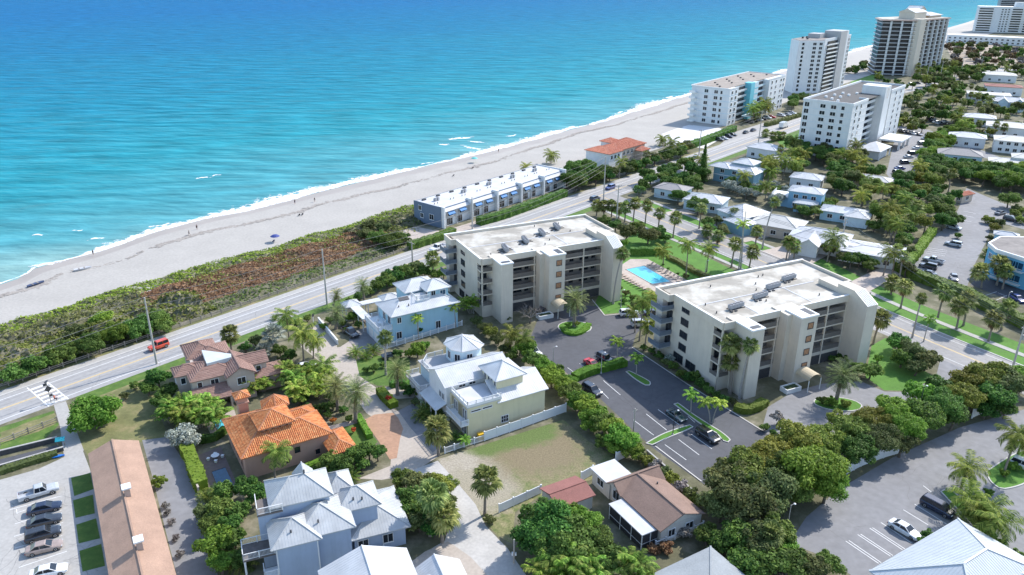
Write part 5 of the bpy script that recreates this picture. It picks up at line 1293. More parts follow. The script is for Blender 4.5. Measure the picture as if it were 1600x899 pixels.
X = hse('house','white house with cream stepped roofs at the right edge above the trees',(1588,253),5.2,-28,20,10,1.2,'cream',m_wwhite,4,two=True); X.hip(8,22,4,13,7.0,1.5,'cream'); X.wall(8.5,21.5,4.5,12.5,6.9,m_wwhite)
X = hse('house','white house with pale teal gables far up the right edge',(1580,158),5.0,-30,20,11,2.2,'pale',m_wpale,4,two=True); X.gable(3,9,-3,6,5.0,2.4,'pale','y',m_wpale); X.gable(11,17,-3,6,5.0,2.4,'pale','y',m_wpale); X.wall(3.4,8.6,-2.6,1,4.95,m_wpale); X.wall(11.4,16.6,-2.6,1,4.95,m_wpale)
X = hse('house','white block with brownish flat hip roof left of the teal gabled house',(1545,146),5.6,-25,24,14,0.8,'cream',m_wwhite,4,two=True)
X = hse('house','house with flat dark red roof far up the right edge',(1568,134),5.4,-25,22,14,1.0,'redsh',m_wwhite,3)
X = hse('guard_house','small guard house with terracotta roof at the car park entrance',(1508,303),3.0,28,7,3.2,0.9,'red',m_wtan,1,cat='kiosk')
X = hse('bungalow','grey roofed bungalow hidden among trees nearest the junction',(1052,293),3.6,-35,12,9,1.4,'greyt',m_wpale,2)
X = hse('house','white roofed house among trees behind the teal blue house',(1222,250),4.0,-30,11,9,1.6,'cream',m_wwhite,2)
X = hse('house','white roofed house half hidden behind palms right of the blue house',(1262,276),4.0,-30,12,9,1.4,'metal_far',m_wwhite,2)
X = hse('house','white house with broad pale roof above the narrow wood by the far lot',(1512,212),4.6,-28,16,11,1.6,'pale',m_wwhite,3)
X = hse('house','white roofed house nearest the distant cars behind the narrow wood',(1530,182),4.4,-28,16,11,1.5,'pale',m_wwhite,3)
X = hse('house','pale roofed house above the wood on the far coast road',(1562,116),5.0,-25,22,14,1.8,'cream',m_wwhite,3)
# turquoise two storey building on the right edge
bp = [G(1545,382,8.0), G(1557,392,8.0), G(1605,407,8.0), G(1680,430,8.0), G(1680,385,8.0), G(1600,373,8.0), G(1563,372,8.0)]
TB = House('office_building', 'bright turquoise blue two storey building with white roof edge at the right edge', 'office building', bp[1], 0)
lp = [(p.x-bp[1].x, p.y-bp[1].y) for p in bp]
m_wazure = wallm('azure_stucco', (0.14,0.40,0.58))
TB.poly('wall', lp, 0, 8.0, m_wazure); cxx = sum(p[0] for p in lp)/7; cyy = sum(p[1] for p in lp)/7
TB.poly('roof_edge', [(cxx+(p[0]-cxx)*1.03, cyy+(p[1]-cyy)*1.03) for p in lp], 7.5, 8.5, m_trim); TB.poly('roof', [(cxx+(p[0]-cxx)*0.97, cyy+(p[1]-cyy)*0.97) for p in lp], 8.5, 8.52, m_grav)
A = Vector((*lp[1],0)); Bv = Vector((*lp[2],0)); dd = (Bv-A).normalized(); nn = Vector((dd.y,-dd.x,0)); fa = math.degrees(atan2(nn.y,nn.x)); LL = (Bv-A).length
for k in (0,1):
    z = 1.8+3.6*k
    for i in range(3):
        q = A + dd*(1.6+(LL-2)*(i+0.3)/3); simple_win(TB,q.x+nn.x*0.02,q.y+nn.y*0.02,z+0.4,2.6,1.9,fa,m_wazure,m_glassb)
    q0_ = A+dd*0.5+nn*1.2; q1_ = A+dd*(LL)+nn*1.2
    rl = MB(); rl.bar((q0_.x,q0_.y,z),(q1_.x,q1_.y,z),0.1,0.1); rl.bar((q0_.x,q0_.y,z-0.5),(q1_.x,q1_.y,z-0.5),0.08,0.08); part('balcony_rail', rl, m_trim, TB.root)
    sl = MB(); a_ = (A+q0_-nn*1.2)/2; sl.prism([(A.x,A.y),(Bv.x,Bv.y),(q1_.x,q1_.y),(q0_.x,q0_.y)], z-1.0, z-0.8); part('balcony', sl, m_trim, TB.root)
for k in (0,1):
    q = (Vector((*lp[0],0))+A)/2; d0 = (A-Vector((*lp[0],0))).normalized(); n0 = Vector((d0.y,-d0.x,0)); simple_win(TB,q.x+n0.x*0.03,q.y+n0.y*0.03,2.2+3.4*k,1.6,1.5,math.degrees(atan2(n0.y,n0.x)),m_trim,m_glassb)
# small blue utility building by the pale hedges
X = hse('pool_house','small blue pool house between clipped bushes and the turquoise building',(1573,366),3.2,-30,7,4,0.8,'pale',m_wblue,1,cat='outbuilding')
# ------------------------------------------------------------------ vegetation kit
LM = {
 'green':  leafmat('leaf_green', (0.055,0.105,0.022), (0.105,0.180,0.036), (0.170,0.250,0.058)),
 'dark':   leafmat('leaf_dark', (0.038,0.093,0.021), (0.077,0.160,0.033), (0.162,0.270,0.053)),
 'bright': leafmat('leaf_bright', (0.078,0.160,0.020), (0.150,0.262,0.032), (0.220,0.320,0.055)),
 'yellow': leafmat('leaf_yellow_green', (0.10,0.13,0.022), (0.185,0.215,0.038), (0.26,0.28,0.06)),
 'olive':  leafmat('leaf_olive', (0.065,0.082,0.028), (0.120,0.148,0.048), (0.185,0.205,0.075)),
 'silver': leafmat('leaf_silver', (0.125,0.147,0.115), (0.237,0.260,0.207), (0.375,0.389,0.333), trans=0.1),
 'rust':   leafmat('leaf_rust', (0.15,0.08,0.045), (0.29,0.155,0.085), (0.40,0.26,0.14), rnd=0.0),
 'brown':  leafmat('leaf_brown', (0.069,0.047,0.029), (0.144,0.100,0.057), (0.237,0.177,0.092), rnd=0.0),
 'dune':   leafmat('leaf_dune', (0.078,0.102,0.023), (0.163,0.198,0.040), (0.260,0.270,0.069), rnd=0.0),
 'coco':   leafmat('frond_coconut', (0.088,0.139,0.025), (0.187,0.254,0.045), (0.351,0.371,0.087)),
 'date':   leafmat('frond_date', (0.099,0.132,0.047), (0.196,0.238,0.087), (0.363,0.383,0.159)),
 'fan':    leafmat('frond_fan', (0.077,0.118,0.032), (0.164,0.212,0.061), (0.330,0.349,0.118)),
 'dead':   leafmat('frond_dead', (0.112,0.077,0.046), (0.225,0.153,0.092), (0.338,0.236,0.149)),
 'xmas':   leafmat('frond_bright', (0.099,0.203,0.025), (0.220,0.371,0.051), (0.406,0.532,0.095)),
 'twig':   leafmat('bare_twigs', (0.10,0.085,0.075), (0.17,0.15,0.135), (0.26,0.23,0.21), trans=0.0),
 'flower': leafmat('red_flowers', (0.25,0.03,0.01), (0.48,0.10,0.03), (0.60,0.25,0.06)),
}
m_bark = mat('bark', (0.13,0.105,0.085), 0.95, 0.25, 2.5, 0.4, 9)
m_palmbark = mat('palm_bark', (0.24,0.205,0.17), 0.95, 0.2, 3.0, 0.4, 12)
m_greybark = mat('pale_palm_bark', (0.34,0.31,0.28), 0.9, 0.15, 3.0, 0.3, 10)

def leaf(mb, c, n, s, asp, rr, mi=0):
    """one rhombic leaf spray facing n"""
    t = n.cross(Vector((rr.uniform(-1,1), rr.uniform(-1,1), rr.uniform(-1,1))))
    if t.length < 1e-3: t = n.orthogonal()
    t.normalize(); b = n.cross(t)
    a = t*s*asp; b = b*s
    mb.add([tuple(c-a), tuple(c-b*0.8+a*0.15), tuple(c+a), tuple(c+b*0.8+a*0.15)], [(0,1,2,3)], mi)

def crown_mesh(key, seed, R, hz, n, ls, m, lobes=8, asp=1.35, low=-0.55):
    if key in MESH: return MESH[key]
    rr = random.Random(seed); mb = MB()
    L = [(Vector((0,0,0.0)), R*0.58, hz*0.6)]
    for i in range(lobes):
        a = 2*pi*i/lobes + rr.uniform(-0.35,0.35); el = rr.uniform(-0.25,0.9); q = rr.uniform(0.50,0.84)
        c = Vector((cos(a)*cos(el)*R*q, sin(a)*cos(el)*R*q, sin(el)*hz*q)); k = rr.uniform(0.15,0.34)
        L.append((c, R*k, max(hz*k, R*k*0.6)))
    W = [l[1]**2 for l in L]; tot = sum(W)
    for i in range(n):
        x = rr.uniform(0,tot); j = 0
        while x > W[j]: x -= W[j]; j += 1
        c, r, h = L[j]
        for _ in range(8):
            d = Vector((rr.gauss(0,1), rr.gauss(0,1), rr.gauss(0.25,1))).normalized()
            if d.z > low: break
        f = min(1.35,max(0.45,rr.gauss(0.92,0.15)))
        p = c + Vector((d.x*r, d.y*r, d.z*h))*f
        nn = (d*0.8 + Vector((rr.gauss(0,.45), rr.gauss(0,.45), rr.gauss(0.35,.45)))).normalized()
        leaf(mb, p, nn, ls*rr.uniform(0.6,1.25), asp, rr)
    MESH[key] = mb.mesh('crown', m)
    return MESH[key]

def trunk_mesh(key, seed, h, r, R):
    if key in MESH: return MESH[key]
    rr = random.Random(seed); mb = MB()
    b = Vector((0,0,-0.1)); top = Vector((rr.uniform(-.3,.3), rr.uniform(-.3,.3), h))
    mb.path([b, b.lerp(top,0.5)+Vector((0.1,0.05,0)), top], [r*1.25, r*0.95, r*0.75], 7)
    for i in range(6):
        a = i*pi/3 + rr.uniform(-.4,.4); e = top + Vector((cos(a)*R*0.62, sin(a)*R*0.62, R*rr.uniform(0.15,0.6)))
        mb.path([top*0.92, top.lerp(e,0.5)+Vector((0,0,0.25)), e], [r*0.55, r*0.35, r*0.12], 5)
    MESH[key] = mb.mesh('trunk', m_bark)
    return MESH[key]

COUNT = [0]
def tree(px, zc, R, leafk, label, cat='tree', group=None, name='tree', fine=1.0, flat=0.8, pos=None, far=False):
    """broadleaved tree or bush whose crown centre (zc above the ground) shows at px"""
    COUNT[0] += 1; i = COUNT[0]
    p = pos if pos is not None else G(px[0], px[1], zc)
    cls = 'far' if far else ('L' if R > 3.2 else ('M' if R > 1.6 else 'S'))
    R0, n, ls, lb = {'far': (4.0, 620, 0.60, 7), 'L': (4.5, 8000, 0.19, 24), 'M': (2.4, 3000, 0.145, 15), 'S': (1.1, 950, 0.105, 8)}[cls]
    if fine < 1 and cls == 'L': n, ls = 12000, 0.145
    v = i % (3 if cls == 'L' else 2)
    cm = crown_mesh(('c',cls,leafk,v,fine), 11+v*7+len(leafk), R0, R0*flat, n, ls, LM[leafk], lb)
    s = R/R0
    root = thing(name, label, cat, (p.x, p.y, 0), random.Random(i).uniform(0,360), group)
    h = max(0.35, zc - R*flat*0.35)
    if zc > 1.5:
        tm = trunk_mesh(('t',cls,v), 5+v, 3.0, 0.22*R0/4.5+0.06, R0*0.85)
        put('trunk', tm, root, scale=(s,s,h/3.0))
    else:
        if ('st',v) not in MESH:
            mb = MB()
            for k in range(5): mb.path([(0,0,-0.05),(0.25*cos(k*1.3),0.25*sin(k*1.3),0.4),(0.5*cos(k*1.3),0.5*sin(k*1.3),0.9)],[0.06,0.045,0.02],5)
            MESH[('st',v)] = mb.mesh('stem', m_bark)
        put('stem', MESH[('st',v)], root, scale=(s,s,max(0.5,zc)))
    put('crown', cm, root, (0,0,zc), scale=s)
    return root

# ---- palms
def frond(mb, base, az, el, L, droop, ll, nl, w, mi=0, rr=None, vee=0.0, rw=0.05):
    p = Vector(base); seg = 6; pts = [p.copy()]; dirs = []
    for k in range(seg):
        e = el - droop*(k+0.5)/seg
        d = Vector((cos(az)*cos(e), sin(az)*cos(e), sin(e))); dirs.append(d); p = p + d*L/seg; pts.append(p.copy())
    side = Vector((-sin(az), cos(az), 0))
    for k in range(seg):
        a, b = pts[k], pts[k+1]; w0 = rw*(1-k/seg)+0.012; w1 = rw*(1-(k+1)/seg)+0.012
        mb.add([tuple(a-side*w0),tuple(a+side*w0),tuple(b+side*w1),tuple(b-side*w1)],[(0,1,2,3)],mi)
    for j in range(nl):
        t = 0.12 + 0.88*(j+0.5)/nl; k = min(seg-1,int(t*seg)); q = pts[k].lerp(pts[k+1], t*seg-k); d = dirs[k]
        up = d.cross(side)*-1
        if up.z < 0: up = -up
        l = ll*(0.45+1.1*t*(1.35-t))*(1 if t < 0.93 else 0.7)
        for sg in (-1,1):
            o = (side*sg*0.86 + d*0.55 + up*(vee-0.28) + Vector((0,0,-0.22*rr.random()))).normalized()
            ww = d*w*0.5
            e = q + o*l + Vector((0,0,-0.10*l))
            m = q + o*l*0.5
            mb.add([tuple(q-ww*0.6),tuple(q+ww*0.6),tuple(m+ww),tuple(e),tuple(m-ww)],[(0,1,2,3,4)],mi)

def fan_leaf(mb, base, az, el, pet, r, rr, mi=0, nb=9, droop=0.25):
    d = Vector((cos(az)*cos(el), sin(az)*cos(el), sin(el))); side = Vector((-sin(az), cos(az), 0)); up = d.cross(side)*-1
    if up.z < 0: up = -up
    b = Vector(base); h = b + d*pet
    mb.add([tuple(b-side*.03),tuple(b+side*.03),tuple(h+side*.02),tuple(h-side*.02)],[(0,1,2,3)],mi)
    for k in range(nb):
        a = -2.0 + 4.0*k/(nb-1)
        o = (d*cos(a) + side*sin(a)).normalized(); q = o.cross(up).normalized()*r*0.115
        l = r*(1.0 - 0.12*abs(a)) ; m = h + o*l*0.6; e = h + o*l + Vector((0,0,-droop*l)) 
        mb.add([tuple(h),tuple(m+q),tuple(e),tuple(m-q)],[(0,1,2,3)],mi)

def palm_crown(kind, v):
    key = ('pc',kind,v)
    if key in MESH: return MESH[key]
    rr = random.Random(hash_(kind)+v*13); mb = MB(); mats = [LM['coco']]
    if kind == 'coconut':
        mats = [LM['coco'], LM['dead']]
        for i in range(22):
            el = 1.25 - 1.75*(i/22)**1.1 + rr.uniform(-.1,.1); frond(mb,(0,0,0),i*2.4+rr.uniform(-.2,.2),el,rr.uniform(2.7,3.3),1.15+rr.uniform(-.2,.3),0.95,17,0.13,0,rr,0.0)
        for i in range(3): frond(mb,(0,0,-0.1),i*2.1,-0.7,2.4,0.7,0.7,10,0.13,1,rr)
        for i in range(7): mb.lathe([(0.02,-0.42),(0.13,-0.34),(0.14,-0.24),(0.03,-0.14)],6,(0.26*cos(i*0.9),0.26*sin(i*0.9)),0)
    elif kind == 'date':
        mats = [LM['date'], LM['dead']]
        for i in range(62):
            el = 1.35 - 2.05*(i/62) + rr.uniform(-.08,.08); frond(mb,(0,0,0.1-0.4*i/62),i*2.4+rr.uniform(-.15,.15),el,rr.uniform(2.5,2.9),0.75+0.25*rr.random(),0.5,15,0.075,0,rr,0.38,0.04)
        for i in range(10): frond(mb,(0,0,-0.3),i*0.63,-0.9,1.7,0.4,0.4,10,0.08,1,rr,0.3,0.04)
    elif kind in ('cabbage','washingtonia'):
        mats = [LM['fan'], LM['dead']]
        R = 1.0 if kind == 'cabbage' else 0.9
        for i in range(34):
            el = 1.4 - 2.2*(i/34) + rr.uniform(-.15,.15); fan_leaf(mb,(0,0,0),i*2.4+rr.uniform(-.2,.2),el,rr.uniform(.75,1.15)*R,0.95*R,rr,0,11,0.32)
        for i in range(12): fan_leaf(mb,(0,0,-0.25),i*2.4,-1.05+rr.uniform(-.2,.2),0.7*R,0.7*R,rr,1,7,0.5)
    elif kind == 'silver_fan':
        mats = [LM['silver'], LM['dead']]
        for i in range(24):
            el = 1.35 - 1.7*(i/24); fan_leaf(mb,(0,0,0),i*2.4,el,rr.uniform(1.2,1.5),1.25,rr,0,11,0.12)
    elif kind == 'christmas':
        mats = [LM['xmas'], LM['green']]
        for i in range(13): frond(mb,(0,0,0),i*2.4,1.2-1.1*(i/13),rr.uniform(1.5,1.8),1.35,0.55,13,0.15,0,rr,0.15)
        mb.tube((0,0,-0.7),(0,0,0.05),0.10,0.07,7,1)
    elif kind == 'royal':
        mats = [LM['xmas'], LM['green']]
        for i in range(16): frond(mb,(0,0,0),i*2.4,1.25-1.35*(i/16),rr.uniform(2.2,2.6),1.2,0.75,15,0.16,0,rr,0.1)
        mb.tube((0,0,-1.1),(0,0,0.05),0.15,0.10,7,1)
    elif kind == 'areca':
        mats = [LM['xmas'], LM['coco'], m_greybark]
        for s in range(11):
            a = s*2.4; r = 0.25+0.55*(s/11); h = rr.uniform(1.2,2.9); b = Vector((cos(a)*r*1.6, sin(a)*r*1.6, h)); mb.tube((cos(a)*r*.5,sin(a)*r*.5,0),tuple(b),0.05,0.04,5,2,False)
            for i in range(7): frond(mb,tuple(b),a+(i-3)*0.85+rr.uniform(-.2,.2),rr.uniform(0.5,1.3),rr.uniform(1.5,2.0),1.3,0.5,12,0.12,(i+s)%2,rr,0.1)
    elif kind == 'cycad':
        mats = [LM['coco'], LM['green']]
        for i in range(34): frond(mb,(0,0,0.5),i*2.4,1.3-1.2*(i/34),rr.uniform(1.7,2.1),1.0,0.4,13,0.08,i%2,rr,0.25,0.03)
        mb.tube((0,0,0),(0,0,0.6),0.25,0.2,7,1)
    MESH[key] = mb.mesh('crown', mats)
    return MESH[key]
def hash_(s): return sum(ord(ch)*(i+3) for i, ch in enumerate(s)) % 997
PTR = {'coconut': (0.19,0.12,m_palmbark,0.9), 'date': (0.34,0.30,m_palmbark,0.0), 'cabbage': (0.20,0.17,m_palmbark,0.1), 'washingtonia': (0.22,0.14,m_greybark,0.25), 'silver_fan': (0.22,0.2,m_greybark,0), 'christmas': (0.12,0.08,m_greybark,0.15), 'royal': (0.2,0.15,m_greybark,0.1)}
PNAME = {'coconut':'coconut_palm','date':'date_palm','cabbage':'cabbage_palm','washingtonia':'fan_palm','silver_fan':'silver_palm','christmas':'young_palm','royal':'feather_palm','areca':'palm_clump','cycad':'palm_bush'}
def palm(kind, base, label, h=None, crown=None, s=1.0, group=None, lean=None, cat=None, far=False):
    """palm rooted where the photograph shows its foot (base px); its crown centre shows at crown px"""
    COUNT[0] += 1; i = COUNT[0]
    p = base if isinstance(base, Vector) else G(*base)
    rr = random.Random(i*3+1)
    root = thing(PNAME[kind], label, cat or ('palm' if kind != 'cycad' else 'palm bush'), (p.x,p.y,0), 0, group)
    if kind in ('areca','cycad'):
        put('crown', palm_crown(kind, i%2), root, rz=rr.uniform(0,6.28), scale=s); return root
    dx = dy = 0.0
    if crown is not None:
        best = None
        for k in range(20,180):
            hh = k*0.1
            q = G(crown[0], crown[1], hh); e = hypot(q.x-p.x, q.y-p.y)
            if best is None or e < best[0]: best = (e, hh, q)
        h = best[1]; dx, dy = (best[2].x-p.x), (best[2].y-p.y)
        l = hypot(dx,dy)
        if l > h*0.35: dx *= h*0.35/l; dy *= h*0.35/l
    r0, r1, tm, ln = PTR[kind]
    if crown is None:
        a = rr.uniform(0,6.28); dx = cos(a)*ln*h*0.12; dy = sin(a)*ln*h*0.12
    mb = MB(); pts = []; rs = []
    for k in range(7):
        t = k/6; pts.append((dx*t*t, dy*t*t, -0.1+(h+0.1)*t)); rs.append((r0+(r1-r0)*t)*(1.35 if k == 0 else 1)*s**0.5)
    key = ('pt',kind,round(h),round(dx),round(dy),s > 1.2)
    if key in MESH and far: tmesh = MESH[key]
    else: mb.path(pts, rs, 7); tmesh = mb.mesh('trunk', tm); MESH[key] = tmesh
    put('trunk', tmesh, root)
    put('crown', palm_crown(kind, i%2), root, (dx,dy,h), rr.uniform(0,6.28), scale=s)
    return root

def hedge(name, label, pts, w, h, leafk='bright', dens=26, ls=0.16, group=None, cat='hedge', wob_=0.12, world=False):
    """clipped hedge along ground pixels (centre line)"""
    P = [G(*p) if not isinstance(p, Vector) else p for p in pts]
    P = smooth_line([Vector((p.x,p.y,0)) for p in P], 0.9)
    o = P[0].copy(); rr = random.Random(len(label)); mb = MB(); n = len(P)
    L = []; R_ = []
    for i, p in enumerate(P):
        d = (P[min(i+1,n-1)] - P[max(i-1,0)]).normalized(); s = Vector((-d.y,d.x,0)); k = w/2*(1+rr.uniform(-wob_,wob_))
        L.append(p - o + s*k*0.9); R_.append(p - o - s*k*0.9)
    hh = [h*(1+rr.uniform(-wob_,wob_)*0.6)*0.95 for _ in range(n)]
    vs = []
    for i in range(n): vs += [(L[i].x,L[i].y,0),(L[i].x,L[i].y,hh[i]),(R_[i].x,R_[i].y,hh[i]),(R_[i].x,R_[i].y,0)]
    fs = [(4*i+j,4*i+j+1,4*i+5+j,4*i+4+j) for i in range(n-1) for j in range(3)] + [(0,1,2,3),(4*n-1,4*n-2,4*n-3,4*n-4)]
    mb.add(vs, fs, 0)
    for i in range(n-1):
        seg = (P[i+1]-P[i]).length
        for q in range(int(dens*seg*(w+2*h)/2.2)):
            t = rr.random(); x = rr.uniform(0, w+2*h)
            a = L[i].lerp(L[i+1],t); b = R_[i].lerp(R_[i+1],t); H0 = hh[i]*(1-t)+hh[i+1]*t
            if x < w: c = a.lerp(b, x/w) + Vector((0,0,H0)); nn = Vector((rr.gauss(0,.5),rr.gauss(0,.5),1))
            elif x < w+h: c = a + Vector((0,0,(x-w)/h*H0)); nn = (a-b).normalized() + Vector((rr.gauss(0,.5),rr.gauss(0,.5),rr.gauss(.3,.5)))
            else: c = b + Vector((0,0,(x-w-h)/h*H0)); nn = (b-a).normalized() + Vector((rr.gauss(0,.5),rr.gauss(0,.5),rr.gauss(.3,.5)))
            leaf(mb, c + Vector((rr.gauss(0,.05),rr.gauss(0,.05),rr.gauss(0,.05))), nn.normalized(), ls*rr.uniform(.6,1.3), 1.3, rr)
    return put(name, mb.mesh(name, LM[leafk]), None, tuple(o), 0, label, cat, group)

m_litter = mat('dune_litter', (0.17,0.115,0.07), 0.95, 0.3, 0.8, 0.4, 4)
def scrub(name, t0, t1, n0f, n1f, hgt, leafk, dens, ls, seed, label=None, keep=None):
    """low plant cover on the dune: hummocks of leaves over a rolling sheet"""
    rr = random.Random(seed); mb = MB()
    def hz(t, n): return hgt*(0.45+0.30*sin(t*0.31+seed)+0.25*sin(n*0.55+t*0.17)+0.22*sin(t*0.83+n*0.6+seed*2)+0.15*sin(t*1.7+n*1.3))
    ts = []; t = t0
    while t < t1: ts.append(t); t += 1.6
    K = 12; rows = []
    for t in ts:
        a, b = n0f(t), n1f(t)
        for k in range(K+1):
            x = k/K; n = a+(b-a)*x; z = hz(t,n)*min(1,6*x,6*(1-x)) ; rows.append(tuple(A1A(t, n, max(0.02, z-0.12))))
    if seed != 9: mb.v = rows; mb.f = [(i*(K+1)+j,(i+1)*(K+1)+j,(i+1)*(K+1)+j+1,i*(K+1)+j+1) for i in range(len(ts)-1) for j in range(K)]; mb.m = [1]*len(mb.f)
    t = t0
    for i in range(int((t1-t0)*((n1f(t0)-n0f(t0))+(n1f(t1)-n0f(t1)))/2*dens)):
        t = rr.uniform(t0,t1); a, b = n0f(t), n1f(t); x = rr.random()
        n = a+(b-a)*x
        if keep and not keep(t, n, rr): continue
        z = max(0.05, hz(t,n)*min(1,6*x,6*(1-x))) + rr.uniform(-.1,.22)*hgt*0.6
        leaf(mb, A1A(t, n + rr.gauss(0,0.3), max(0.08,z)), Vector((rr.gauss(0,.6),rr.gauss(0,.6),1)).normalized(), ls*rr.uniform(.5,1.3), 1.25, rr)
    return put(name, mb.mesh(name, [LM[leafk], m_litter if leafk in ('rust','brown') else m_soil]), None, kind='stuff', label=label)
# ------------------------------------------------------------------ dune cover
scrub('dune_vines', -150, 24, lambda t: 27.5+1.5*sin(t*0.06), lambda t: 35.0+0.8*sin(t*0.21)+0.7*sin(t*0.07), 0.9, 'bright', 6.5, 0.28, 3, 'green vines along the beach edge of the dune')
scrub('dune_scrub', -84, -8, lambda t: 9.5+2.0*max(0,sin(t*0.06)), lambda t: 28.5, 1.25, 'rust', 11, 0.25, 5, 'rust brown scrub on the dune')
scrub('dune_scrub', -70, 4, lambda t: 13, lambda t: 29, 1.25, 'dune', 2.2, 0.26, 9, 'green plants among the rust brown scrub on the dune')
scrub('sea_grape_thicket', -150, -72, lambda t: 4.2, lambda t: 20, 2.6, 'dune', 7.5, 0.30, 6, 'green sea grape thicket beside the road')
scrub('sea_grape_thicket', -150, -80, lambda t: 18, lambda t: 29.5, 1.7, 'olive', 6.5, 0.28, 7, 'olive sea grape thicket beside the beach')
scrub('sea_grape_thicket', -74, -6, lambda t: 3.6, lambda t: 10.5, 1.1, 'green', 6.0, 0.24, 8, 'low green sea grape along the sidewalk')
scrub('sea_grape_thicket', -14, 24, lambda t: 17, lambda t: 30, 1.6, 'olive', 5, 0.32, 12, 'olive sea grape thicket beside the townhouses')
gl = 'sea grape bushes on the dune'
for i, (px, zc, R, k) in enumerate([((590,372),2.0,3.4,'green'),((612,378),2.2,3.6,'green'),((570,366),1.8,3.0,'olive'),((628,372),1.8,2.8,'green'),((598,356),1.6,3.0,'olive'),((575,352),1.5,2.6,'olive')]):
    tree(px, zc, R, k, ORD[i]+' sea grape bush from the road end of the clump left of the townhouses', 'bush', gl, 'sea_grape')
for i, (px, zc, R, k) in enumerate([((20,585),2.0,3.0,'green'),((55,570),2.2,3.2,'dark'),((95,552),2.2,3.4,'green'),((140,540),2.3,3.4,'green'),((180,522),2.4,3.4,'bright'),((215,512),2.4,3.6,'green'),((240,500),2.4,3.4,'green'),((160,500),2.0,3.0,'bright'),((120,520),2.0,3.0,'olive'),((256,508),2.0,2.6,'green')]):
    tree(px, zc, R, k, ORD[i]+' sea grape bush from the left end of the roadside thicket', 'bush', gl, 'sea_grape')

# ------------------------------------------------------------------ left: lawn, brown house, orange house
tree((148,650),2.5,4.7,'bright','broad round sea grape tree on the lawn beside the crossing path',name='sea_grape')
for px, zc, R, k, l in [((246,590),2.6,2.7,'dark','dark bushy tree under the utility pole left of the brown tiled house'),((262,612),2.4,2.4,'green','green bushy tree touching the left wall of the brown tiled house'),((230,606),1.8,1.9,'dark','low dark bush at the lawn edge left of the pole thicket'),((252,628),1.9,2.2,'dark','dark bush between the thicket and the arching palm clumps'),((210,602),1.0,1.2,'dark','small dark bush on the lawn right of the round sea grape'),((195,618),0.9,1.1,'olive','small olive bush touching the round sea grape')]: tree(px,zc,R,k,l)
for i, b in enumerate([(268,660),(290,668),(312,668),(325,652),(300,650),(340,668),(282,652)]): palm('areca', b, ORD[i]+' arching palm clump of the grove left of the orange roofed house', s=1.25, group='palm clumps left of the orange roofed house')
tree((285,682),2.0,2.7,'silver','silvery grey leaved tree at the top of the alley',name='silver_tree')
tree((300,690),1.6,1.9,'silver','smaller silvery grey bush at the top of the clipped hedge',name='silver_bush',cat='bush')
hedge('hedge','clipped bright green hedge beside the small dark blue pool',[(290,702),(300,725),(316,768)],2.3,2.0,'bright')
hedge('hedge','dark low hedge between the two swimming pools',[(312,692),(336,688),(352,676)],1.2,1.4,'dark')
palm('cabbage',(362,548),'cabbage palm standing by the coast road behind the brown tiled house',crown=(358,522),s=1.35)
palm('silver_fan',(428,548),'big silver fan palm right of the brown tiled house',crown=(427,524),s=1.15)
palm('silver_fan',(412,560),'low silver fan palm touching the brown tiled roof',h=1.6,s=0.8)
for i, (px, zc, R, k) in enumerate([((383,542),1.4,1.6,'dark'),((398,532),1.5,1.8,'olive'),((405,548),1.4,1.5,'dark'),((437,548),1.6,1.9,'dark'),((452,555),1.5,1.8,'dark'),((440,566),1.4,1.6,'olive'),((462,505),1.2,1.5,'green'),((480,497),1.0,1.3,'green')]):
    tree(px, zc, R, k, ORD[i]+' garden bush from the left behind the brown tiled house', 'bush', 'bushes behind the brown tiled house', 'garden_bush')
palm('coconut',(452,530),'wind swept coconut palm nearest the road by the gravel drive',crown=(447,492),s=1.0)
palm('coconut',(475,566),'tallest coconut palm with wide crown over the gravel drive',crown=(472,520),s=1.25)
palm('coconut',(507,600),'yellowish coconut palm halfway along the gravel drive',crown=(506,571),s=1.05)
palm('coconut',(490,560),'coconut palm with drooping fronds right of the tallest one',crown=(492,532),s=0.9)
for i, b in enumerate([(462,612),(480,618),(498,622),(470,630),(486,604),(452,600),(505,612)]): palm('areca', b, ORD[i]+' bright palm clump behind the orange roofed house', s=1.3, group='palm clumps behind the orange roofed house')
palm('areca',(395,618),'palm clump between the brown house and the orange chimney',s=1.1); palm('areca',(412,612),'palm clump right of the orange chimney by the brown house',s=1.0)
palm('date',(528,642),'left date palm of the pair in front of the orange roofed house',crown=(525,603),s=1.12)
palm('date',(556,660),'right date palm of the pair in front of the orange roofed house',crown=(557,611),s=1.25)
palm('date',(621,617),'date palm between garden lawn and the clipped flower hedge',crown=(621,577),s=1.05)
palm('date',(525,514),'date palm at the left corner of the light blue house garden',crown=(526,488),s=1.0)
palm('date',(521,480),'smaller date palm beside the tall utility pole',crown=(526,461),s=0.75)
palm('date',(569,474),'date palm between coast road and the gazebo roof',crown=(567,447),s=0.95)
palm('washingtonia',(603,586),'tall thin fan palm on the garden lawn in front of the light blue house',crown=(602,527),s=1.15)
for b, s, l in [((556,556),1.2,'left palm bush by the drive below the blue house'),((583,552),1.15,'right palm bush by the drive below the blue house'),((572,560),0.9,'middle palm bush by the drive below the blue house'),((551,750),0.85,'round palm bush beside the grey roofed house'),((430,500),0.7,'small palm bush by the road verge'),((672,648),1.5,'large palm bush in front of the yellow house porch'),((660,655),1.2,'palm bush left of the large one by the yellow house'),((690,655),1.1,'palm bush right of the large one by the yellow house'),((340,775),1.0,'pale palm bush below the small dark pool'),((322,780),0.9,'pale palm bush at the alley edge'),((380,885),1.3,'pale palm bush at the bottom beside the grey house'),((355,880),1.1,'palm bush at the bottom left of the grey house'),((712,686),0.8,'small palm bush under the yellow house balcony')]: palm('cycad', b, l, s=s)
palm('royal',(726,698),'small feather palm at the yellow wall beside the white fence',h=1.4,s=0.55)
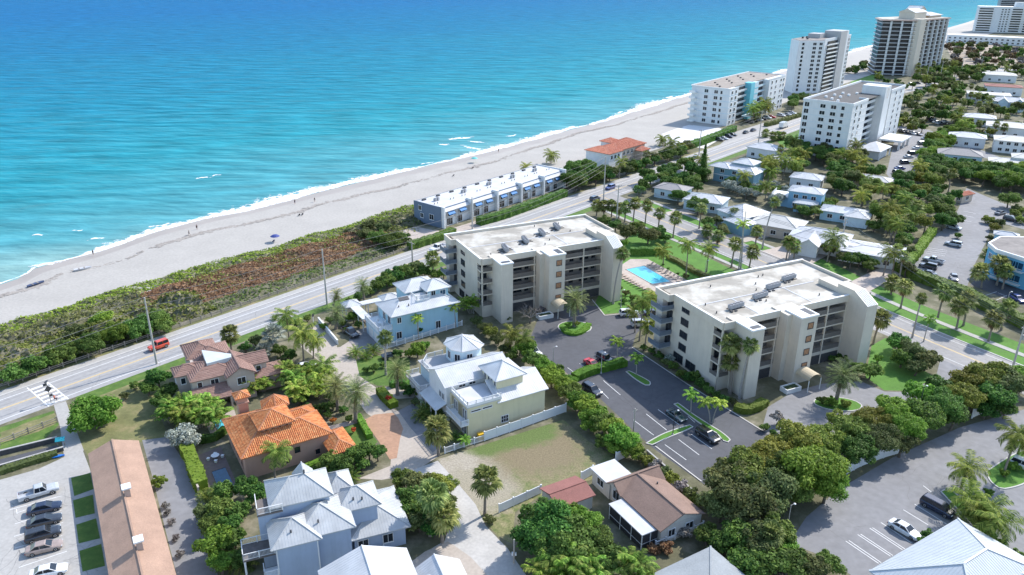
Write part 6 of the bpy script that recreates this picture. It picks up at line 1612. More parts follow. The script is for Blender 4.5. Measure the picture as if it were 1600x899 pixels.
palm('cabbage',(685,712),'bushy cabbage palm at the white fence end by the yellow house',crown=(683,672),s=1.6)
tree((652,548),1.8,2.2,'bright','bright green leafy bush below the octagonal turret',name='garden_bush',cat='bush')
for i, (px, zc, R, k) in enumerate([((640,552),1.0,1.3,'bright'),((665,540),1.2,1.4,'bright'),((552,495),1.8,1.9,'bright'),((560,507),1.0,1.2,'dark'),((584,575),1.0,1.2,'green'),((572,578),0.7,0.9,'dark'),((598,570),0.7,0.9,'dark'),((622,552),1.0,1.3,'dark'),((640,612),1.1,1.3,'dark'),((655,612),1.0,1.2,'dark'),((634,606),0.9,1.1,'green'),((648,628),0.9,1.0,'olive'),((535,505),0.8,1.1,'green'),((542,515),0.8,1.0,'green'),((505,510),0.9,1.2,'bright'),((515,500),0.9,1.2,'green')]):
    tree(px, zc, R, k, ORD[i]+' garden bush of those between the blue and yellow houses', 'bush', 'garden bushes between blue and yellow houses', 'garden_bush')
hedge('flower_hedge','bright yellow green hedge with red flowers beside the brick drive',[(594,614),(604,626),(616,638)],2.0,1.3,'bright')
tree((607,622),1.35,0.7,'flower','red flowering plant on top of the yellow green hedge',cat='flowers',name='flowering_plant')
hedge('hedge','dark hedge joining the flower hedge below the date palm',[(610,606),(624,602),(638,604)],1.3,1.2,'dark')
hedge('hedge','bright hedge strip along the brick drive by the orange house',[(560,654),(568,668),(578,686)],1.2,1.0,'bright')
hedge('hedge','bright hedge along the front wall of the orange roofed house',[(470,742),(500,730),(530,722),(556,708)],1.3,1.5,'bright')
for i, (px, zc, R, k) in enumerate([((516,718),2.2,2.0,'green'),((538,722),2.3,2.1,'green'),((556,710),2.3,2.2,'dark'),((576,703),2.2,2.1,'dark'),((590,706),1.9,1.7,'green'),((505,728),1.7,1.5,'green'),((525,735),1.4,1.5,'green'),((565,725),1.4,1.5,'dark')]):
    tree(px, zc, R, k, ORD[i]+' leafy tree between the orange and the grey roofed houses', 'tree', 'leafy trees between orange and grey houses')
palm('coconut',(430,748),'coconut palm leaning at the terracotta front wall',crown=(433,707),s=0.95)
for i, (px, zc, R, k) in enumerate([((480,640),1.2,1.5,'dark'),((495,640),1.2,1.5,'dark'),((508,636),1.1,1.4,'dark'),((520,632),1.1,1.3,'green'),((536,640),0.9,1.1,'dark'),((512,648),0.8,1.0,'dark'),((470,622),1.4,1.7,'dark'),((545,654),0.8,1.0,'green'),((490,592),1.2,1.6,'dark'),((478,576),1.0,1.5,'dark'),((456,580),1.1,1.5,'dark'),((515,618),1.0,1.3,'green')]):
    tree(px, zc, R, k, ORD[i]+' dark garden bush of those under the palms behind the orange house', 'bush', 'dark bushes behind the orange house', 'garden_bush')
tree((520,657),0.6,0.7,'flower','red leaved plant beside the garden walk',cat='plant',name='red_plant'); tree((552,672),0.6,0.6,'flower','red leaved plant under the right date palm',cat='plant',name='red_plant')
for i, (px, zc, R, k) in enumerate([((345,795),2.2,2.6,'green'),((338,850),2.4,2.9,'bright'),((330,820),2.0,2.2,'green'),((365,842),2.0,2.2,'green'),((352,768),2.0,2.1,'dark'),((385,762),2.4,2.2,'dark'),((400,772),2.2,2.0,'dark'),((372,800),2.0,2.3,'green'),((345,880),1.8,2.2,'bright'),((375,872),1.7,2.0,'green'),((318,800),1.5,1.8,'olive'),((360,820),2.0,2.0,'dark')]):
    tree(px, zc, R, k, ORD[i]+' tree of the thicket left of the grey roofed house', 'tree', 'thicket left of the grey house')
tree((248,753),1.1,1.4,'bright','bright bush between the long tan building and the alley',name='garden_bush',cat='bush')
for i, px in enumerate([(258,790),(262,800),(268,815),(275,840),(282,865)]): tree(px,0.5,0.7,'twig',ORD[i]+' dry grey plant along the alley side of the tan building','plant','dry plants along the alley','dry_plant')
# ------------------------------------------------------------------ centre bottom
for i, (px, zc, R, k) in enumerate([((632,748),2.2,2.2,'green'),((655,758),2.8,3.0,'olive'),((680,760),2.8,2.8,'yellow'),((645,778),2.8,3.0,'green'),((668,790),3.0,3.2,'green'),((692,782),2.4,2.3,'olive'),((655,812),2.2,2.5,'olive'),((678,822),2.0,2.4,'dark'),((640,800),2.2,2.4,'dark'),((700,760),2.0,1.8,'yellow')]):
    tree(px, zc, R, k, ORD[i]+' sea grape tree of the clump between grey roofs and shell street', 'tree', 'clump beside the shell street', 'sea_grape')
palm('cabbage',(672,838),'left cabbage palm of the pair in the clump beside the street',crown=(676,774),s=1.5); palm('cabbage',(691,848),'right cabbage palm of the pair in the clump beside the street',crown=(694,806),s=1.45)
palm('cabbage',(757.5,805),'lone cabbage palm on the edge of the empty plot',crown=(760,750),s=1.45)
tree((765,812),0.7,1.1,'olive','low scrubby bush at the foot of the lone cabbage palm',cat='bush',name='scrub_bush')
for i, (px, zc, R, k) in enumerate([((846,808),3.0,3.1,'green'),((880,806),3.2,3.2,'green'),((908,824),3.4,3.4,'bright'),((862,828),4.2,4.2,'dark'),((895,848),4.0,4.2,'green'),((838,838),3.2,3.5,'dark'),((925,848),3.2,3.4,'green'),((940,870),3.0,3.2,'green'),((868,866),3.2,3.4,'dark')]):
    tree(px, zc, R, k, ORD[i]+' glossy dense tree of the grove in front of the bungalow porch', 'tree', 'dense grove in front of the bungalow')
for i, (b, s) in enumerate([((880,912),1.6),((905,905),1.4),((925,915),1.3),((990,912),1.4),((855,915),1.3)]): palm('areca', b, ORD[i]+' bright palm clump along the bottom edge below the grove', s=s, group='palm clumps at the bottom edge')
tree((1068,832),1.0,1.4,'twig','pale flowering shrub at the bungalow end wall',cat='bush',name='shrub'); tree((1040,855),0.7,1.3,'rust','reddish low shrubs before the grey shingle roof',cat='bush',name='shrub'); tree((1020,858),0.6,1.1,'rust','small reddish shrub left of the reddish shrubs',cat='bush',name='shrub')
# ------------------------------------------------------------------ right bottom
for i, (px, zc, R, k) in enumerate([((1138,752),4.0,4.4,'olive'),((1172,742),4.5,4.6,'yellow'),((1160,785),4.5,4.8,'olive'),((1200,772),4.5,4.6,'olive'),((1128,790),3.2,3.4,'olive'),((1195,722),4.2,4.2,'yellow'),((1225,742),4.5,4.2,'green')]):
    tree(px, zc, R, k, ORD[i]+' yellowish olive tree of the mass right of the bungalow', 'tree', 'olive trees right of the bungalow')
tree((1268,736),5.0,5.6,'bright','large fine leaved bright green tree overhanging the pale car park',fine=0.6); tree((1292,758),3.5,3.6,'bright','lower fine leaved green tree right of the large bright one',fine=0.6); tree((1235,762),3.6,3.6,'green','green tree left below the large bright fine leaved tree',fine=0.6)
tree((1250,688),4.2,4.2,'yellow','yellow leaved tree behind the large bright green tree'); tree((1285,690),4.0,3.8,'yellow','yellow leaved tree right of the other yellow one'); tree((1218,702),3.6,3.4,'yellow','yellow green tree nearest the car park exit')
for i, (px, zc, R, k) in enumerate([((1330,672),4.0,3.5,'green'),((1362,660),4.2,3.7,'yellow'),((1395,645),4.4,3.9,'bright'),((1378,688),3.8,3.5,'olive'),((1340,702),3.6,3.4,'green'),((1415,668),4.2,3.7,'bright'),((1445,650),4.2,3.7,'dark'),((1475,632),4.4,3.9,'green'),((1505,622),4.2,3.5,'yellow'),((1440,618),3.8,3.2,'bright'),((1468,604),3.8,3.2,'green'),((1410,690),3.2,2.9,'olive'),((1490,650),3.2,2.9,'green'),((1310,660),3.0,2.5,'yellow')]):
    tree(px, zc, R, k, ORD[i]+' tree from the left of the belt between entry drive and pale car park', 'tree', 'tree belt between entry drive and car park', fine=0.6 if i % 2 else 1.0)
for i, (px, zc, R, k) in enumerate([((1512,598),3.6,3.8,'yellow'),((1545,592),4.0,4.4,'yellow'),((1575,600),4.0,4.2,'olive'),((1555,622),3.4,3.8,'dark'),((1525,620),3.2,3.2,'yellow'),((1596,590),3.2,3.4,'bright'),((1540,640),2.0,2.4,'dark'),((1572,640),2.0,2.2,'dark')]):
    tree(px, zc, R, k, ORD[i]+' yellowish tree of the clump at the right end of the side road', 'tree', 'yellowish clump at the side road end')
for i, (px, zc, R, k) in enumerate([((1150,838),3.0,3.2,'dark'),((1185,848),3.2,3.4,'olive'),((1212,832),3.2,3.2,'green'),((1200,878),2.8,3.2,'green'),((1240,880),2.6,2.8,'green'),((1165,880),2.6,3.0,'dark'),((1225,860),2.2,2.4,'bright'),((1270,888),2.2,2.5,'olive'),((1295,880),1.8,2.2,'green'),((1105,835),2.0,2.2,'green'),((1125,850),2.2,2.4,'dark')]):
    tree(px, zc, R, k, ORD[i]+' tree of the dark group along the bottom right of the bungalow', 'tree', 'dark group at the bottom right of the bungalow')
for i, (px, R) in enumerate([((1250,870),1.5),((1262,885),1.3),((1232,895),1.4)]): tree(px,1.0,R,'twig',ORD[i]+' bare twiggy shrub by the pale car park corner','bush','bare shrubs by the car park corner','bare_shrub')
palm('cabbage',(1215,880),'shaggy cabbage palm in the dark group by the car park corner',crown=(1200,835),s=1.3)
for b, cr, s, l in [((1501,764),(1512,732),1.15,'coconut palm on the kerbed island tip left of the others'),((1567,744),(1590,680),1.15,'tall coconut palm leaning right on the grassy island'),((1586,720),(1600,688),1.0,'coconut palm at the right edge behind the tall leaning one'),((1505,806),(1515,780),1.15,'coconut palm above the dark van'),((1530,820),(1545,796),1.15,'coconut palm between van and metal roof'),((1542,850),(1560,815),1.2,'coconut palm leaning over the big metal roof'),((1520,830),(1530,802),0.9,'small coconut palm crowded between two others')]:
    palm('coconut', b, l, crown=cr, s=s)
for i, (px, R) in enumerate([((1582,728),1.3),((1570,740),1.0),((1545,770),0.9),((1560,850),1.2),((1590,870),1.4),((1575,880),1.0),((1450,835),1.1),((1440,845),0.8)]): tree(px,0.8,R,'bright' if i < 3 else 'dark',ORD[i]+' low bush around the pale car park islands','bush','low bushes on the car park islands','garden_bush')
# ------------------------------------------------------------------ hedge and planting around the dark car park
rr = random.Random(21)
hp = [(822,545),(835,562),(850,575),(862,590),(878,602),(892,614),(905,626),(918,638),(930,650),(943,660),(955,670),(966,682),(978,692)]
for i, px in enumerate(hp): tree(px, 2.4, 2.75, ('bright','green','bright','bright')[i%4], ORD[i]+' lush shrub from the top of the tall hedge along the car park', 'shrub', 'tall lush hedge along the car park', 'hedge_shrub')
for i, px in enumerate([(868,578),(885,596),(900,632),(925,664),(945,690),(960,700),(842,590),(990,706)]): tree(px, 1.5, 2.1, ('green','bright')[i%2], ORD[i]+' lower shrub from the top on the plot side of the tall hedge', 'shrub', 'lower shrubs of the tall hedge', 'hedge_shrub')
for i, px in enumerate([(1000,712),(1012,720),(1024,730),(1036,740),(1050,750),(1064,760),(1078,772),(1090,784)]): tree(px, 1.2, 1.6, ('olive','yellow','twig')[i%3], ORD[i]+' sparse olive shrub from the top along the wall behind the bungalow', 'shrub', 'olive shrubs behind the bungalow', 'hedge_shrub')
for i, (px, R, k) in enumerate([((745,502),1.8,'olive'),((757,512),1.9,'olive'),((768,520),1.9,'yellow'),((778,530),1.8,'olive'),((790,545),1.8,'olive'),((800,556),1.6,'green')]): tree(px, 1.6, R, k, ORD[i]+' olive shrub from the top behind the turret of the yellow house', 'shrub', 'olive hedge behind the yellow house', 'hedge_shrub')
palm('coconut',(798,552),'coconut palm with drooping fronds behind the yellow house',crown=(800,522),s=1.0); palm('coconut',(812,556),'second coconut palm behind the yellow house nearest the car park',crown=(818,530),s=0.9)
palm('areca',(735,490),'palm clump at the right wall of the light blue house',s=1.3); palm('royal',(712,512),'feather palm at the right end of the light blue wall',crown=(708,478),s=0.8); palm('royal',(696,512),'feather palm left of the other at the light blue wall',crown=(688,480),s=0.8); palm('royal',(654,530),'young feather palm in the middle of the light blue wall',crown=(652,498),s=0.65)
tree((655,515),1.6,1.1,'green','slim green shrub against the middle of the light blue wall',cat='shrub',name='garden_bush')
def bare_tree(px, label):
    p = G(*px); root = thing('bare_tree', label, 'tree', (p.x,p.y,0)); rr = random.Random(2); mb = MB(); tm = MB()
    tm.path([(0,0,-.1),(0.1,0,0.8),(0.1,0.1,1.4)],[0.2,0.16,0.12],7); put('trunk', tm.mesh('trunk', m_bark), root)
    for i in range(9):
        a = i*0.7; e = Vector((cos(a)*rr.uniform(1.2,2.0), sin(a)*rr.uniform(1.2,2.0), rr.uniform(2.4,3.6))); mb.path([(0.1,0.1,1.3),(e.x*.4,e.y*.4,2.0),tuple(e)],[0.09,0.06,0.03],5)
        for j in range(7):
            q = e + Vector((rr.gauss(0,.6),rr.gauss(0,.6),rr.uniform(.1,.8))); mb.path([tuple(e*0.8),tuple(q)],[0.03,0.015],4)
            for k in range(5): mb.path([tuple(q*0.95),tuple(q+Vector((rr.gauss(0,.4),rr.gauss(0,.4),rr.gauss(.2,.3))))],[0.02,0.012],3)
    put('crown', mb.mesh('crown', LM['twig']), root)
bare_tree((828,506),'bare leafless tree with twisting limbs at the edge of the turning circle')
for i, (px, R, k) in enumerate([((845,484),1.2,'twig'),((858,482),1.0,'rust'),((785,492),1.0,'dark'),((775,480),1.2,'dark'),((795,497),1.0,'olive'),((868,478),0.9,'olive')]): tree(px,0.8,R,k,ORD[i]+' low shrub along the near walls of the left apartment block','bush','shrubs at the left apartment block','garden_bush')
palm('date',(897,511),'date palm on the round island of the turning circle',crown=(898,468),s=1.3)
palm('date',(1306,629),'date palm on the kidney shaped island of the entry drive',crown=(1318,586),s=1.35)
palm('washingtonia',(958,475),'tall curved fan palm at the right corner of the left apartment block',crown=(973,396),s=1.25)
for b, cr, s, l in [((999,533),(1006,472),1.0,'tallest palm of the group between the two apartment blocks'),((1014,520),(1022,462),0.95,'second palm of the group between the two apartment blocks'),((1008,540),(1012,508),0.8,'short palm in front of the group between the blocks'),((1022,540),(1024,506),0.85,'palm touching the left apartment balconies of the right block'),((992,520),(988,486),0.7,'small palm left of the group between the blocks')]: palm('coconut', b, l, crown=cr, s=s)
for b, cr, l in [((964,564),(964,534),'young palm beside the black off roader'),((994,586),(995,559),'young palm on the slim kerbed island'),((1079,646),(1080,617),'young palm above the parked convertible'),((1109,661),(1102,628),'left stem of the twin young palms on the exit island'),((1113,662),(1124,630),'right stem of the twin young palms on the exit island')]: palm('christmas', b, l, crown=cr, s=1.05)
hedge('hedge','bright clipped hedge dividing the two halves of the dark car park',[(897,594),(925,583),(950,577),(976,570)],2.2,1.5,'bright')
for i, (px, R, k) in enumerate([((1030,556),1.2,'dark'),((1040,566),1.2,'olive'),((1052,572),1.3,'dark'),((1064,584),1.3,'green'),((1074,590),1.4,'dark'),((1086,588),1.6,'dark'),((1096,600),1.5,'dark'),((1108,610),1.3,'green'),((1120,618),1.2,'green'),((1018,548),1.1,'dark'),((1006,543),1.0,'green'),((1132,624),1.2,'green'),((1146,628),1.1,'olive'),((1046,560),1.2,'silver')]): tree(px,0.9,R,k,ORD[i]+' shrub from the pool end along the shaded wall of the right block','bush','shrubs along the shaded wall of the right block','garden_bush')
palm('cabbage',(1141,616),'left cabbage palm against the stair tower of the right block',crown=(1143,537),s=1.35); palm('cabbage',(1139,614),'low crowned cabbage palm below the left one at the stair tower',crown=(1142,566),s=1.2); palm('washingtonia',(1155,623),'curved fan palm in front of the stair tower corner',crown=(1173,540),s=1.2)
hedge('hedge','clipped yellow green horseshoe hedge before the stair tower',[(1148,640),(1160,644),(1178,642),(1194,632)],2.0,1.3,'yellow')
hedge('island_hedge','dark clipped ring of hedge round the date palm island',[(880,514),(886,521),(900,523),(912,518),(920,508)],1.6,0.6,'bright'); tree((900,506),0.8,1.0,'yellow','yellow green bush at the foot of the island date palm',cat='bush',name='garden_bush'); tree((888,508),0.7,0.9,'bright','green bush left of the island date palm foot',cat='bush',name='garden_bush')
tree((1298,628),0.9,1.4,'bright','bright bush at the foot of the entry drive date palm',cat='bush',name='garden_bush'); tree((1322,632),0.7,1.3,'yellow','yellow bush right of the entry drive date palm',cat='bush',name='garden_bush'); tree((1286,626),0.8,1.2,'green','green bush left on the entry drive island',cat='bush',name='garden_bush')
for i, (px, zc, R, k) in enumerate([((1342,576),1.8,2.2,'green'),((1360,580),2.0,2.4,'green'),((1325,560),1.0,1.3,'dark'),((1312,556),0.9,1.2,'dark'),((1300,560),0.8,1.0,'green'),((1372,560),1.0,1.2,'bright')]): tree(px,zc,R,k,ORD[i]+' round bush beside the end wall of the right block','bush','round bushes beside the end wall','garden_bush')
for i, (px, zc, R, k) in enumerate([((1403,537),2.4,2.8,'dark'),((1425,550),2.8,3.4,'olive'),((1448,562),2.6,3.2,'olive'),((1410,560),2.2,2.8,'dark'),((1432,574),2.0,2.4,'olive')]): tree(px,zc,R,k,ORD[i]+' tree of the leaning sea grape group on the lawn by the side road','tree','sea grape group on the lawn by the side road')
tree((1195,668),0.8,1.0,'green','bush in the lawn strip at the car park exit',cat='bush',name='garden_bush'); tree((1215,652),1.6,1.4,'twig','thin bare tree on the lawn strip at the car park exit',name='bare_shrub'); tree((1208,676),0.7,0.9,'dark','dark bush below the thin bare tree',cat='bush',name='garden_bush')
# ------------------------------------------------------------------ pool garden and side road rows
hedge('hedge','clipped hedge wall behind the swimming pool',[(984,398),(1008,398),(1036,397)],2.0,2.2,'green')
hedge('hedge','low hedge between the pool lawn and the side road walk',[(1044,404),(1062,412),(1085,426),(1112,438)],1.8,1.0,'olive')
for i, (px, zc, R, k) in enumerate([((979,362),2.6,3.4,'olive'),((1013,368),2.8,3.8,'olive'),((995,354),2.2,2.8,'green'),((1030,362),2.2,2.6,'green'),((962,352),2.0,2.6,'green'),((945,345),1.8,2.4,'green'),((1040,372),1.6,2.0,'dark'),((975,380),1.4,1.8,'bright')]): tree(px,zc,R,k,ORD[i]+' rounded sea grape of the group between apartment block and junction','tree','sea grapes between block and junction','sea_grape')
for b, cr, l in [((1036,414),(1036,391),'coconut palm on the lawn behind the pool'),((1072,428),(1075,381),'taller coconut palm on the lawn right of the pool'),((1104,425),(1108,388),'dark coconut palm on the lawn nearest the right block')]: palm('coconut', b, l, crown=cr, s=1.0)
for px, l in [((1044,420),'left narrow cypress on the pool lawn'),((1059,428),'right narrow cypress on the pool lawn'),((1036,414),'small cypress beside the coconut palm by the pool')]: tree(px,1.1,0.55,'dark',l,cat='shrub',name='cypress',flat=2.0)
for i, px in enumerate([(968,450),(978,458),(988,465),(1072,432),(964,440),(1000,470),(1010,474),(990,476),(975,470)]): tree(px,0.7,1.1,('green','olive')[i%2],ORD[i]+' low shrub around the pool lawn','bush','low shrubs around the pool lawn','garden_bush')
Zp = lambda ox,oy,s: (lambda x,y: (ox+x/s, oy+y/s))
za = Zp(930,280,7.49); zb = Zp(1100,350,7.49); zc_ = Zp(1360,440,5.0)
rows = [(za(15,430),za(20,310)),(za(100,440),za(100,310)),(za(190,445),za(195,310)),(za(275,460),za(290,340)),(za(345,505),za(360,330)),(za(445,495),za(470,280)),(za(585,520),za(610,310)),(za(740,565),za(760,395)),(za(910,690),za(945,450)),(zb(320,510),zb(370,230)),(zb(530,515),zb(575,325))]
for i, (b, cr) in enumerate(rows): palm('cabbage', b, ORD[i]+' cabbage palm from the junction along the near side of the side road', crown=cr, s=1.35, group='cabbage palms on the near side of the side road')
rows = [(za(1215,580),za(1250,340)),(za(1300,690),za(1310,600)),(zb(155,240),zb(170,140)),(zb(600,255),zb(620,90)),(zb(960,430),zb(1000,215)),(zb(1050,405),zb(1060,260)),((1150,352),(1148,333))]
for i, (b, cr) in enumerate(rows): palm('cabbage', b, ORD[i]+' cabbage palm from the junction along the bungalow side of the side road', crown=cr, s=1.3, group='cabbage palms on the bungalow side of the side road')
palm('washingtonia',(1191,389),'very tall leaning palm in front of the wide cream roof',crown=(1211,316),s=1.2); palm('royal',(1157,421),'tall palm with bright crown beside the utility pole on the side road',crown=(1161,350),s=1.0); palm('royal',(1232,407),'bright green palm in front of the broad white roof',crown=(1236,378),s=0.9)
rows = [(zc_(20,490),zc_(85,290)),(zc_(160,100),zc_(178,10)),(zc_(235,210),zc_(270,40)),(zc_(525,285),zc_(580,80)),(zc_(670,375),zc_(700,190)),(zc_(725,345),zc_(760,140)),(zc_(920,470),zc_(970,290)),(zc_(1020,380),zc_(1080,210))]
for i, (b, cr) in enumerate(rows): palm('cabbage', b, ORD[i]+' cabbage palm from the left along the lower stretch of the side road', crown=cr, s=1.45, group='cabbage palms on the lower side road')
palm('washingtonia',zc_(325,440),'tall thin palm on the near kerb of the lower side road',crown=zc_(400,130),s=0.95); palm('christmas',zc_(415,470),'shorter thin palm right of the tall one on the near kerb',crown=zc_(468,290),s=1.0)
hedge('hedge','tall clipped hedge between the lower side road and the turquoise building',[RD2(106,13.5),RD2(125,11.0),RD2(150,10.5),RD2(185,10.5)] if False else [(1398,420),(1440,440),(1500,462),(1545,486),(1600,512),(1660,540)],3.2,2.6,'green',dens=16,ls=0.22)
hedge('hedge','long bright clipped hedge along the left side of the right car park',[(1412,424),(1428,405),(1442,385),(1456,366)],2.6,2.4,'bright',dens=16,ls=0.22)
for b, cr, s, l in [((1542,418),(1545,398),1.4,'left cabbage palm at the turquoise building corner'),((1533,450),(1532,424),1.5,'cabbage palm on the kerb below the turquoise building'),((1557,446),(1562,412),1.7,'big cabbage palm in front of the turquoise wall'),((1566,452),(1572,424),1.4,'cabbage palm right of the big one at the turquoise wall')]: palm('cabbage', b, l, crown=cr, s=s)
for i, (px, R, k) in enumerate([((1545,345),2.2,'yellow'),((1560,348),2.2,'olive'),((1553,356),2.0,'yellow'),((1585,334),2.2,'yellow'),((1596,345),2.2,'yellow'),((1590,326),2.0,'olive'),((1600,332),2.0,'bright'),((1548,372),1.4,'olive')]): tree(px,1.0,R,k,ORD[i]+' clipped rounded bush in the beds of the right car park','bush','clipped bushes in the right car park beds','clipped_bush',flat=0.6)
tree((1577,312),3.0,3.8,'green','round spreading tree beside the far end of the right car park'); tree((1475,345),3.4,3.6,'dark','dark spreading tree over the kerb of the right car park'); tree((1490,342),3.2,3.4,'dark','second dark spreading tree beside the kerb of the right car park'); tree((1497,368),1.0,1.4,'green','small clipped bush behind the silver four by four',cat='bush',name='clipped_bush')

for i, (px, zc, R, k) in enumerate([((560,463),1.0,1.4,'dark'),((575,455),1.2,1.7,'dark'),((590,447),1.5,2.2,'dark'),((604,438),1.9,2.8,'green'),((618,431),2.0,3.0,'dark'),((633,424),2.0,3.0,'green'),((648,418),2.0,2.8,'olive'),((663,424),1.6,2.2,'dark'),((680,430),1.3,1.8,'dark'),((693,427),1.6,2.0,'bright'),((545,470),0.8,1.2,'green')]): tree(px,zc,R,k,ORD[i]+' bush of the hedgerow between coast road and light blue house','bush','hedgerow beside the light blue house','garden_bush')
palm('cabbage',(677,432),'cabbage palm rising from the hedgerow behind the light blue house',crown=(676,404),s=1.4)
# ------------------------------------------------------------------ trees across the side road and beyond
def inside(p, poly):
    c = False; n = len(poly)
    for i in range(n):
        a = poly[i]; b = poly[(i+1)%n]
        if (a[1] > p[1]) != (b[1] > p[1]) and p[0] < (b[0]-a[0])*(p[1]-a[1])/(b[1]-a[1])+a[0]: c = not c
    return c
FOOT = []     # footprints (world) that trees must keep clear of
for o_ in COL.objects:
    if o_.type == 'EMPTY' and o_.get('category') in ('house','bungalow','apartment building','apartment tower','townhouses','pavilion','canopy','office building','kiosk','outbuilding'):
        xs = []; 
        for ch in o_.children:
            if ch.name.startswith(('wall','roof')) and ch.data: 
                M = Matrix.Translation(o_.location) @ o_.rotation_euler.to_matrix().to_4x4()
                q = [M @ v.co for v in ch.data.vertices]; cx_ = sum(v.x for v in q)/len(q); cy_ = sum(v.y for v in q)/len(q); r_ = max(hypot(v.x-cx_, v.y-cy_) for v in q)
                loc_ = [(v.co.x, v.co.y) for v in ch.data.vertices]
                FOOT.append((o_, min(a[0] for a in loc_), max(a[0] for a in loc_), min(a[1] for a in loc_), max(a[1] for a in loc_)))
def blocked(p, r):
    for o_, x0, x1, y0, y1 in FOOT:
        d = Vector((p.x-o_.location.x, p.y-o_.location.y)); a = -o_.rotation_euler.z
        x = d.x*cos(a)-d.y*sin(a); y = d.x*sin(a)+d.y*cos(a)
        if x0-r < x < x1+r and y0-r < y < y1+r: return True
    return False
def wood(poly, n, label, group, kinds, R=(2.6,4.2), zc=(2.6,4.5), mind=3.2, seed=1, palms=0.0, far=False, clear=0.6):
    rr = random.Random(seed); W = [G(*p) for p in poly]; pts = []
    P2 = [(w.x,w.y) for w in W]; todo = []; x0 = min(p[0] for p in P2); x1 = max(p[0] for p in P2); y0 = min(p[1] for p in P2); y1 = max(p[1] for p in P2)
    k = 0
    while len(pts) < n and k < 6000:
        k += 1; p = Vector((rr.uniform(x0,x1), rr.uniform(y0,y1), 0))
        if not inside((p.x,p.y), P2) or any((p-q).length < mind for q in pts): continue
        r = rr.uniform(*R)
        if blocked(p, r*clear): continue
        pts.append(p); kd = kinds[rr.randrange(len(kinds))]
        todo.append((p, rr.random() < palms, kd, r, rr.uniform(*zc), rr.uniform(4.5,8), rr.uniform(1.0,1.4), rr.randrange(3), rr.uniform(0,6.28)))
    if far:
        for (p, isp, kd, r, z, h, s, q, a) in todo:
            if isp: add_far(palm_crown(('cabbage','coconut')[q % 2], q % 2), p, (s,s,s), h, a); add_far(far_trunk(), p, (1,1,h/5.0), 0, 0)
            else: add_far(crown_mesh(('c','far',kd,q,1.0), 11+q*7, 4.0, 3.2, 620, 0.60, LM[kd], 7), p, (r/4,r/4,r/4), z, a); add_far(far_trunk(), p, (1.6,1.6,z/5.0), 0, 0)
        return
    # rows from the camera backwards, each counted from the left, so that every tree can be pointed out
    view = lambda p: ((p-Vector((0,0,CAM_H))).dot(RT)/(p-Vector((0,0,CAM_H))).dot(FW), (p-Vector((0,0,CAM_H))).dot(UP)/(p-Vector((0,0,CAM_H))).dot(FW))
    todo.sort(key=lambda t: view(t[0])[1]); nr = max(1, round(len(todo)/9)) if len(todo) > 9 else 1; per = math.ceil(len(todo)/nr) if todo else 1
    look = {'dark':'dark','green':'green','bright':'bright green','olive':'olive','silver':'silvery','yellow':'yellowish','brown':'brown'}
    for ri in range(0, len(todo), per):
        row = sorted(todo[ri:ri+per], key=lambda t: view(t[0])[0]); rn = ri//per
        rname = '' if nr == 1 else ('front row ' if rn == 0 else ('back row ' if rn == nr-1 else ORD[rn]+' row '))
        for j, (p, isp, kd, r, z, h, s, q, a) in enumerate(row):
            lab = '%s from left, %s%s' % (ORD[j], rname, ('palm ' if isp else look[kd]+' tree ') + label)
            if isp: palm(('cabbage','coconut','coconut')[q], p, lab, h=h, s=s, group=group+' palms', far=True)
            else: tree(None, z, r, kd, lab, 'tree', group, pos=p)
FAR = {}
def far_trunk():
    if 'fart' not in MESH: MESH['fart'] = MB().tube((0,0,0),(0,0,5.0),.16,.10,5).mesh('trunk', m_bark)
    return MESH['fart']
def add_far(me, p, sc, z, a):
    FAR.setdefault(me.name, (me, []))[1].append((p.x, p.y, z, sc, a))
def build_far(name, label):
    import numpy as np
    V = []; F = []; MI = []; mats = []; o = 0
    for me, lst in FAR.values():
        n = len(me.vertices); co = np.empty(n*3, np.float32); me.vertices.foreach_get('co', co); co = co.reshape(-1,3)
        fs = [tuple(p.vertices) for p in me.polygons]; mi = [p.material_index for p in me.polygons]; base = len(mats); mats.extend(me.materials)
        for x, y, z, sc, a in lst:
            c, s = cos(a), sin(a); q = co*np.array(sc, np.float32); r = np.stack([q[:,0]*c-q[:,1]*s+x, q[:,0]*s+q[:,1]*c+y, q[:,2]+z], 1)
            V.append(r); F.extend([tuple(i+o for i in f) for f in fs]); MI.extend([base+k for k in mi]); o += n
    me = bpy.data.meshes.new(name); me.from_pydata(np.concatenate(V).tolist(), [], F)
    for m in mats: me.materials.append(m)
    me.polygons.foreach_set('material_index', MI); me.update()
    put(name, me, kind='stuff', label=label)
D_ = ('dark','green','olive','green','yellow','dark')
wood([(1295,262),(1345,262),(1372,284),(1400,292),(1440,276),(1500,300),(1492,338),(1450,378),(1424,404),(1392,372),(1340,318),(1300,300)], 54, 'of the wood left of the right car park', 'wood between bungalows and right car park', D_, (2.6,4.3), (2.8,4.8), 4.0, 3, 0.10)
wood([(1448,262),(1500,268),(1560,276),(1610,282),(1610,306),(1560,300),(1515,292),(1455,286)], 26, 'of the belt before the grey tiled house', 'tree belt before the grey tile roofed house', ('green','bright','green','dark'), (3.2,4.8), (3.0,4.6), 4.5, 4, 0.04)
wood([(1230,236),(1300,240),(1340,248),(1345,262),(1290,262),(1240,255)], 16, 'below the eight storey block', 'trees below the eight storey block', ('olive','green','dark'), (3.2,4.6), (3.2,4.6), 5, 5, 0.15)
wood([(1195,255),(1255,262),(1240,290),(1200,292),(1185,275)], 16, 'right of the teal blue house', 'palm thicket right of the teal blue house', D_, (2.2,3.4), (2.2,3.6), 3.2, 6, 0.6)
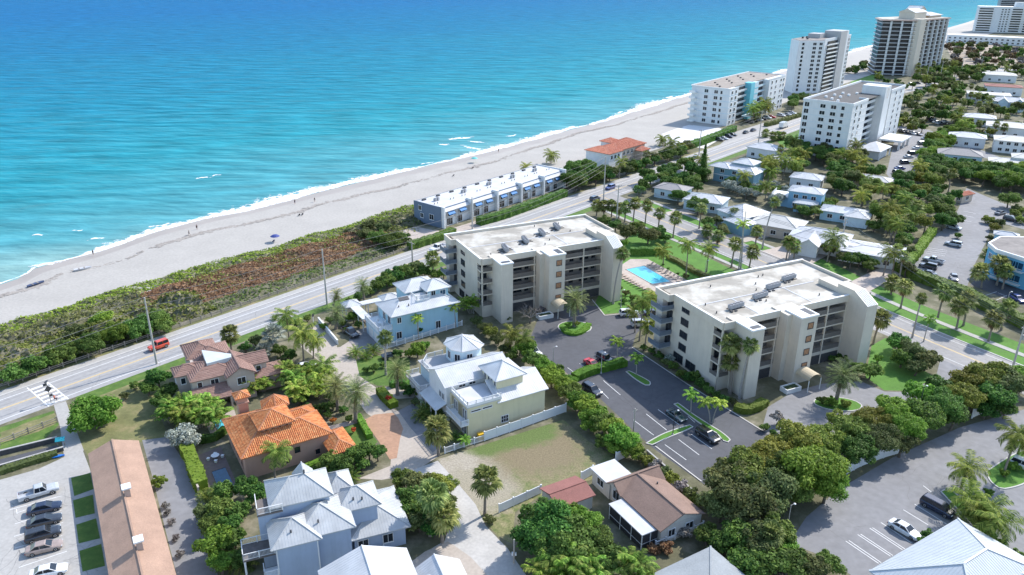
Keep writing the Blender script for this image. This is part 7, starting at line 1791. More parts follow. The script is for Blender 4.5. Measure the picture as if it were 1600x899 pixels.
wood([(1130,292),(1190,292),(1240,315),(1235,330),(1190,318),(1135,305)], 16, 'between teal house and gable bungalow', 'trees between teal house and bungalows', ('dark','green','silver'), (2.0,3.2), (2.0,3.2), 3.0, 7, 0.25)
wood([(1248,318),(1300,320),(1300,345),(1262,345),(1245,335)], 10, 'around the bright blue house', 'trees around the blue houses', D_, (1.8,3.0), (2.0,3.2), 3.0, 8, 0.3)
wood([(1340,335),(1392,350),(1420,404),(1400,400),(1370,365),(1330,352)], 14, 'beside the patched flat roof', 'trees between the blue bungalow and flat roof', D_, (1.8,3.0), (2.0,3.4), 3.2, 9, 0.4)
wood([(1268,392),(1300,398),(1350,410),(1420,428),(1410,440),(1340,424),(1270,406)], 22, 'behind the side road wires', 'row behind the wires along the side road', ('olive','green','dark'), (1.8,2.8), (1.8,2.8), 3.0, 10, 0.25)
wood([(1240,378),(1268,388),(1262,398),(1236,392)], 4, 'before the broad white roof', 'bushes before the broad white roof', D_, (1.6,2.4), (1.6,2.4), 2.6, 11)
wood([(990,300),(1020,280),(1075,262),(1100,272),(1090,300),(1120,320),(1090,338),(1030,320),(1000,312)], 24, 'at the junction corner', 'dense trees at the junction corner', ('dark','green','dark'), (2.6,3.8), (2.8,4.4), 3.6, 12, 0.12)
wood([(1090,360),(1120,352),(1150,368),(1130,378)], 5, 'in the gable bungalow drive', 'dark trees before the gable bungalow', ('dark','olive'), (1.8,2.6), (2,2.8), 2.8, 13)
# beach side of the road, round the red roofed house
wood([(882,280),(905,268),(930,272),(950,282),(935,292),(900,302),(884,300)], 16, 'left of the red roofed beach house', 'trees left of the red roofed beach house', ('dark','green','dark'), (3.0,4.4), (2.8,4.2), 3.8, 14, clear=0.25)
wood([(930,272),(965,276),(1010,260),(1050,243),(1075,236),(1060,250),(1010,266),(960,284),(945,288)], 24, 'roadside of the red roofed beach house', 'trees before the red roofed beach house', D_, (2.2,3.4), (2.0,3.4), 3.2, 15, 0.15, clear=0.25)
hedge('hedge','bright green clipped hedge in front of the red roofed beach house',[(984,268),(995,264),(1006,259)],2.6,2.6,'bright',dens=14,ls=0.25)
hedge('hedge','long clipped hedge in front of the townhouse row',[(748,352),(790,340),(840,322),(882,307)],3.2,2.6,'dark',dens=16,ls=0.22)
hedge('hedge','shorter clipped hedge left of the townhouse drive',[(640,390),(660,384),(690,374),(708,366)],3.0,2.2,'dark',dens=16,ls=0.22)
hedge('hedge','clipped hedge along the car park of the turquoise shafted block',[(1062,236),(1100,224),(1130,212),(1146,204)],4.0,2.6,'dark',dens=10,ls=0.3)
hedge('hedge','clipped roadside hedge right of the turquoise shafted block',[(1196,198),(1215,193),(1235,187),(1252,182)],2.6,2.0,'olive',dens=10,ls=0.3)
palm('coconut',(861,256),'lone coconut palm on the beach behind the townhouses',crown=(862,242),s=1.3); palm('coconut',(820,268),'low palm showing above the townhouse roof edge',crown=(822,261),s=1.0); palm('coconut',(1036,228),'palm behind the red roofed house by the sand terrace',crown=(1035,217),s=1.3)
for i, (b, cr) in enumerate([((1176,192),(1176,170)),((1186,188),(1186,165)),((1195,186),(1196,160)),((1201,184),(1200,166)),((1180,190),(1181,176))]): palm('coconut', b, ORD[i]+' palm from the left before the turquoise shafted block', crown=cr, s=1.5, group='palms before the turquoise shafted block')
wood([(1222,165),(1252,158),(1262,164),(1236,174)], 8, 'between the two beachfront blocks', 'trees between the beachfront blocks', ('green','dark'), (3.0,4.4), (3.0,4.4), 5, 16)
for i, (b, cr) in enumerate([((1196,214),(1195,209)),((1209,221),(1208,212)),((1216,219),(1216,212)),((1222,218),(1222,212))]): palm('cabbage', b, ORD[i]+' small palm from the left on the green roadside lawn', crown=cr, s=1.4, group='small palms on the roadside lawn')
# Norfolk pine
def pine(px, h, label):
    p = G(*px); root = thing('pine_tree', label, 'tree', (p.x,p.y,0)); rr = random.Random(5); tm = MB(); tm.path([(0,0,-.1),(0,0,h*.5),(0,0,h)],[0.35,0.22,0.05],7); put('trunk', tm.mesh('trunk', m_bark), root)
    mb = MB()
    for i in range(2600):
        z = h*(0.08+0.9*rr.random()**1.25); r = (h-z)/h*4.2*rr.uniform(.25,1.05)*(0.8+0.25*sin(z*4.2)); a = rr.uniform(0,6.28)
        leaf(mb, Vector((cos(a)*r, sin(a)*r, z-r*0.18)), Vector((cos(a)*.5,sin(a)*.5,.9)).normalized(), 0.28*rr.uniform(.6,1.3), 1.6, rr)
    put('crown', mb.mesh('crown', LM['dark']), root)
pine((1097,284),15,'tall dark conical pine left of the teal blue house')
tree((1080,262),4.5,3.2,'dark','dark bushy tree left of the tall conical pine'); tree((1072,276),3.4,3.0,'dark','dark tree below left of the tall conical pine')
# beyond
wood([(1408,166),(1440,150),(1490,140),(1530,150),(1548,176),(1600,178),(1600,186),(1545,190),(1520,212),(1480,206),(1440,196)], 62, 'beyond', 'distant palm wood left of the red flat roof', D_, (3.0,4.8), (3.0,5.0), 6.0, 17, 0.35, True)
wood([(1425,118),(1470,106),(1500,112),(1600,112),(1600,126),(1500,132),(1440,140)], 56, 'beyond', 'far trees along the coast road', ('dark','olive','green'), (3.4,5.5), (3.0,5.0), 8, 18, 0.3, True)
wood([(1478,74),(1520,72),(1600,80),(1600,112),(1560,106),(1490,102)], 60, 'beyond', 'far trees in the dry dunes', ('twig','olive','dark','brown'), (3,5.5), (2.0,3.8), 11, 19, 0.0, True)
wood([(1320,112),(1345,102),(1368,100),(1366,108),(1345,112),(1330,120)], 12, 'beyond', 'bushes between the tall towers', ('olive','dark'), (2.5,4), (1.5,2.5), 5, 20, 0, True)
wood([(1368,128),(1430,140),(1400,150),(1370,140)], 8, 'beyond', 'trees at the foot of the banded tower', ('dark','green'), (2.5,4), (2.5,4), 7, 22, 0.3, True)
wood([(1390,205),(1412,190),(1445,200),(1440,208),(1410,214)], 12, 'beyond', 'trees at the far car park entrance', D_, (2.4,3.6), (2.4,3.6), 4, 23, 0.5, True)
wood([(1448,240),(1472,214),(1500,206),(1520,222),(1480,232),(1460,262),(1440,280),(1428,290)], 30, 'of the narrow wood by the far lot', 'narrow wood right of the far car park', ('green','bright','dark'), (3,4.4), (3,4.6), 4.5, 24, 0.1)
wood([(1525,205),(1600,200),(1600,212),(1530,225)], 12, 'beyond', 'trees among the cream roofed houses', D_, (2.4,3.8), (2.4,4), 4.5, 25, 0.4, True)
wood([(1560,262),(1610,268),(1610,276),(1560,272)], 6, 'below the stepped cream roofs', 'trees below the stepped cream roofs', ('green','bright'), (2.6,3.8), (2.6,4), 4.5, 26)
wood([(1600,420),(1660,440),(1700,470),(1660,480),(1600,455)], 5, 'beside the turquoise building', 'dark trees beside the turquoise building', D_, (2,3), (2,3), 4, 27)

build_far('distant_woods','distant trees and palms along the far coast road and dunes')
# ------------------------------------------------------------------ paint lines, islands, pools
def lines(name, prs, z=0.02, w=0.11, m=None):
    mb = MB()
    for a, b in prs:
        A = G(*a,z); B_ = G(*b,z); d = (B_-A).normalized(); s = Vector((-d.y,d.x,0))*w/2
        mb.add([tuple(A-s),tuple(B_-s),tuple(B_+s),tuple(A+s)],[(0,1,2,3)])
    return put(name, mb.mesh(name, m or m_white), kind='structure')
zq = lambda ox,oy,s: (lambda *L: [((ox+a/s,oy+b/s),(ox+c/s,oy+d/s)) for a,b,c,d in L])
lines('stall_line', zq(840,540,3.745)((175,130,240,175),(245,105,310,150),(385,205,485,290),(325,220,415,310),(245,255,335,330),(560,435,680,525),(635,400,755,495),(705,375,830,465),(880,415,920,450),(745,580,870,670),(825,550,945,640),(900,520,1020,605)))
lines('stall_line', zq(1200,674,3.995)((485,685,690,825),(505,682,706,820),(560,645,765,780),(578,642,780,776),(635,605,840,740),(652,602,856,736),(705,570,900,700),(845,490,1000,585),(915,455,1115,580),(970,340,1020,380)),z=0.016)
lines('stall_line', zq(0,680,4.107)((60,480,395,390),(105,500,165,480),(95,570,400,480),(90,650,405,560),(95,725,400,645),(120,850,430,745),(105,475,110,505)),z=0.016)
lines('stall_line', zq(1400,330,5.995)((300,360,480,385),(290,378,470,402),(310,345,480,368),(280,395,460,420),(840,790,945,755),(955,765,1040,800),(940,835,1040,790),(1060,800,1180,840)),z=0.02)
lines('stall_line', [((1505,330),(1525,334)),((1502,336),(1522,340)),((1498,343),(1518,347)),((1395,240),(1445,247)),((1548,332),(1570,336)),((1552,326),(1574,330))],z=0.02)
def island(pts, label, m=None, k=0.88):
    P = smooth_line([Vector((p.x,p.y,0)) for p in ([G(*p) if not isinstance(p,Vector) else p for p in pts])] + [G(*pts[0]) if not isinstance(pts[0],Vector) else pts[0]], 0.7)[:-1]
    c = sum(P, Vector((0,0,0)))/len(P); n = len(P)
    inn = []
    for i in range(n):
        d = (P[(i+1)%n]-P[i-1]).normalized(); s = Vector((-d.y,d.x,0)); s = -s if s.dot(c-P[i]) < 0 else s; inn.append(P[i]+s*0.22)
    mb = MB(); vs = [(p.x,p.y,0) for p in P]+[(p.x,p.y,0.14) for p in P]+[(p.x,p.y,0.14) for p in inn]
    mb.add(vs, [(i,(i+1)%n,n+(i+1)%n,n+i) for i in range(n)]+[(n+i,n+(i+1)%n,2*n+(i+1)%n,2*n+i) for i in range(n)])
    put('island_kerb', mb.mesh('island_kerb', m_kerb), kind='structure')
    sheet('island_planting', inn, 0.125, m or m_lawnb)
def ell(px, a, b, az):
    f = frame(G(*px), az); return [f(a*cos(i*pi/6), b*sin(i*pi/6)) for i in range(12)]
zz = lambda ox,oy,s,*L: [(ox+a/s,oy+b/s) for a,b in L]
island(ell((898,512),4.0,3.4,0),'round'); island(ell((1309,632),4.6,2.7,-5),'kidney')
island(zz(840,540,3.745,(515,155),(535,150),(600,180),(660,215),(655,235),(630,235),(570,200)),'slim')
island(zz(840,540,3.745,(795,345),(820,338),(900,395),(1000,460),(1080,510),(1130,555),(1115,570),(1085,560),(1060,525),(980,480),(900,425)),'exit')
island(zz(840,540,3.745,(630,575),(740,515),(890,466),(912,478),(860,505),(760,545),(670,585)),'median')
island([(1469,769),(1474,766),(1488,768),(1520,795),(1552,822),(1560,850),(1535,838),(1500,802)],'left'); island([(1540,738),(1546,733),(1580,712),(1606,706),(1612,748),(1570,765),(1548,754)],'right')
lines('kerb', [((945,493),(1002,488)),((988,543),(1000,551)),((1000,551),(1075,601)),((1075,601),(1140,641)),((1140,641),(1190,672)),((925,468),(945,493)),((1024,697),(1096,752))],z=0.10,w=0.25,m=m_kerb)

m_water = paint('pool_water', (0.10,0.52,0.68), 0.05, 0.0); m_water2 = paint('dark_pool_water', (0.03,0.10,0.17), 0.05, 0.0)
def pool(pts, label, wm, cop):
    P = [G(*p) for p in pts]; c = sum(P, Vector((0,0,0)))/len(P); root = thing('swimming_pool', label, 'pool', (c.x,c.y,0))
    L = [(p.x-c.x,p.y-c.y) for p in P]; put('water', MB().prism(L,0.0,0.07).mesh('water', wm), root)
    o = [(x*1.06,y*1.06) for x,y in L]; n = len(L); mb = MB(); vs = [(*p,0) for p in o]+[(*p,0.13) for p in o]+[(*p,0.13) for p in L]+[(*p,0.0) for p in L]
    mb.add(vs,[(i+k*n,(i+1)%n+k*n,(i+1)%n+(k+1)*n,i+(k+1)*n) for k in range(3) for i in range(n)]); put('coping', mb.mesh('coping', cop), root)
    return root
pool(zz(960,350,6.42,(120,460),(300,425),(560,580),(380,606)),'bright turquoise rectangular swimming pool between the two apartment blocks',m_water,m_conc)
pool([(331,738),(352,731),(366,760),(342,766)],'small dark blue swimming pool on the dark paved patio',m_water2,m_dpav)
pool([(333,660),(346,650),(354,658),(352,668),(340,672)],'small turquoise swimming pool beside the orange roofed house',m_water,m_conc)
# sun loungers
m_sling = mat('lounger_canvas', (0.42,0.33,0.27), 0.8, 0.1, 3)
def lounger(p, az, label, group):
    if 'lg' not in MESH:
        MESH['lg'] = MB().box(-0.95,0.35,-0.32,0.32,0.28,0.35).mesh('seat', m_sling)
        MESH['lb'] = MB().obox((0.62,0,0.55),(0.32,0,0.26),(0,0.32,0),(-0.02,0,0.025)).mesh('backrest', m_sling)
        MESH['ll'] = MB().box(-0.03,0.03,-0.03,0.03,0,0.28).mesh('leg', m_trim)
    r = thing('sun_lounger', label, 'lounger', (p.x,p.y,0.03), az, group)
    put('seat', MESH['lg'], r); put('backrest', MESH['lb'], r)
    for x in (-0.85,0.3):
        for y in (-0.28,0.28): put('leg', MESH['ll'], r, (x,y,0))
a, b = G(970,430), G(1006,453)
for i in range(9): lounger(a.lerp(b,i/8), 205, ORD[i]+' lounger from the left block along the near side of the pool', 'loungers on the near side of the pool')
a, b = G(1016,415), G(1062,440)
for i in range(9): lounger(a.lerp(b,i/8), 25, ORD[i]+' lounger from the left along the far side of the pool', 'loungers on the far side of the pool')

# ------------------------------------------------------------------ vehicles
def loft(mb, secs, ring, mi=0):
    k = len(ring(secs[0])); o = len(mb.v)
    for s in secs: mb.v.extend(ring(s))
    for i in range(len(secs)-1):
        for j in range(k): mb.f.append((o+i*k+j, o+i*k+(j+1)%k, o+(i+1)*k+(j+1)%k, o+(i+1)*k+j)); mb.m.append(mi)
    mb.f.append(tuple(o+j for j in range(k-1,-1,-1))); mb.m.append(mi); mb.f.append(tuple(o+(len(secs)-1)*k+j for j in range(k))); mb.m.append(mi)
VK = { # length, width, height, belt sections (t, zb, zt, w), cabin (rear foot, rear top, front top, front foot), wheel r
 'sedan': (4.75,1.84,1.43,[(-.5,.38,.80,.80),(-.47,.24,.92,.92),(-.36,.2,.96,.99),(.0,.2,.93,1),(.2,.2,.90,1),(.40,.22,.76,.97),(.48,.26,.66,.88),(.5,.36,.6,.76)],(-.40,-.22,.06,.24),.33),
 'suv': (4.75,1.92,1.72,[(-.5,.42,.95,.86),(-.48,.28,1.06,.95),(-.36,.25,1.06,1),(.0,.25,1.05,1),(.22,.25,1.03,1),(.42,.28,.95,.97),(.485,.32,.82,.9),(.5,.42,.72,.8)],(-.485,-.43,.08,.24),.38),
 'van': (5.1,1.98,1.78,[(-.5,.4,1.0,.88),(-.485,.25,1.08,.96),(-.36,.22,1.08,1),(.0,.22,1.06,1),(.26,.22,1.02,1),(.43,.25,.90,.95),(.49,.3,.78,.86),(.5,.4,.66,.78)],(-.495,-.45,.13,.32),.36),
 'pickup': (5.7,1.98,1.83,[(-.5,.5,1.0,.92),(-.495,.42,1.06,1),(-.1,.4,1.06,1),(.1,.4,1.06,1),(.24,.4,1.06,1),(.42,.42,1.02,.98),(.49,.45,.92,.93),(.5,.5,.85,.86)],(-.115,-.085,.12,.22),.40),
 'jeep': (4.3,1.88,1.85,[(-.5,.5,1.05,.9),(-.48,.42,1.12,.96),(-.3,.4,1.12,1),(.0,.4,1.12,1),(.16,.4,1.10,.96),(.42,.42,1.05,.8),(.49,.45,1.0,.76),(.5,.5,.9,.7)],(-.48,-.46,.09,.15),.42),
 'sports': (4.35,1.86,1.2,[(-.5,.36,.80,.82),(-.46,.22,.88,.95),(-.3,.17,.90,1),(.0,.17,.84,1),(.2,.17,.80,1),(.40,.2,.66,.97),(.48,.24,.56,.88),(.5,.32,.5,.76)],(-.38,-.2,-.02,.16),.33),
}
m_tyre = mat('tyre', (0.02,0.02,0.02), 0.9, 0.2, 5); m_rim = mat('wheel_rim', (0.42,0.42,0.43), 0.35, 0.1, 4, metallic=0.8); m_head = paint('headlight_glass', (0.6,0.62,0.62), 0.1, 0.5); m_tail = paint('tail_light', (0.30,0.01,0.01), 0.2, 0.5)
PAINTS = {'white':(0.74,0.74,0.73),'silver':(0.46,0.48,0.50),'grey':(0.18,0.19,0.20),'black':(0.014,0.014,0.016),'navy':(0.015,0.022,0.05),'dark':(0.03,0.033,0.04),'red':(0.55,0.02,0.015),'orange':(0.62,0.07,0.02),'bronze':(0.34,0.26,0.22),'blue':(0.04,0.06,0.22),'teal':(0.04,0.07,0.075)}
def car_meshes(kind, col, tan=False):
    key = ('car',kind,col)
    if key in MESH: return MESH[key]
    L, W, H, secs, cab, wr = VK[kind]; pm = paint('car_'+col, PAINTS[col], 0.22, 0.9)
    body = MB()
    def ring(s):
        t, zb, zt, w = s; x = t*L; w = w*W/2; q = 0.10
        return [(x,-w*.93,zb),(x,-w,zb+.14),(x,-w,zt-q*1.6),(x,-w*.90,zt-q*.2),(x,-w*.55,zt+.02),(x,w*.55,zt+.02),(x,w*.90,zt-q*.2),(x,w,zt-q*1.6),(x,w,zb+.14),(x,w*.93,zb)]
    if kind == 'pickup':
        loft(body, [s for s in secs if s[0] >= -0.1], ring)
        x0, x1 = -.5*L, -.1*L; w = W/2
        body.box(x0,x1,-w,w,.45,.62); body.box(x0,x1,-w,-w+.1,.62,1.08); body.box(x0,x1,w-.1,w,.62,1.08); body.box(x0,x0+.1,-w+.1,w-.1,.62,1.075); body.box(x1-.02,x1+.1,-w+.1,w-.1,.62,1.075)
    else: loft(body, secs, ring)
    rf, rt, ft, ff = [c*L for c in cab]; bz = 0.90 if kind in ('sedan','sports') else 1.02
    if kind == 'sports': bz = .83
    wb, wt = W*.43, W*.35
    gl = MB(); gl.add([(rf,-wb,bz-.06),(ff,-wb,bz-.06),(ff,wb,bz-.06),(rf,wb,bz-.06),(rt,-wt,H-.05),(ft,-wt,H-.05),(ft,wt,H-.05),(rt,wt,H-.05)],[(0,1,5,4),(1,2,6,5),(2,3,7,6),(3,0,4,7),(4,5,6,7)])
    for sg in (-1,1):
        for (xa,xb) in ((rf,rt),(ff,ft)): body.bar((xa,sg*wb*1.005,bz-.05),(xb,sg*wt*1.005,H-.05),0.08,0.08)
        xm = (rf+ff)/2-0.1; body.bar((xm,sg*wb*1.012,bz-.05),(xm+.02,sg*wt*1.012,H-.05),0.06,0.07)
    rfm = MB(); rfm.add([(rt-.04,-wt-.02,H-.07),(ft+.05,-wt-.02,H-.07),(ft+.05,wt+.02,H-.07),(rt-.04,wt+.02,H-.07),(rt+.12,-wt*.82,H),(ft-.12,-wt*.82,H),(ft-.12,wt*.82,H),(rt+.12,wt*.82,H)],[(0,1,5,4),(1,2,6,5),(2,3,7,6),(3,0,4,7),(4,5,6,7),(0,3,2,1)])
    ty = MB(); ty.lathe([(wr*.6,-.11),(wr*.96,-.11),(wr,-.07),(wr,.07),(wr*.96,.11),(wr*.6,.11)],16); ri = MB(); ri.lathe([(wr*.6,-.12),(wr*.62,.10),(wr*.5,.125),(wr*.2,.10)],12)
    for m_ in (ty,ri): m_.v = [(x,z,y) for x,y,z in m_.v]
    hl = MB().box(-.06,.05,-.19,.19,-.07,.07); 
    MESH[key] = dict(body=body.mesh('body',pm), win=gl.mesh('windows',m_glass), roof=rfm.mesh('roof',pm if col != 'convert' else m_dark), ty=ty.mesh('tyre',m_tyre,True), ri=ri.mesh('rim',m_rim), hl=hl.mesh('headlight',m_head), tl=hl.mesh('tail_light',m_tail), dims=(L,W,H,wr))
    for n in ('body',): 
        me = MESH[key][n]; bm = bmesh.new(); bm.from_mesh(me); bmesh.ops.recalc_face_normals(bm, faces=bm.faces); bm.to_mesh(me); bm.free()
    return MESH[key]
CATN = {'sedan':'car','suv':'car','van':'van','pickup':'pickup truck','jeep':'off-roader','sports':'car'}
def car(kind, col, c, az, label, group=None, far=False, cat=None):
    if isinstance(c, Vector): p = c
    elif isinstance(c[0], tuple):
        A = G(*c[0],.7); B_ = G(*c[1],.7); p = (A+B_)/2; az = math.degrees(atan2((B_-A).y,(B_-A).x))
    else: p = G(*c,.7)
    M = car_meshes(kind, col); L, W, H, wr = M['dims']
    if far:
        key = ('farcar',kind,col)
        if key not in MESH:
            bm = bmesh.new(); mats_ = []
            for k in ('body','win','roof'):
                n0 = len(bm.faces); bm.from_mesh(M[k]); bm.faces.ensure_lookup_table(); mats_.append(M[k].materials[0])
                for f in bm.faces[n0:]: f.material_index = len(mats_)-1
            me = bpy.data.meshes.new('parked_car'); bm.to_mesh(me); bm.free()
            for m_ in mats_: me.materials.append(m_)
            MESH[key] = me
        return put('parked_car', MESH[key], None, (p.x,p.y,0.0), RAD(az), label, cat or CATN[kind], group)
    r = thing({'pickup':'pickup_truck','van':'van','jeep':'off_roader'}.get(kind,'car'), label, cat or CATN[kind], (p.x,p.y,0.012), az, group)
    put('body', M['body'], r); put('windows', M['win'], r); put('roof', M['roof'], r)
    for x in (-.31*L,.31*L):
        for sg in (-1,1):
            w = put('wheel', M['ty'], r, (x,sg*(W/2-.10),wr), 0 if sg > 0 else pi); put('rim', M['ri'], w)
    zt = .70*H if kind in ('suv','van','jeep','pickup') else .52*H
    zt = min(zt, .86 if kind != 'sedan' and kind != 'sports' else .62)
    for sg in (-1,1):
        put('headlight', M['hl'], r, (L*.485,sg*W*.33,zt-.04)); put('tail_light', M['tl'], r, (-L*.487,sg*W*.36,zt+.04))
    return r
# coast road
fA = lambda px, n: A1A((G(*px,.7)-A1A(0,0)).dot(az_vec(49.5)), n)
car('jeep','orange',fA((245,539),-4.4),229.5,'bright red orange off roader driving on the coast road behind the utility pole')
car('pickup','white',fA((688,388),-4.2),229.5,'white pickup truck on the coast road behind the apartment block')
car('suv','blue',fA((955,293),-4.2),229.5,'dark blue car driving beside the sidewalk near the junction'); car('suv','dark',fA((934,311),-8.6),49.5,'dark car waiting behind the tall pole at the junction')
car('sedan','navy',fA((1013,272),-4.2),229.5,'dark car on the coast road before the red roofed house'); car('suv','white',fA((1073,250),-4.2),229.5,'white car on the coast road beside the dark pine'); car('sedan','dark',fA((1084,246),-4.2),229.5,'dark car closely behind the white car by the pine')
def box_truck(p, az, label):
    r = thing('box_truck', label, 'truck', (p.x,p.y,0.012), az); pm = paint('car_white', PAINTS['white']); M = car_meshes('van','white')
    put('cargo_box', MB().box(-3.6,1.2,-1.15,1.15,.75,3.2).mesh('cargo_box', pm), r); put('cab', MB().add([(1.3,-1.0,.5),(3.4,-1.0,.5),(3.4,1.0,.5),(1.3,1.0,.5),(1.3,-.95,2.4),(2.3,-.95,2.4),(2.3,.95,2.4),(1.3,.95,2.4),(3.3,-1.0,1.3),(3.3,1.0,1.3)],[(0,1,8,5,4),(1,2,9,8),(2,3,7,6,9),(3,0,4,7),(4,5,6,7),(5,8,9,6),(0,3,2,1)]).mesh('cab', pm), r); put('windscreen', MB().add([(3.32,-.9,1.42),(3.32,.9,1.42),(2.38,.85,2.34),(2.38,-.85,2.34)],[(0,1,2,3)]).mesh('windscreen', m_glass), r)
    put('chassis', MB().box(-3.5,1.3,-.9,.9,.45,.72).mesh('chassis', m_dark), r)
    for x in (-2.2,2.4):
        for sg in (-1,1): w = put('wheel', M['ty'], r, (x,sg*1.0,.40), 0 if sg > 0 else pi, scale=1.15); put('rim', M['ri'], w)
box_truck(fA((1233,199),-4.2),49.5,'white box truck driving on the coast road before the tall blocks')
# left lot
for i, (kind, col, c, l) in enumerate([('pickup','silver',((28,778),(92,759)),'silver pickup truck with open bed at the top of the row by the long building'),('sedan','navy',((41,799),(97,786)),'dark blue sedan parked directly below the silver pickup'),('sedan','dark',((39,820),(98,805)),'dark sedan second below the silver pickup with a leafy reflection'),('suv','dark',((39,842),(95,826)),'dark estate car directly above the bronze sedan'),('sedan','bronze',((40,861),(97,847)),'bronze sedan parked below the dark estate car'),('sedan','white',((48,898),(102,885)),'white sedan half cut by the bottom edge of the photo')]): car(kind, col, c, 0, l)
# condominium car park
car('sports','red',(926,567),-53,'red sports coupe parked beside the black off roader'); car('jeep','black',(946,561),-53,'black boxy off roader parked beside the bright hedge'); car('suv','dark',(925,609),-55,'dark estate car parked below the dividing hedge'); car('sports','teal',(1057,648),-57,'dark teal convertible parked beside the exit island'); car('suv','black',(1106,680),-57,'black sports utility car under the twin young palms')
car('suv','white',(983,489),8,'white sports utility car nearest the left apartment block'); car('suv','silver',(1001,505),8,'white silver car half hidden by the palm group'); car('suv','white',(833,549),-52,'white car tucked beside the hedge at the turning circle'); car('sedan','dark',(1020,488),8,'dark car beside the balconies of the right apartment block')
# house drives
car('pickup','dark',((539,513),(556,525)),0,'dark grey pickup parked before the blue house garage'); car('sports','black',((597,557),(626,552)),0,'black coupe parked on the lawn under the thin palm'); car('sedan','white',((466,574),(488,570)),0,'white car hidden under palms behind the brown tiled house'); car('sedan','dark',((588,560),(596,553)),0,'dark car nose beside the black coupe on the lawn') if False else None
# bottom right
car('sedan','white',(1414,826),-54,'white sedan parked alone in the pale car park'); car('van','navy',(1466,792),-54,'dark blue minivan parked beside the kerbed palm island'); car('suv','white',(1604,728),-50,'white car cut by the right edge behind the palm island')
# right lots
for kind, col, c, l in [('suv','silver',((1505,384),(1475,378)),'silver four by four parked alone in the right car park'),('pickup','silver',((1478,411),(1440,402)),'silver blue pickup truck topmost of the four parked by the bright hedge'),('suv','dark',((1470,420),(1432,411)),'dark large car directly below the silver blue pickup'),('sedan','navy',((1461,429),(1437,423)),'dark sedan directly above the white car by the hedge corner'),('sedan','white',((1448,434),(1426,428)),'white car lowest of the four by the bright hedge'),('sedan','grey',((1489,426),(1493,440)),'grey sedan driving out of the right car park'),('sedan','blue',((1582,461),(1598,470)),'dark blue car in the shaded lot below the turquoise building'),('suv','silver',((1483,353),(1498,357)),'silver car half under the dark spreading tree'),('suv','dark',((1570,340),(1590,344)),'dark car between the clipped bushes of the right car park'),('sedan','grey',((1555,334),(1572,330)),'grey car before the round spreading tree')]: car(kind, col, c, 0, l)
zf = lambda x,y: (1380+x/7.273, 180+y/7.273)
far_cars = [(170,645),(190,600),(250,535),(290,470),(335,430),(385,370),(445,318),(485,262),(520,238)]
cols = ['dark','blue','navy','silver','dark','white','grey','silver','white']
for i, q in enumerate(far_cars): car('sedan' if i % 2 else 'suv', cols[i], zf(*q), 12, ORD[i]+' car from the near end of the right row in the far car park', 'right row of the far car park', True)
for i, q in enumerate([(220,185),(280,195),(340,205),(400,215)]): car('sedan' if i % 2 else 'suv', ['dark','navy','white','dark'][i], zf(*q), -70, ORD[i]+' car from the left along the top of the far car park', 'top row of the far car park', True)
for i, q in enumerate([(20,292),(80,285),(140,285),(160,260)]): car('sedan' if i % 2 else 'suv', ['dark','silver','navy','white'][i], zf(*q), 14, ORD[i]+' car from the left beside the entrance canopy', 'cars beside the entrance canopy', True)
for i, q in enumerate([(570,60),(610,75),(650,90),(690,95),(540,40),(700,70)]): car('sedan' if i % 2 else 'suv', ['navy','white','silver','dark','dark','silver'][i], zf(*q), 10, ORD[i]+' distant car of the lot behind the narrow wood', 'distant cars behind the narrow wood', True)
zt_ = lambda x,y: (1060+x/6.917, 100+y/6.917)
for i, q in enumerate([(440,815),(490,800),(540,780),(585,760)]): car('sedan' if i % 2 else 'suv', ['dark','silver','navy','dark'][i], zt_(*q), -40, ORD[i]+' car from the left below the hedge of the sand terrace', 'cars below the sand terrace hedge', True)
for i, q in enumerate([(730,735),(810,712)]): car('sedan', ['dark','navy'][i], zt_(*q), 50, ['left','right'][i]+' dark car parked along the verge before the turquoise shafted block', 'cars on the verge before the turquoise shaft', True)
for i, q in enumerate([(770,625),(820,610),(870,600),(915,590),(960,578),(1010,568),(1110,553),(1180,543),(1230,530)]): car('sedan' if i % 2 else 'suv', ['dark','dark','silver','navy','white','red','white','silver','white'][i], zt_(*q), -42, ORD[i]+' car from the left in the row before the turquoise shafted block', 'row before the turquoise shafted block', True)
for i, q in enumerate([(1424,131),(1434,130),(1444,127),(1452,131),(1462,124),(1415,134)]): car('sedan' if i % 2 else 'suv', ['white','dark','silver','white','navy','dark'][i], q, 20, ORD[i]+' distant car at the foot of the banded tower', 'distant cars at the banded tower', True)

# ------------------------------------------------------------------ poles, wires, lamps, signs
m_pole = mat('weathered_pole', (0.36,0.335,0.30), 0.9, 0.12, 1.5); m_conp = mat('concrete_pole', (0.42,0.40,0.365), 0.9, 0.08, 1.5); m_wire = mat('cable', (0.16,0.16,0.165), 0.6, 0.1, 1)
TOPS = {}
def upole(key, base, h, label, arms=1, az=49.5, m=None, r=(0.24,0.15)):
    p = G(*base); o = thing('utility_pole', label, 'utility pole', (p.x,p.y,0), az+90)
    put('pole', MB().tube((0,0,-.2),(0,0,h),r[0],r[1],10).mesh('pole', m or m_conp), o)
    for i in range(arms):
        z = h-0.35-1.1*i; a = put('crossarm', MB().box(-1.15,1.15,-0.06,0.06,z-.07,z+.07).mesh('crossarm', m_pole), o)
        for x in (-1.0,0,1.0): put('insulator', MB().lathe([(.05,z+.07),(.09,z+.12),(.05,z+.17),(.08,z+.22),(.03,z+.30)],8,(x,0)).mesh('insulator', m_dark), a)
    TOPS[key] = (p, h, az+90); return o
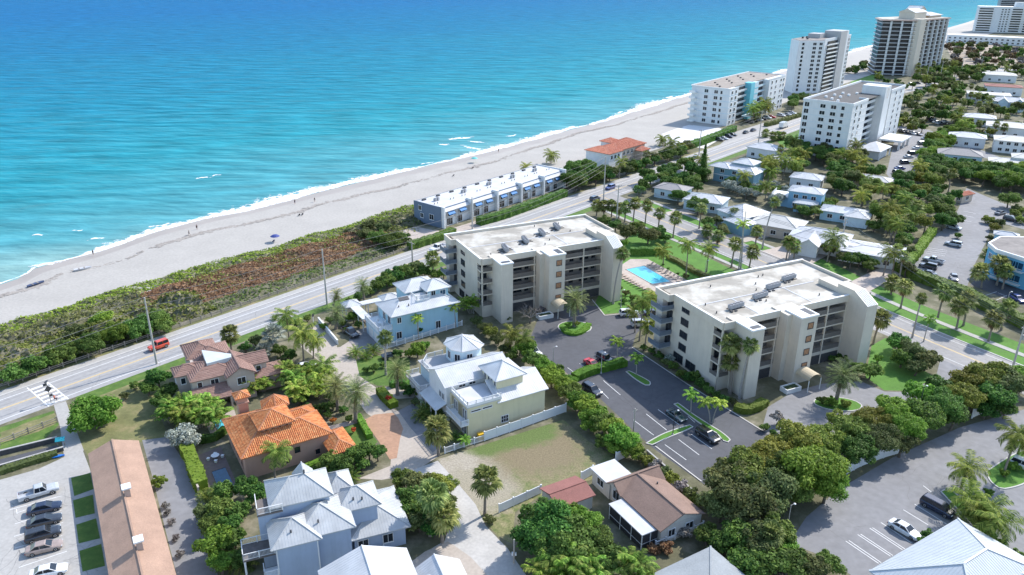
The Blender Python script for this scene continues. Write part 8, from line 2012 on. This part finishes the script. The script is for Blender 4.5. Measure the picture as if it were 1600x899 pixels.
upole('p1',(245,569),15.3,'tall concrete utility pole in front of the red off roader',0); upole('p2',(511,476),14.6,'tall concrete utility pole beside the coast road in line with the yellow drive',0); upole('p3',(738,358),10.5,'utility pole before the townhouse row drive',0); upole('p4',(943,312),15.6,'tall utility pole at the junction with the side road',0); upole('p5',(1185,223),15.0,'tall utility pole left of the white corner house',1); upole('p6',(1092,242),11,'utility pole beside the dark conical pine',1,m=m_pole); upole('p12',(645,421),8.0,'short utility pole in the sea grapes behind the blue house',1,m=m_pole)
for i, (b, h) in enumerate([((1446,131),16),((1468,126),14),((1500,120),14),((1530,117),14),((1260,181),13)]): upole('q%d' % i, b, h, ORD[i]+' distant utility pole of those along the far coast road', 1)
upole('s1',(963,353),13.5,'utility pole with crossarms among the cabbage palms at the junction',2,-59,m_conp); upole('s2',(1154,421),17,'tall thin utility pole on the near verge of the side road',0,-59,m_pole,(0.18,0.12)); upole('s3',(1314,386),9.0,'dark utility pole with two crossarms beside the broad white roof',2,-59,m_pole); upole('s4',(1581,579),10.5,'utility pole with transformer at the right end of the side road',1,-59)
p, h, _ = TOPS['s4']; 
o_ = thing('transformer', 'grey transformer drum hanging on the right end utility pole', 'transformer', (p.x,p.y,0)); put('drum', MB().lathe([(.02,7.2),(.32,7.2),(.34,7.3),(.34,8.2),(.28,8.3),(.05,8.32)],12,(0.5,0)).mesh('drum', m_conp), o_); put('bracket', MB().box(0.1,0.3,-.06,.06,7.5,7.6).box(0.1,0.3,-.06,.06,8.0,8.1).mesh('bracket', m_dark), o_)
def wire(a, b, sag, label, group, r=0.035):
    A = Vector(a); B_ = Vector(b); mb = MB(); pts = []
    for i in range(13):
        t = i/12; p = A.lerp(B_,t); p.z -= sag*4*t*(1-t); pts.append(tuple(p-A))
    mb.path(pts,[r]*13,4); put('power_line', mb.mesh('power_line', m_wire), None, tuple(A), 0, label, 'power line', group)
def span(k0, k1, offs, sag, where, group, drop=0.0):
    if isinstance(k0, str): p0,h0,a0 = TOPS[k0]
    else: p0,h0,a0 = k0
    p1,h1,a1 = TOPS[k1] if isinstance(k1,str) else k1
    for i, (u, dz) in enumerate(offs):
        s0 = az_vec(a0)*u; s1 = az_vec(a1)*u
        wire((p0.x+s0.x,p0.y+s0.y,h0-dz),(p1.x+s1.x,p1.y+s1.y,h1-dz),sag,(ORD[i]+' wire from the top '+where),group)
cw = [(0.25,0.05),(-0.25,2.0),(0.25,3.6)]
left_off = (A1A(-175,-14), 15.0, 139.5)
span(left_off,'p1',cw,0.8,'running left out of the photo from the first roadside pole','coast road wires'); span('p1','p2',cw,0.8,'between the two tall poles beside the dune scrub','coast road wires'); span('p2',(A1A(24,-14.5),12.5,139.5),cw,0.8,'passing over the apartment block roof edge','coast road wires'); span((A1A(24,-14.5),12.5,139.5),'p4',[(0.25,0.05),(-0.25,1.6),(0.25,3.0),(0,4.4)],0.8,'reaching the tall junction pole','coast road wires'); span('p4','p5',cw,1.2,'running past the pine to the pole at the corner house','coast road wires'); span('p3','p4',[(0,0.2)],0.8,'between townhouse pole and junction pole','coast road wires')
sw = [(-1.0,0.0),(0,0.0),(1.0,0.0),(0,2.4)]
span('s1','s2',sw,0.7,'of the side road before the pool lawn','side road wires'); s5 = (RD2(104,7.5), 11.5, 31); span('s2',s5,sw,0.9,'of the side road beside the right apartment roof','side road wires'); span(s5,'s4',sw,0.7,'of the side road over the green verge','side road wires'); span('s4',(RD2(215,0),10.5,31),sw,0.7,'leaving the photo at the right edge','side road wires'); span('s3',s5,[(0,0.2),(0,1.2)],0.6,'from the dark pole to the side road line','side road wires')
def lamp(base, h, label, m=None, head=True):
    p = G(*base); o = thing('street_lamp', label, 'street lamp', (p.x,p.y,0), 20); put('post', MB().tube((0,0,0),(0,0,h),.09,.06,8).mesh('post', m or m_conp), o); put('base', MB().lathe([(.2,0),(.2,.25),(.12,.32)],10).mesh('base', m_conp), o)
    put('arm', MB().bar((0,0,h-.05),(0.55,0,h+.05),.06,.06).mesh('arm', m or m_conp), o); put('lamp_head', MB().lathe([(.05,h-.02),(.2,h+.02),(.18,h+.1),(.05,h+.16)],12,(.65,0)).mesh('lamp_head', m_trim), o)
lamp((864,573),4.6,'slim lamp post beside the tall hedge at the turning circle'); lamp((939,584),4.8,'lamp post between red coupe and dividing hedge'); lamp((1051,680),5.0,'lamp post on the grass median by the convertible',m_dark); lamp((740,490),4.6,'white lamp post at the left wall of the left apartment block'); lamp((1569,489),5.5,'lamp post in the shaded lot below the turquoise building'); lamp((1229,830),4.8,'lamp post at the bare shrubs by the pale car park corner'); lamp((1432,655),7.0,'dark lamp post inside the tree belt of the entry drive',m_dark); lamp((970,480),4.5,'lamp post on the lawn beside the curved fan palm'); lamp((1101,432),4.5,'pale lamp post on the pool lawn by the dark coconut palm')
p = G(989,685); o_ = thing('wooden_post','bare wooden post with small arm beside the tall hedge','post',(p.x,p.y,0),31); put('pole', MB().tube((0,0,-.2),(0,0,6.2),.14,.10,8).mesh('pole', m_pole), o_); put('crossarm', MB().box(-.5,.5,-.05,.05,5.7,5.82).mesh('crossarm', m_pole), o_)
p = G(803,880); o_ = thing('utility_post','short grey post with white meter boxes beside the shell street','post',(p.x,p.y,0)); put('pole', MB().tube((0,0,-.2),(0,0,4.2),.13,.11,8).mesh('pole', m_pole), o_); put('meter_box', MB().box(-.35,-.12,-.15,.15,1.4,1.9).mesh('meter_box', m_trim), o_); put('meter_box', MB().box(.12,.35,-.15,.15,1.45,1.85).mesh('meter_box', m_trim), o_)
# crossing beacon, stop sign seen from behind
p = G(80,629); o_ = thing('crossing_beacon','pole with dark flashing beacons beside the crosswalk','beacon',(p.x,p.y,0),49.5); put('post', MB().tube((0,0,0),(0,0,4.4),.08,.07,8).mesh('post', m_conp), o_)
for z, x in ((4.0,-.35),(1.5,.25)): s_ = put('beacon_head', MB().box(x-.3,x+.3,-.14,.14,z-.2,z+.2).mesh('beacon_head', m_dark), o_)
put('solar_panel', MB().obox((0,0,4.55),(.35,0,.1),(0,.28,0),(-.01,0,.03)).mesh('solar_panel', m_dark), o_); put('sign_plate', MB().obox((0,-.12,3.0),(.35,0,.35),(0,.01,0),(-.35,0,.35)).mesh('sign_plate', m_dark), o_)
p = G(490,507); o_ = thing('stop_sign','stop sign seen from its dark back at the gravel drive mouth','sign',(p.x,p.y,0),60); put('post', MB().box(-.06,.06,-.06,.06,0,2.0).mesh('post', m_trim), o_); pl = MB(); n = 8; vs = [(.42*cos(pi/8+i*pi/4),-.07,2.35+.42*sin(pi/8+i*pi/4)) for i in range(n)]+[(.42*cos(pi/8+i*pi/4),-.05,2.35+.42*sin(pi/8+i*pi/4)) for i in range(n)]; pl.add(vs,[tuple(range(n)),tuple(range(2*n-1,n-1,-1))]+[(i,(i+1)%n,n+(i+1)%n,n+i) for i in range(n)]); put('sign_plate', pl.mesh('sign_plate', m_dark), o_)

# ------------------------------------------------------------------ fences and walls
m_vinyl = mat('white_vinyl', (0.74,0.75,0.76), 0.5, 0.03, 0.5)
fence('picket_fence','white picket fence between the yellow house yard and the empty plot',[G(695,709),G(725,699),G(757,689)],1.2,m_vinyl,'picket',2.0); fence('panel_fence','tall white panel fence along the yellow house wall',[G(757,689),G(815,669),G(884,644)],1.8,m_vinyl,'panel',2.4)
fence('panel_fence','white panel fence between empty plot and shed',[G(780,801),G(845,771)],1.5,m_vinyl,'panel',2.4); fence('panel_fence','short white panel fence between shed and white flat roof',[G(908,752),G(926,742)],1.7,m_vinyl,'panel',2.4); fence('panel_fence','white panel fence behind the white flat roofed annex',[G(962,722),G(984,712)],1.8,m_vinyl,'panel',2.4)
fence('rail_fence','white rail fence slanting past the bungalow end wall',[G(1024,856),G(1098,825)],1.1,m_vinyl,'rail',2.0)
fence('panel_fence','white panel fence in the shade of the tree belt by the pale car park',[G(1323,741),G(1345,729),G(1380,716),G(1413,706)],1.9,m_vinyl,'panel',2.4); fence('panel_fence','short white panel fence at the far end of the tree belt',[G(1518,654),G(1546,641)],1.9,m_vinyl,'panel',2.4)
fence('picket_fence','white picket fence in front of the light blue house',[G(590,549),G(620,541),G(722,509)],1.2,m_vinyl,'picket',2.2)
m_wood = mat('weathered_wood', (0.30,0.26,0.22), 0.9, 0.15, 2)
fence('rail_fence','low wooden rail fence along the sidewalk beside the dune',[A1A(-124,2.3),A1A(-80,2.3),A1A(-30,2.3),A1A(-2,2.3)],1.0,m_wood,'rail',2.6); fence('rail_fence','wooden rail fence on the grass bank left of the crossing path',[G(0,696),G(45,678),G(90,660)],1.1,m_wood,'rail',2.6)
def wall_thing(name, label, a, b, h, t, m, cap=None, cat='wall'):
    A = G(*a); B_ = G(*b); d = B_-A; L = d.length; o = thing(name, label, cat, tuple(A), math.degrees(atan2(d.y,d.x))); put('wall', MB().box(0,L,-t/2,t/2,0,h).mesh('wall', m), o); put('coping', MB().box(-.05,L+.05,-t/2-.05,t/2+.05,h,h+.1).mesh('coping', cap or m), o)
wall_thing('garden_wall','low white garden wall beside the gravel drive mouth',(498,503),(528,539),1.1,.25,m_wwhite,m_trim); wall_thing('retaining_wall','dark retaining wall on the upper side of the ramp',(0,712),(90,690),.9,.3,m_dark,m_conc); wall_thing('retaining_wall','dark retaining wall on the lower side of the ramp',(0,733),(100,704),.7,.3,m_dark,m_conc)
wall_thing('garden_wall','buff wall between alley and bright hedge',(282,703),(312,775),1.6,.2,m_wbeige); wall_thing('garden_wall','low pale wall under the olive shrubs behind the bungalow',(1010,715),(1092,788),1.5,.2,m_wbeige,m_conc)
hedge('hedge','dry hedge strip between ramp and left car park',[(0,740),(40,727),(90,712)],1.6,0.9,'olive')
# sundry
def pxthing(name, label, cat, px, az, parts, z=0.0):
    p = G(*px); o = thing(name, label, cat, (p.x,p.y,z), az)
    for n, mb, m in parts: put(n, mb.mesh(n, m), o)
    return o
kb = MB(); loft(kb, [(-1.9,.02),(-1.3,.28),(0,.38),(1.3,.28),(1.9,.02)], lambda s: [(s[0],-s[1],.30),(s[0],-s[1]*.7,.06),(s[0],s[1]*.7,.06),(s[0],s[1],.30),(s[0],s[1]*.6,.36),(s[0],-s[1]*.6,.36)])
pxthing('kayak','bright blue kayak lying beside the ramp hedge','kayak',(82,716),20,[('hull',kb,paint('kayak_blue',(0.02,0.16,0.55))),('cockpit',MB().lathe([(.3,.36),(.3,.40),(.2,.40)],10),m_dark)])
pxthing('notice_board','turquoise topped notice board at the end of the crossing path','notice board',(96,697),20,[('post',MB().box(-.6,-.5,-.05,.05,0,1.2).box(.5,.6,-.05,.05,0,1.2),m_wood),('board',MB().obox((0,0,1.35),(.75,0,0),(0,.4,.2),(0,-.03,.06)),paint('board_teal',(0.02,0.25,0.32)))])
pxthing('storage_bin','yellow storage bin standing at the yellow house wall','bin',(751,687),30,[('bin',MB().box(-.5,.5,-.4,.4,0,1.2),paint('bin_yellow',(0.62,0.38,0.02),0.5,0.1)),('lid',MB().box(-.55,.55,-.45,.45,1.2,1.3),paint('bin_yellow',(0.62,0.38,0.02)))])
def table_set(px, label, m, az=0):
    o = pxthing('patio_table',label,'table',px,az,[('table_top',MB().lathe([(.65,.70),(.7,.74),(.02,.75)],14),m),('pedestal',MB().lathe([(.3,0),(.3,.05),(.05,.08),(.05,.7)],8),m_dark)])
    for i in range(4):
        a = i*pi/2+.4; put('seat', MB().obox((1.15*cos(a),1.15*sin(a),.42),(.25,0,0),(0,.25,0),(0,0,.04)).obox((1.15*cos(a),1.15*sin(a),.2),(.2,0,0),(0,.2,0),(0,0,.2)).mesh('seat', m), o)
table_set((337,717),'round white patio table with seats above the small dark pool',m_trim)
for i, px in enumerate([(312,626),(320,630),(330,633)]): lounger(G(*px), 120, ORD[i]+' lounger from the left behind the orange roofed house pool', 'loungers by the orange house')
# ------------------------------------------------------------------ people, beach things
m_skin = mat('skin', (0.45,0.27,0.19), 0.6, 0.06, 3); m_hair = mat('hair', (0.05,0.035,0.025), 0.7, 0.1, 8)
def person(p, az, label, shirt, short, pose='stand', z=0.0):
    """one continuous skinned body with face, five fingered hands; clothes and hair as children"""
    o = thing('person', label, 'person', (p.x,p.y,z), az)
    key = ('body',pose)
    if key not in MESH:
        J = {}; E = []; Rr = []
        V = []
        def v(n, co, r, par=None):
            J[n] = len(V); V.append(co); Rr.append(r)
            if par: E.append((J[par], J[n]))
        st = 0.28 if pose == 'walk' else 0.06
        hz = 0.93 if pose != 'sit' else 0.86
        v('pelvis',(0,0,hz),.13); v('waist',(.01,0,hz+.15),.115,'pelvis'); v('chest',(0,0,hz+.38),.135,'waist'); v('neck',(.01,0,hz+.54),.055,'chest'); v('jaw',(.045,0,hz+.63),.065,'neck'); v('head',(.02,0,hz+.72),.088,'jaw'); v('crown',(.01,0,hz+.79),.075,'head'); v('nose',(.125,0,hz+.68),.014,'head')
        for s, n in ((1,'l'),(-1,'r')):
            f = st*s
            v('ear'+n,(.02,s*.098,hz+.69),.018,'head')
            if pose == 'sit': hip, kn, an, toe = (0,s*.09,hz-.05),(.40,s*.13,hz-.12),(.30,s*.12,.42 if False else hz-.52),(.46,s*.12,hz-.58)
            else: hip, kn, an, toe = (0,s*.09,hz-.07),(.04+f*.55,s*.10,.50),(f*.95-.02,s*.10,.09),(f*.95+.17,s*.11,.04)
            v('hip'+n,hip,.095,'pelvis'); v('knee'+n,kn,.06,'hip'+n); v('ankle'+n,an,.04,'knee'+n); v('toe'+n,toe,.035,'ankle'+n)
            sh_ = (0,s*.19,hz+.46); 
            if pose == 'sit': el, wr_ = (.22,s*.27,hz+.28),(.48,s*.24,hz+.18)
            else: el, wr_ = (-.02-f*.35,s*.26,hz+.18),(.08-f*.7,s*.27,hz-.05)
            v('sh'+n,sh_,.062,'chest'); v('elbow'+n,el,.043,'sh'+n); v('wrist'+n,wr_,.028,'elbow'+n)
            d = Vector((.25,0,-.95)) if pose != 'sit' else Vector((1,0,-.1)); d.normalize(); W_ = Vector(wr_); pm = W_ + d*.07; v('palm'+n,tuple(pm),.032,'wrist'+n)
            for k, (off_, l) in enumerate(((-.03,.07),(-.011,.085),(.011,.08),(.03,.062))):
                q = pm + Vector((off_ if pose != 'sit' else 0, 0 if pose != 'sit' else off_, 0)) + d*.035; v('f%d%s' % (k,n),tuple(q),.009,'palm'+n); v('g%d%s' % (k,n),tuple(q+d*l*.55),.009,'f%d%s' % (k,n)); v('t%d%s' % (k,n),tuple(q+d*l+Vector((0,-s*.012,-.004))),.007,'g%d%s' % (k,n))
            q = W_ + d*.04 + Vector((.035,-s*.012,0)); v('th'+n,tuple(q),.011,'wrist'+n); v('tt'+n,tuple(q+d*.045+Vector((.02,-s*.01,0))),.008,'th'+n)
        me = bpy.data.meshes.new('body'); me.from_pydata(V, E, []); me.update()
        t = bpy.data.objects.new('tmp', me); COL.objects.link(t); t.modifiers.new('s','SKIN'); sv = me.skin_vertices[0].data
        for i, r in enumerate(Rr): sv[i].radius = (r, r)
        sv[0].use_root = True
        sub = t.modifiers.new('u','SUBSURF'); sub.levels = 1; sub.render_levels = 1
        dg = bpy.context.evaluated_depsgraph_get(); b = bpy.data.meshes.new_from_object(t.evaluated_get(dg)); b.name = 'body'
        b.materials.clear(); b.materials.append(m_skin); bpy.data.objects.remove(t)
        MESH[key] = b; MESH[('hz',pose)] = hz
        bm = bmesh.new(); bm.from_mesh(b); bm.normal_update()
        def cloth(test, off_):
            c2 = bm.copy(); kill = [f for f in c2.faces if not test(f.calc_center_median())]; bmesh.ops.delete(c2, geom=kill, context='FACES')
            for vv in c2.verts: vv.co += vv.normal*off_
            return c2
        hd = lambda c: c.z > hz+.50
        for nm, test, off_ in (('shirt', lambda c: hz-.02 < c.z < hz+.52 and abs(c.y) < .25 and not hd(c), .014), ('shorts', lambda c: hz-.36 < c.z < hz+.04 and abs(c.y) < .2, .018), ('hair', lambda c: c.z > hz+.735 or (c.z > hz+.62 and c.x < .0), .014)):
            c2 = cloth(test, off_); m2 = bpy.data.meshes.new(nm); c2.to_mesh(m2); c2.free(); MESH[(nm,pose)] = m2
        bm.free()
        ey = MB()
        for s in (-1,1): ey.lathe([(.002,-.012),(.012,0),(.002,.012)],6,(.098,s*.032)); 
        ey.v = [(x,y,z+hz+.705) for x,y,z in ey.v]; MESH[('eyes',pose)] = ey.mesh('eyes', m_dark); MESH[('mouth',pose)] = MB().box(.10,.112,-.025,.025,hz+.63,hz+.638).mesh('mouth', mat('lips',(0.35,0.12,0.10),0.6,0.05,3))
    hz = MESH[('hz',pose)]; b = put('body', MESH[key], o)
    for nm, col in (('shirt',shirt),('shorts',short),('hair',None)):
        m2 = MESH[(nm,pose)].copy(); m2.materials.clear(); m2.materials.append(m_hair if col is None else mat('cloth_%s' % '_'.join(str(int(c*99)) for c in col), col, 0.85, 0.08, 4)); put(nm, m2, b)
    put('eyes', MESH[('eyes',pose)], b); put('mouth', MESH[('mouth',pose)], b)
    return o
def bz(px):   # foot of someone on the beach
    p = G(px[0], px[1], 0.03); return p
DK = (0.03,0.03,0.035)
person(bz((146,399)),140,'person in dark clothes standing at the surf nearest the left',DK,DK,'stand',0.02); person(bz((296,368)),200,'person in dark clothes walking below the surf right of the lone one',DK,(0.06,0.06,0.08),'walk',0.03); person(bz((308,359)),140,'person in dark clothes at the edge of the surf beside the walker',(0.08,0.05,0.05),DK,'stand',0.0)
person(bz((461,319)),150,'person in dark clothes at the surf above the two beach chairs',DK,(0.05,0.05,0.12),'stand',0.02); person(bz((492,316)),230,'person in dark clothes walking right of the one at the surf',(0.05,0.05,0.05),DK,'walk',0.03); person(bz((779,238)),140,'person in dark clothes at the surf above the green canopy',DK,DK,'stand',0.0)
def parasol(px, label, col):
    p = G(*px,0.05); o = thing('beach_umbrella', label, 'beach umbrella', (p.x,p.y,0.04), 20); put('pole', MB().tube((0,0,-.1),(.15,0,2.3),.03,.025,6).mesh('pole', m_trim), o)
    cm = MB(); n = 10; vs = [(1.45*cos(2*pi*i/n)+.1,1.45*sin(2*pi*i/n),1.75) for i in range(n)]+[(.8*cos(2*pi*i/n)+.13,.8*sin(2*pi*i/n),2.15) for i in range(n)]+[(.15,0,2.32)]; cm.add(vs,[(i,(i+1)%n,n+(i+1)%n,n+i) for i in range(n)]+[(n+i,n+(i+1)%n,2*n) for i in range(n)]); put('canopy', cm.mesh('canopy', mat('canvas_%d' % int(col[2]*100), col, 0.7, 0.06, 1)), o)
parasol((430,378),'dark blue beach umbrella standing below the beach chairs',(0.03,0.05,0.22))
parasol((741,254),'turquoise beach canopy on the sand behind the townhouses',(0.10,0.45,0.42))
def chair(px, az, label, col):
    p = G(*px,.05); o = thing('beach_chair', label, 'beach chair', (p.x,p.y,.05), az); put('seat', MB().obox((0,0,.35),(.3,0,.03),(0,.3,0),(0,0,.03)).mesh('seat', mat('canvas_c%d' % int(col[0]*1000), col, .8, .06, 1)), o); put('backrest', MB().obox((-.38,0,.65),(.10,0,-.3),(0,.3,0),(.02,0,.01)).mesh('backrest', mat('canvas_c%d' % int(col[0]*1000), col, .8, .06, 1)), o)
    for x in (-.28,.28):
        for y in (-.28,.28): put('leg', MB().box(x-.02,x+.02,y-.02,y+.02,-.05,.34).mesh('leg', m_trim), o)
chair((467,338),140,'left dark beach chair of the pair on the open sand',(0.05,0.05,0.06)); chair((472,337),140,'right dark beach chair of the pair on the open sand',(0.06,0.06,0.08)); chair((708,276),140,'dark beach chair alone behind the townhouse row',(0.04,0.04,0.05)); chair((738,264),140,'dark beach chair below the turquoise canopy',(0.07,0.05,0.05)); chair((427,379),140,'beach chair under the dark blue umbrella',(0.10,0.10,0.16))
def boat(px, az, label, col):
    hb = MB(); loft(hb, [(-2.1,.45),(-1,.62),(.6,.6),(1.6,.35),(2.3,.03)], lambda s: [(s[0],-s[1],.62),(s[0],-s[1]*.55,.1),(s[0],s[1]*.55,.1),(s[0],s[1],.62),(s[0],s[1]*.8,.55),(s[0],-s[1]*.8,.55)]); p = G(*px,.05); o = thing('beach_boat', label, 'boat', (p.x,p.y,.05), az); put('hull', hb.mesh('hull', mat('boat_hull_%d' % int(col[2]*100), col, .5, .1, 1)), o); put('thwart', MB().box(-.9,-.6,-.5,.5,.56,.62).box(.4,.7,-.5,.5,.56,.62).mesh('thwart', m_wood), o)
boat((129,422),40,'pale grey small boat drawn up on the sand near the surf',(0.5,0.5,0.52)); boat((56,446),60,'dark blue small boat lying on the sand at the left',(0.05,0.07,0.14))
# cyclist waiting at the crossing
p = G(88,629)
o_ = thing('bicycle','bicycle at the crosswalk held by the rider in orange','bicycle',(p.x,p.y,.01),30)
for x in (-.52,.52):
    w = MB(); 
    for i in range(20):
        a0 = 2*pi*i/20; a1 = 2*pi*(i+1)/20; w.bar((x+.34*cos(a0),0,.36+.34*sin(a0)),(x+.34*cos(a1),0,.36+.34*sin(a1)),.04,.04)
    for i in range(6): w.bar((x,0,.36),(x+.33*cos(i*pi/3),0,.36+.33*sin(i*pi/3)),.008,.008)
    put('wheel', w.mesh('wheel', m_tyre), o_)
fr = MB(); 
for a, b in (((-.52,0,.36),(-.15,0,.85)),((-.15,0,.85),(.35,0,.82)),((.35,0,.82),(0,0,.34)),((0,0,.34),(-.52,0,.36)),((0,0,.34),(-.15,0,.85)),((.35,0,.82),(.52,0,.36)),((.35,0,.82),(.33,0,1.0))): fr.bar(a,b,.04,.04)
put('frame', fr.mesh('frame', paint('frame_white',(0.6,0.6,0.6))), o_); put('saddle', MB().obox((-.17,0,.93),(.13,0,0),(0,.07,0),(0,0,.03)).mesh('saddle', m_dark), o_); put('handlebar', MB().bar((.33,-.27,1.02),(.33,.27,1.02),.03,.03).mesh('handlebar', m_dark), o_)
person(p + az_vec(30)*(-.17), 30, 'person in an orange shirt sitting on the bicycle at the crosswalk', (0.62,0.10,0.03), (0.04,0.04,0.06), 'sit', 0.12)
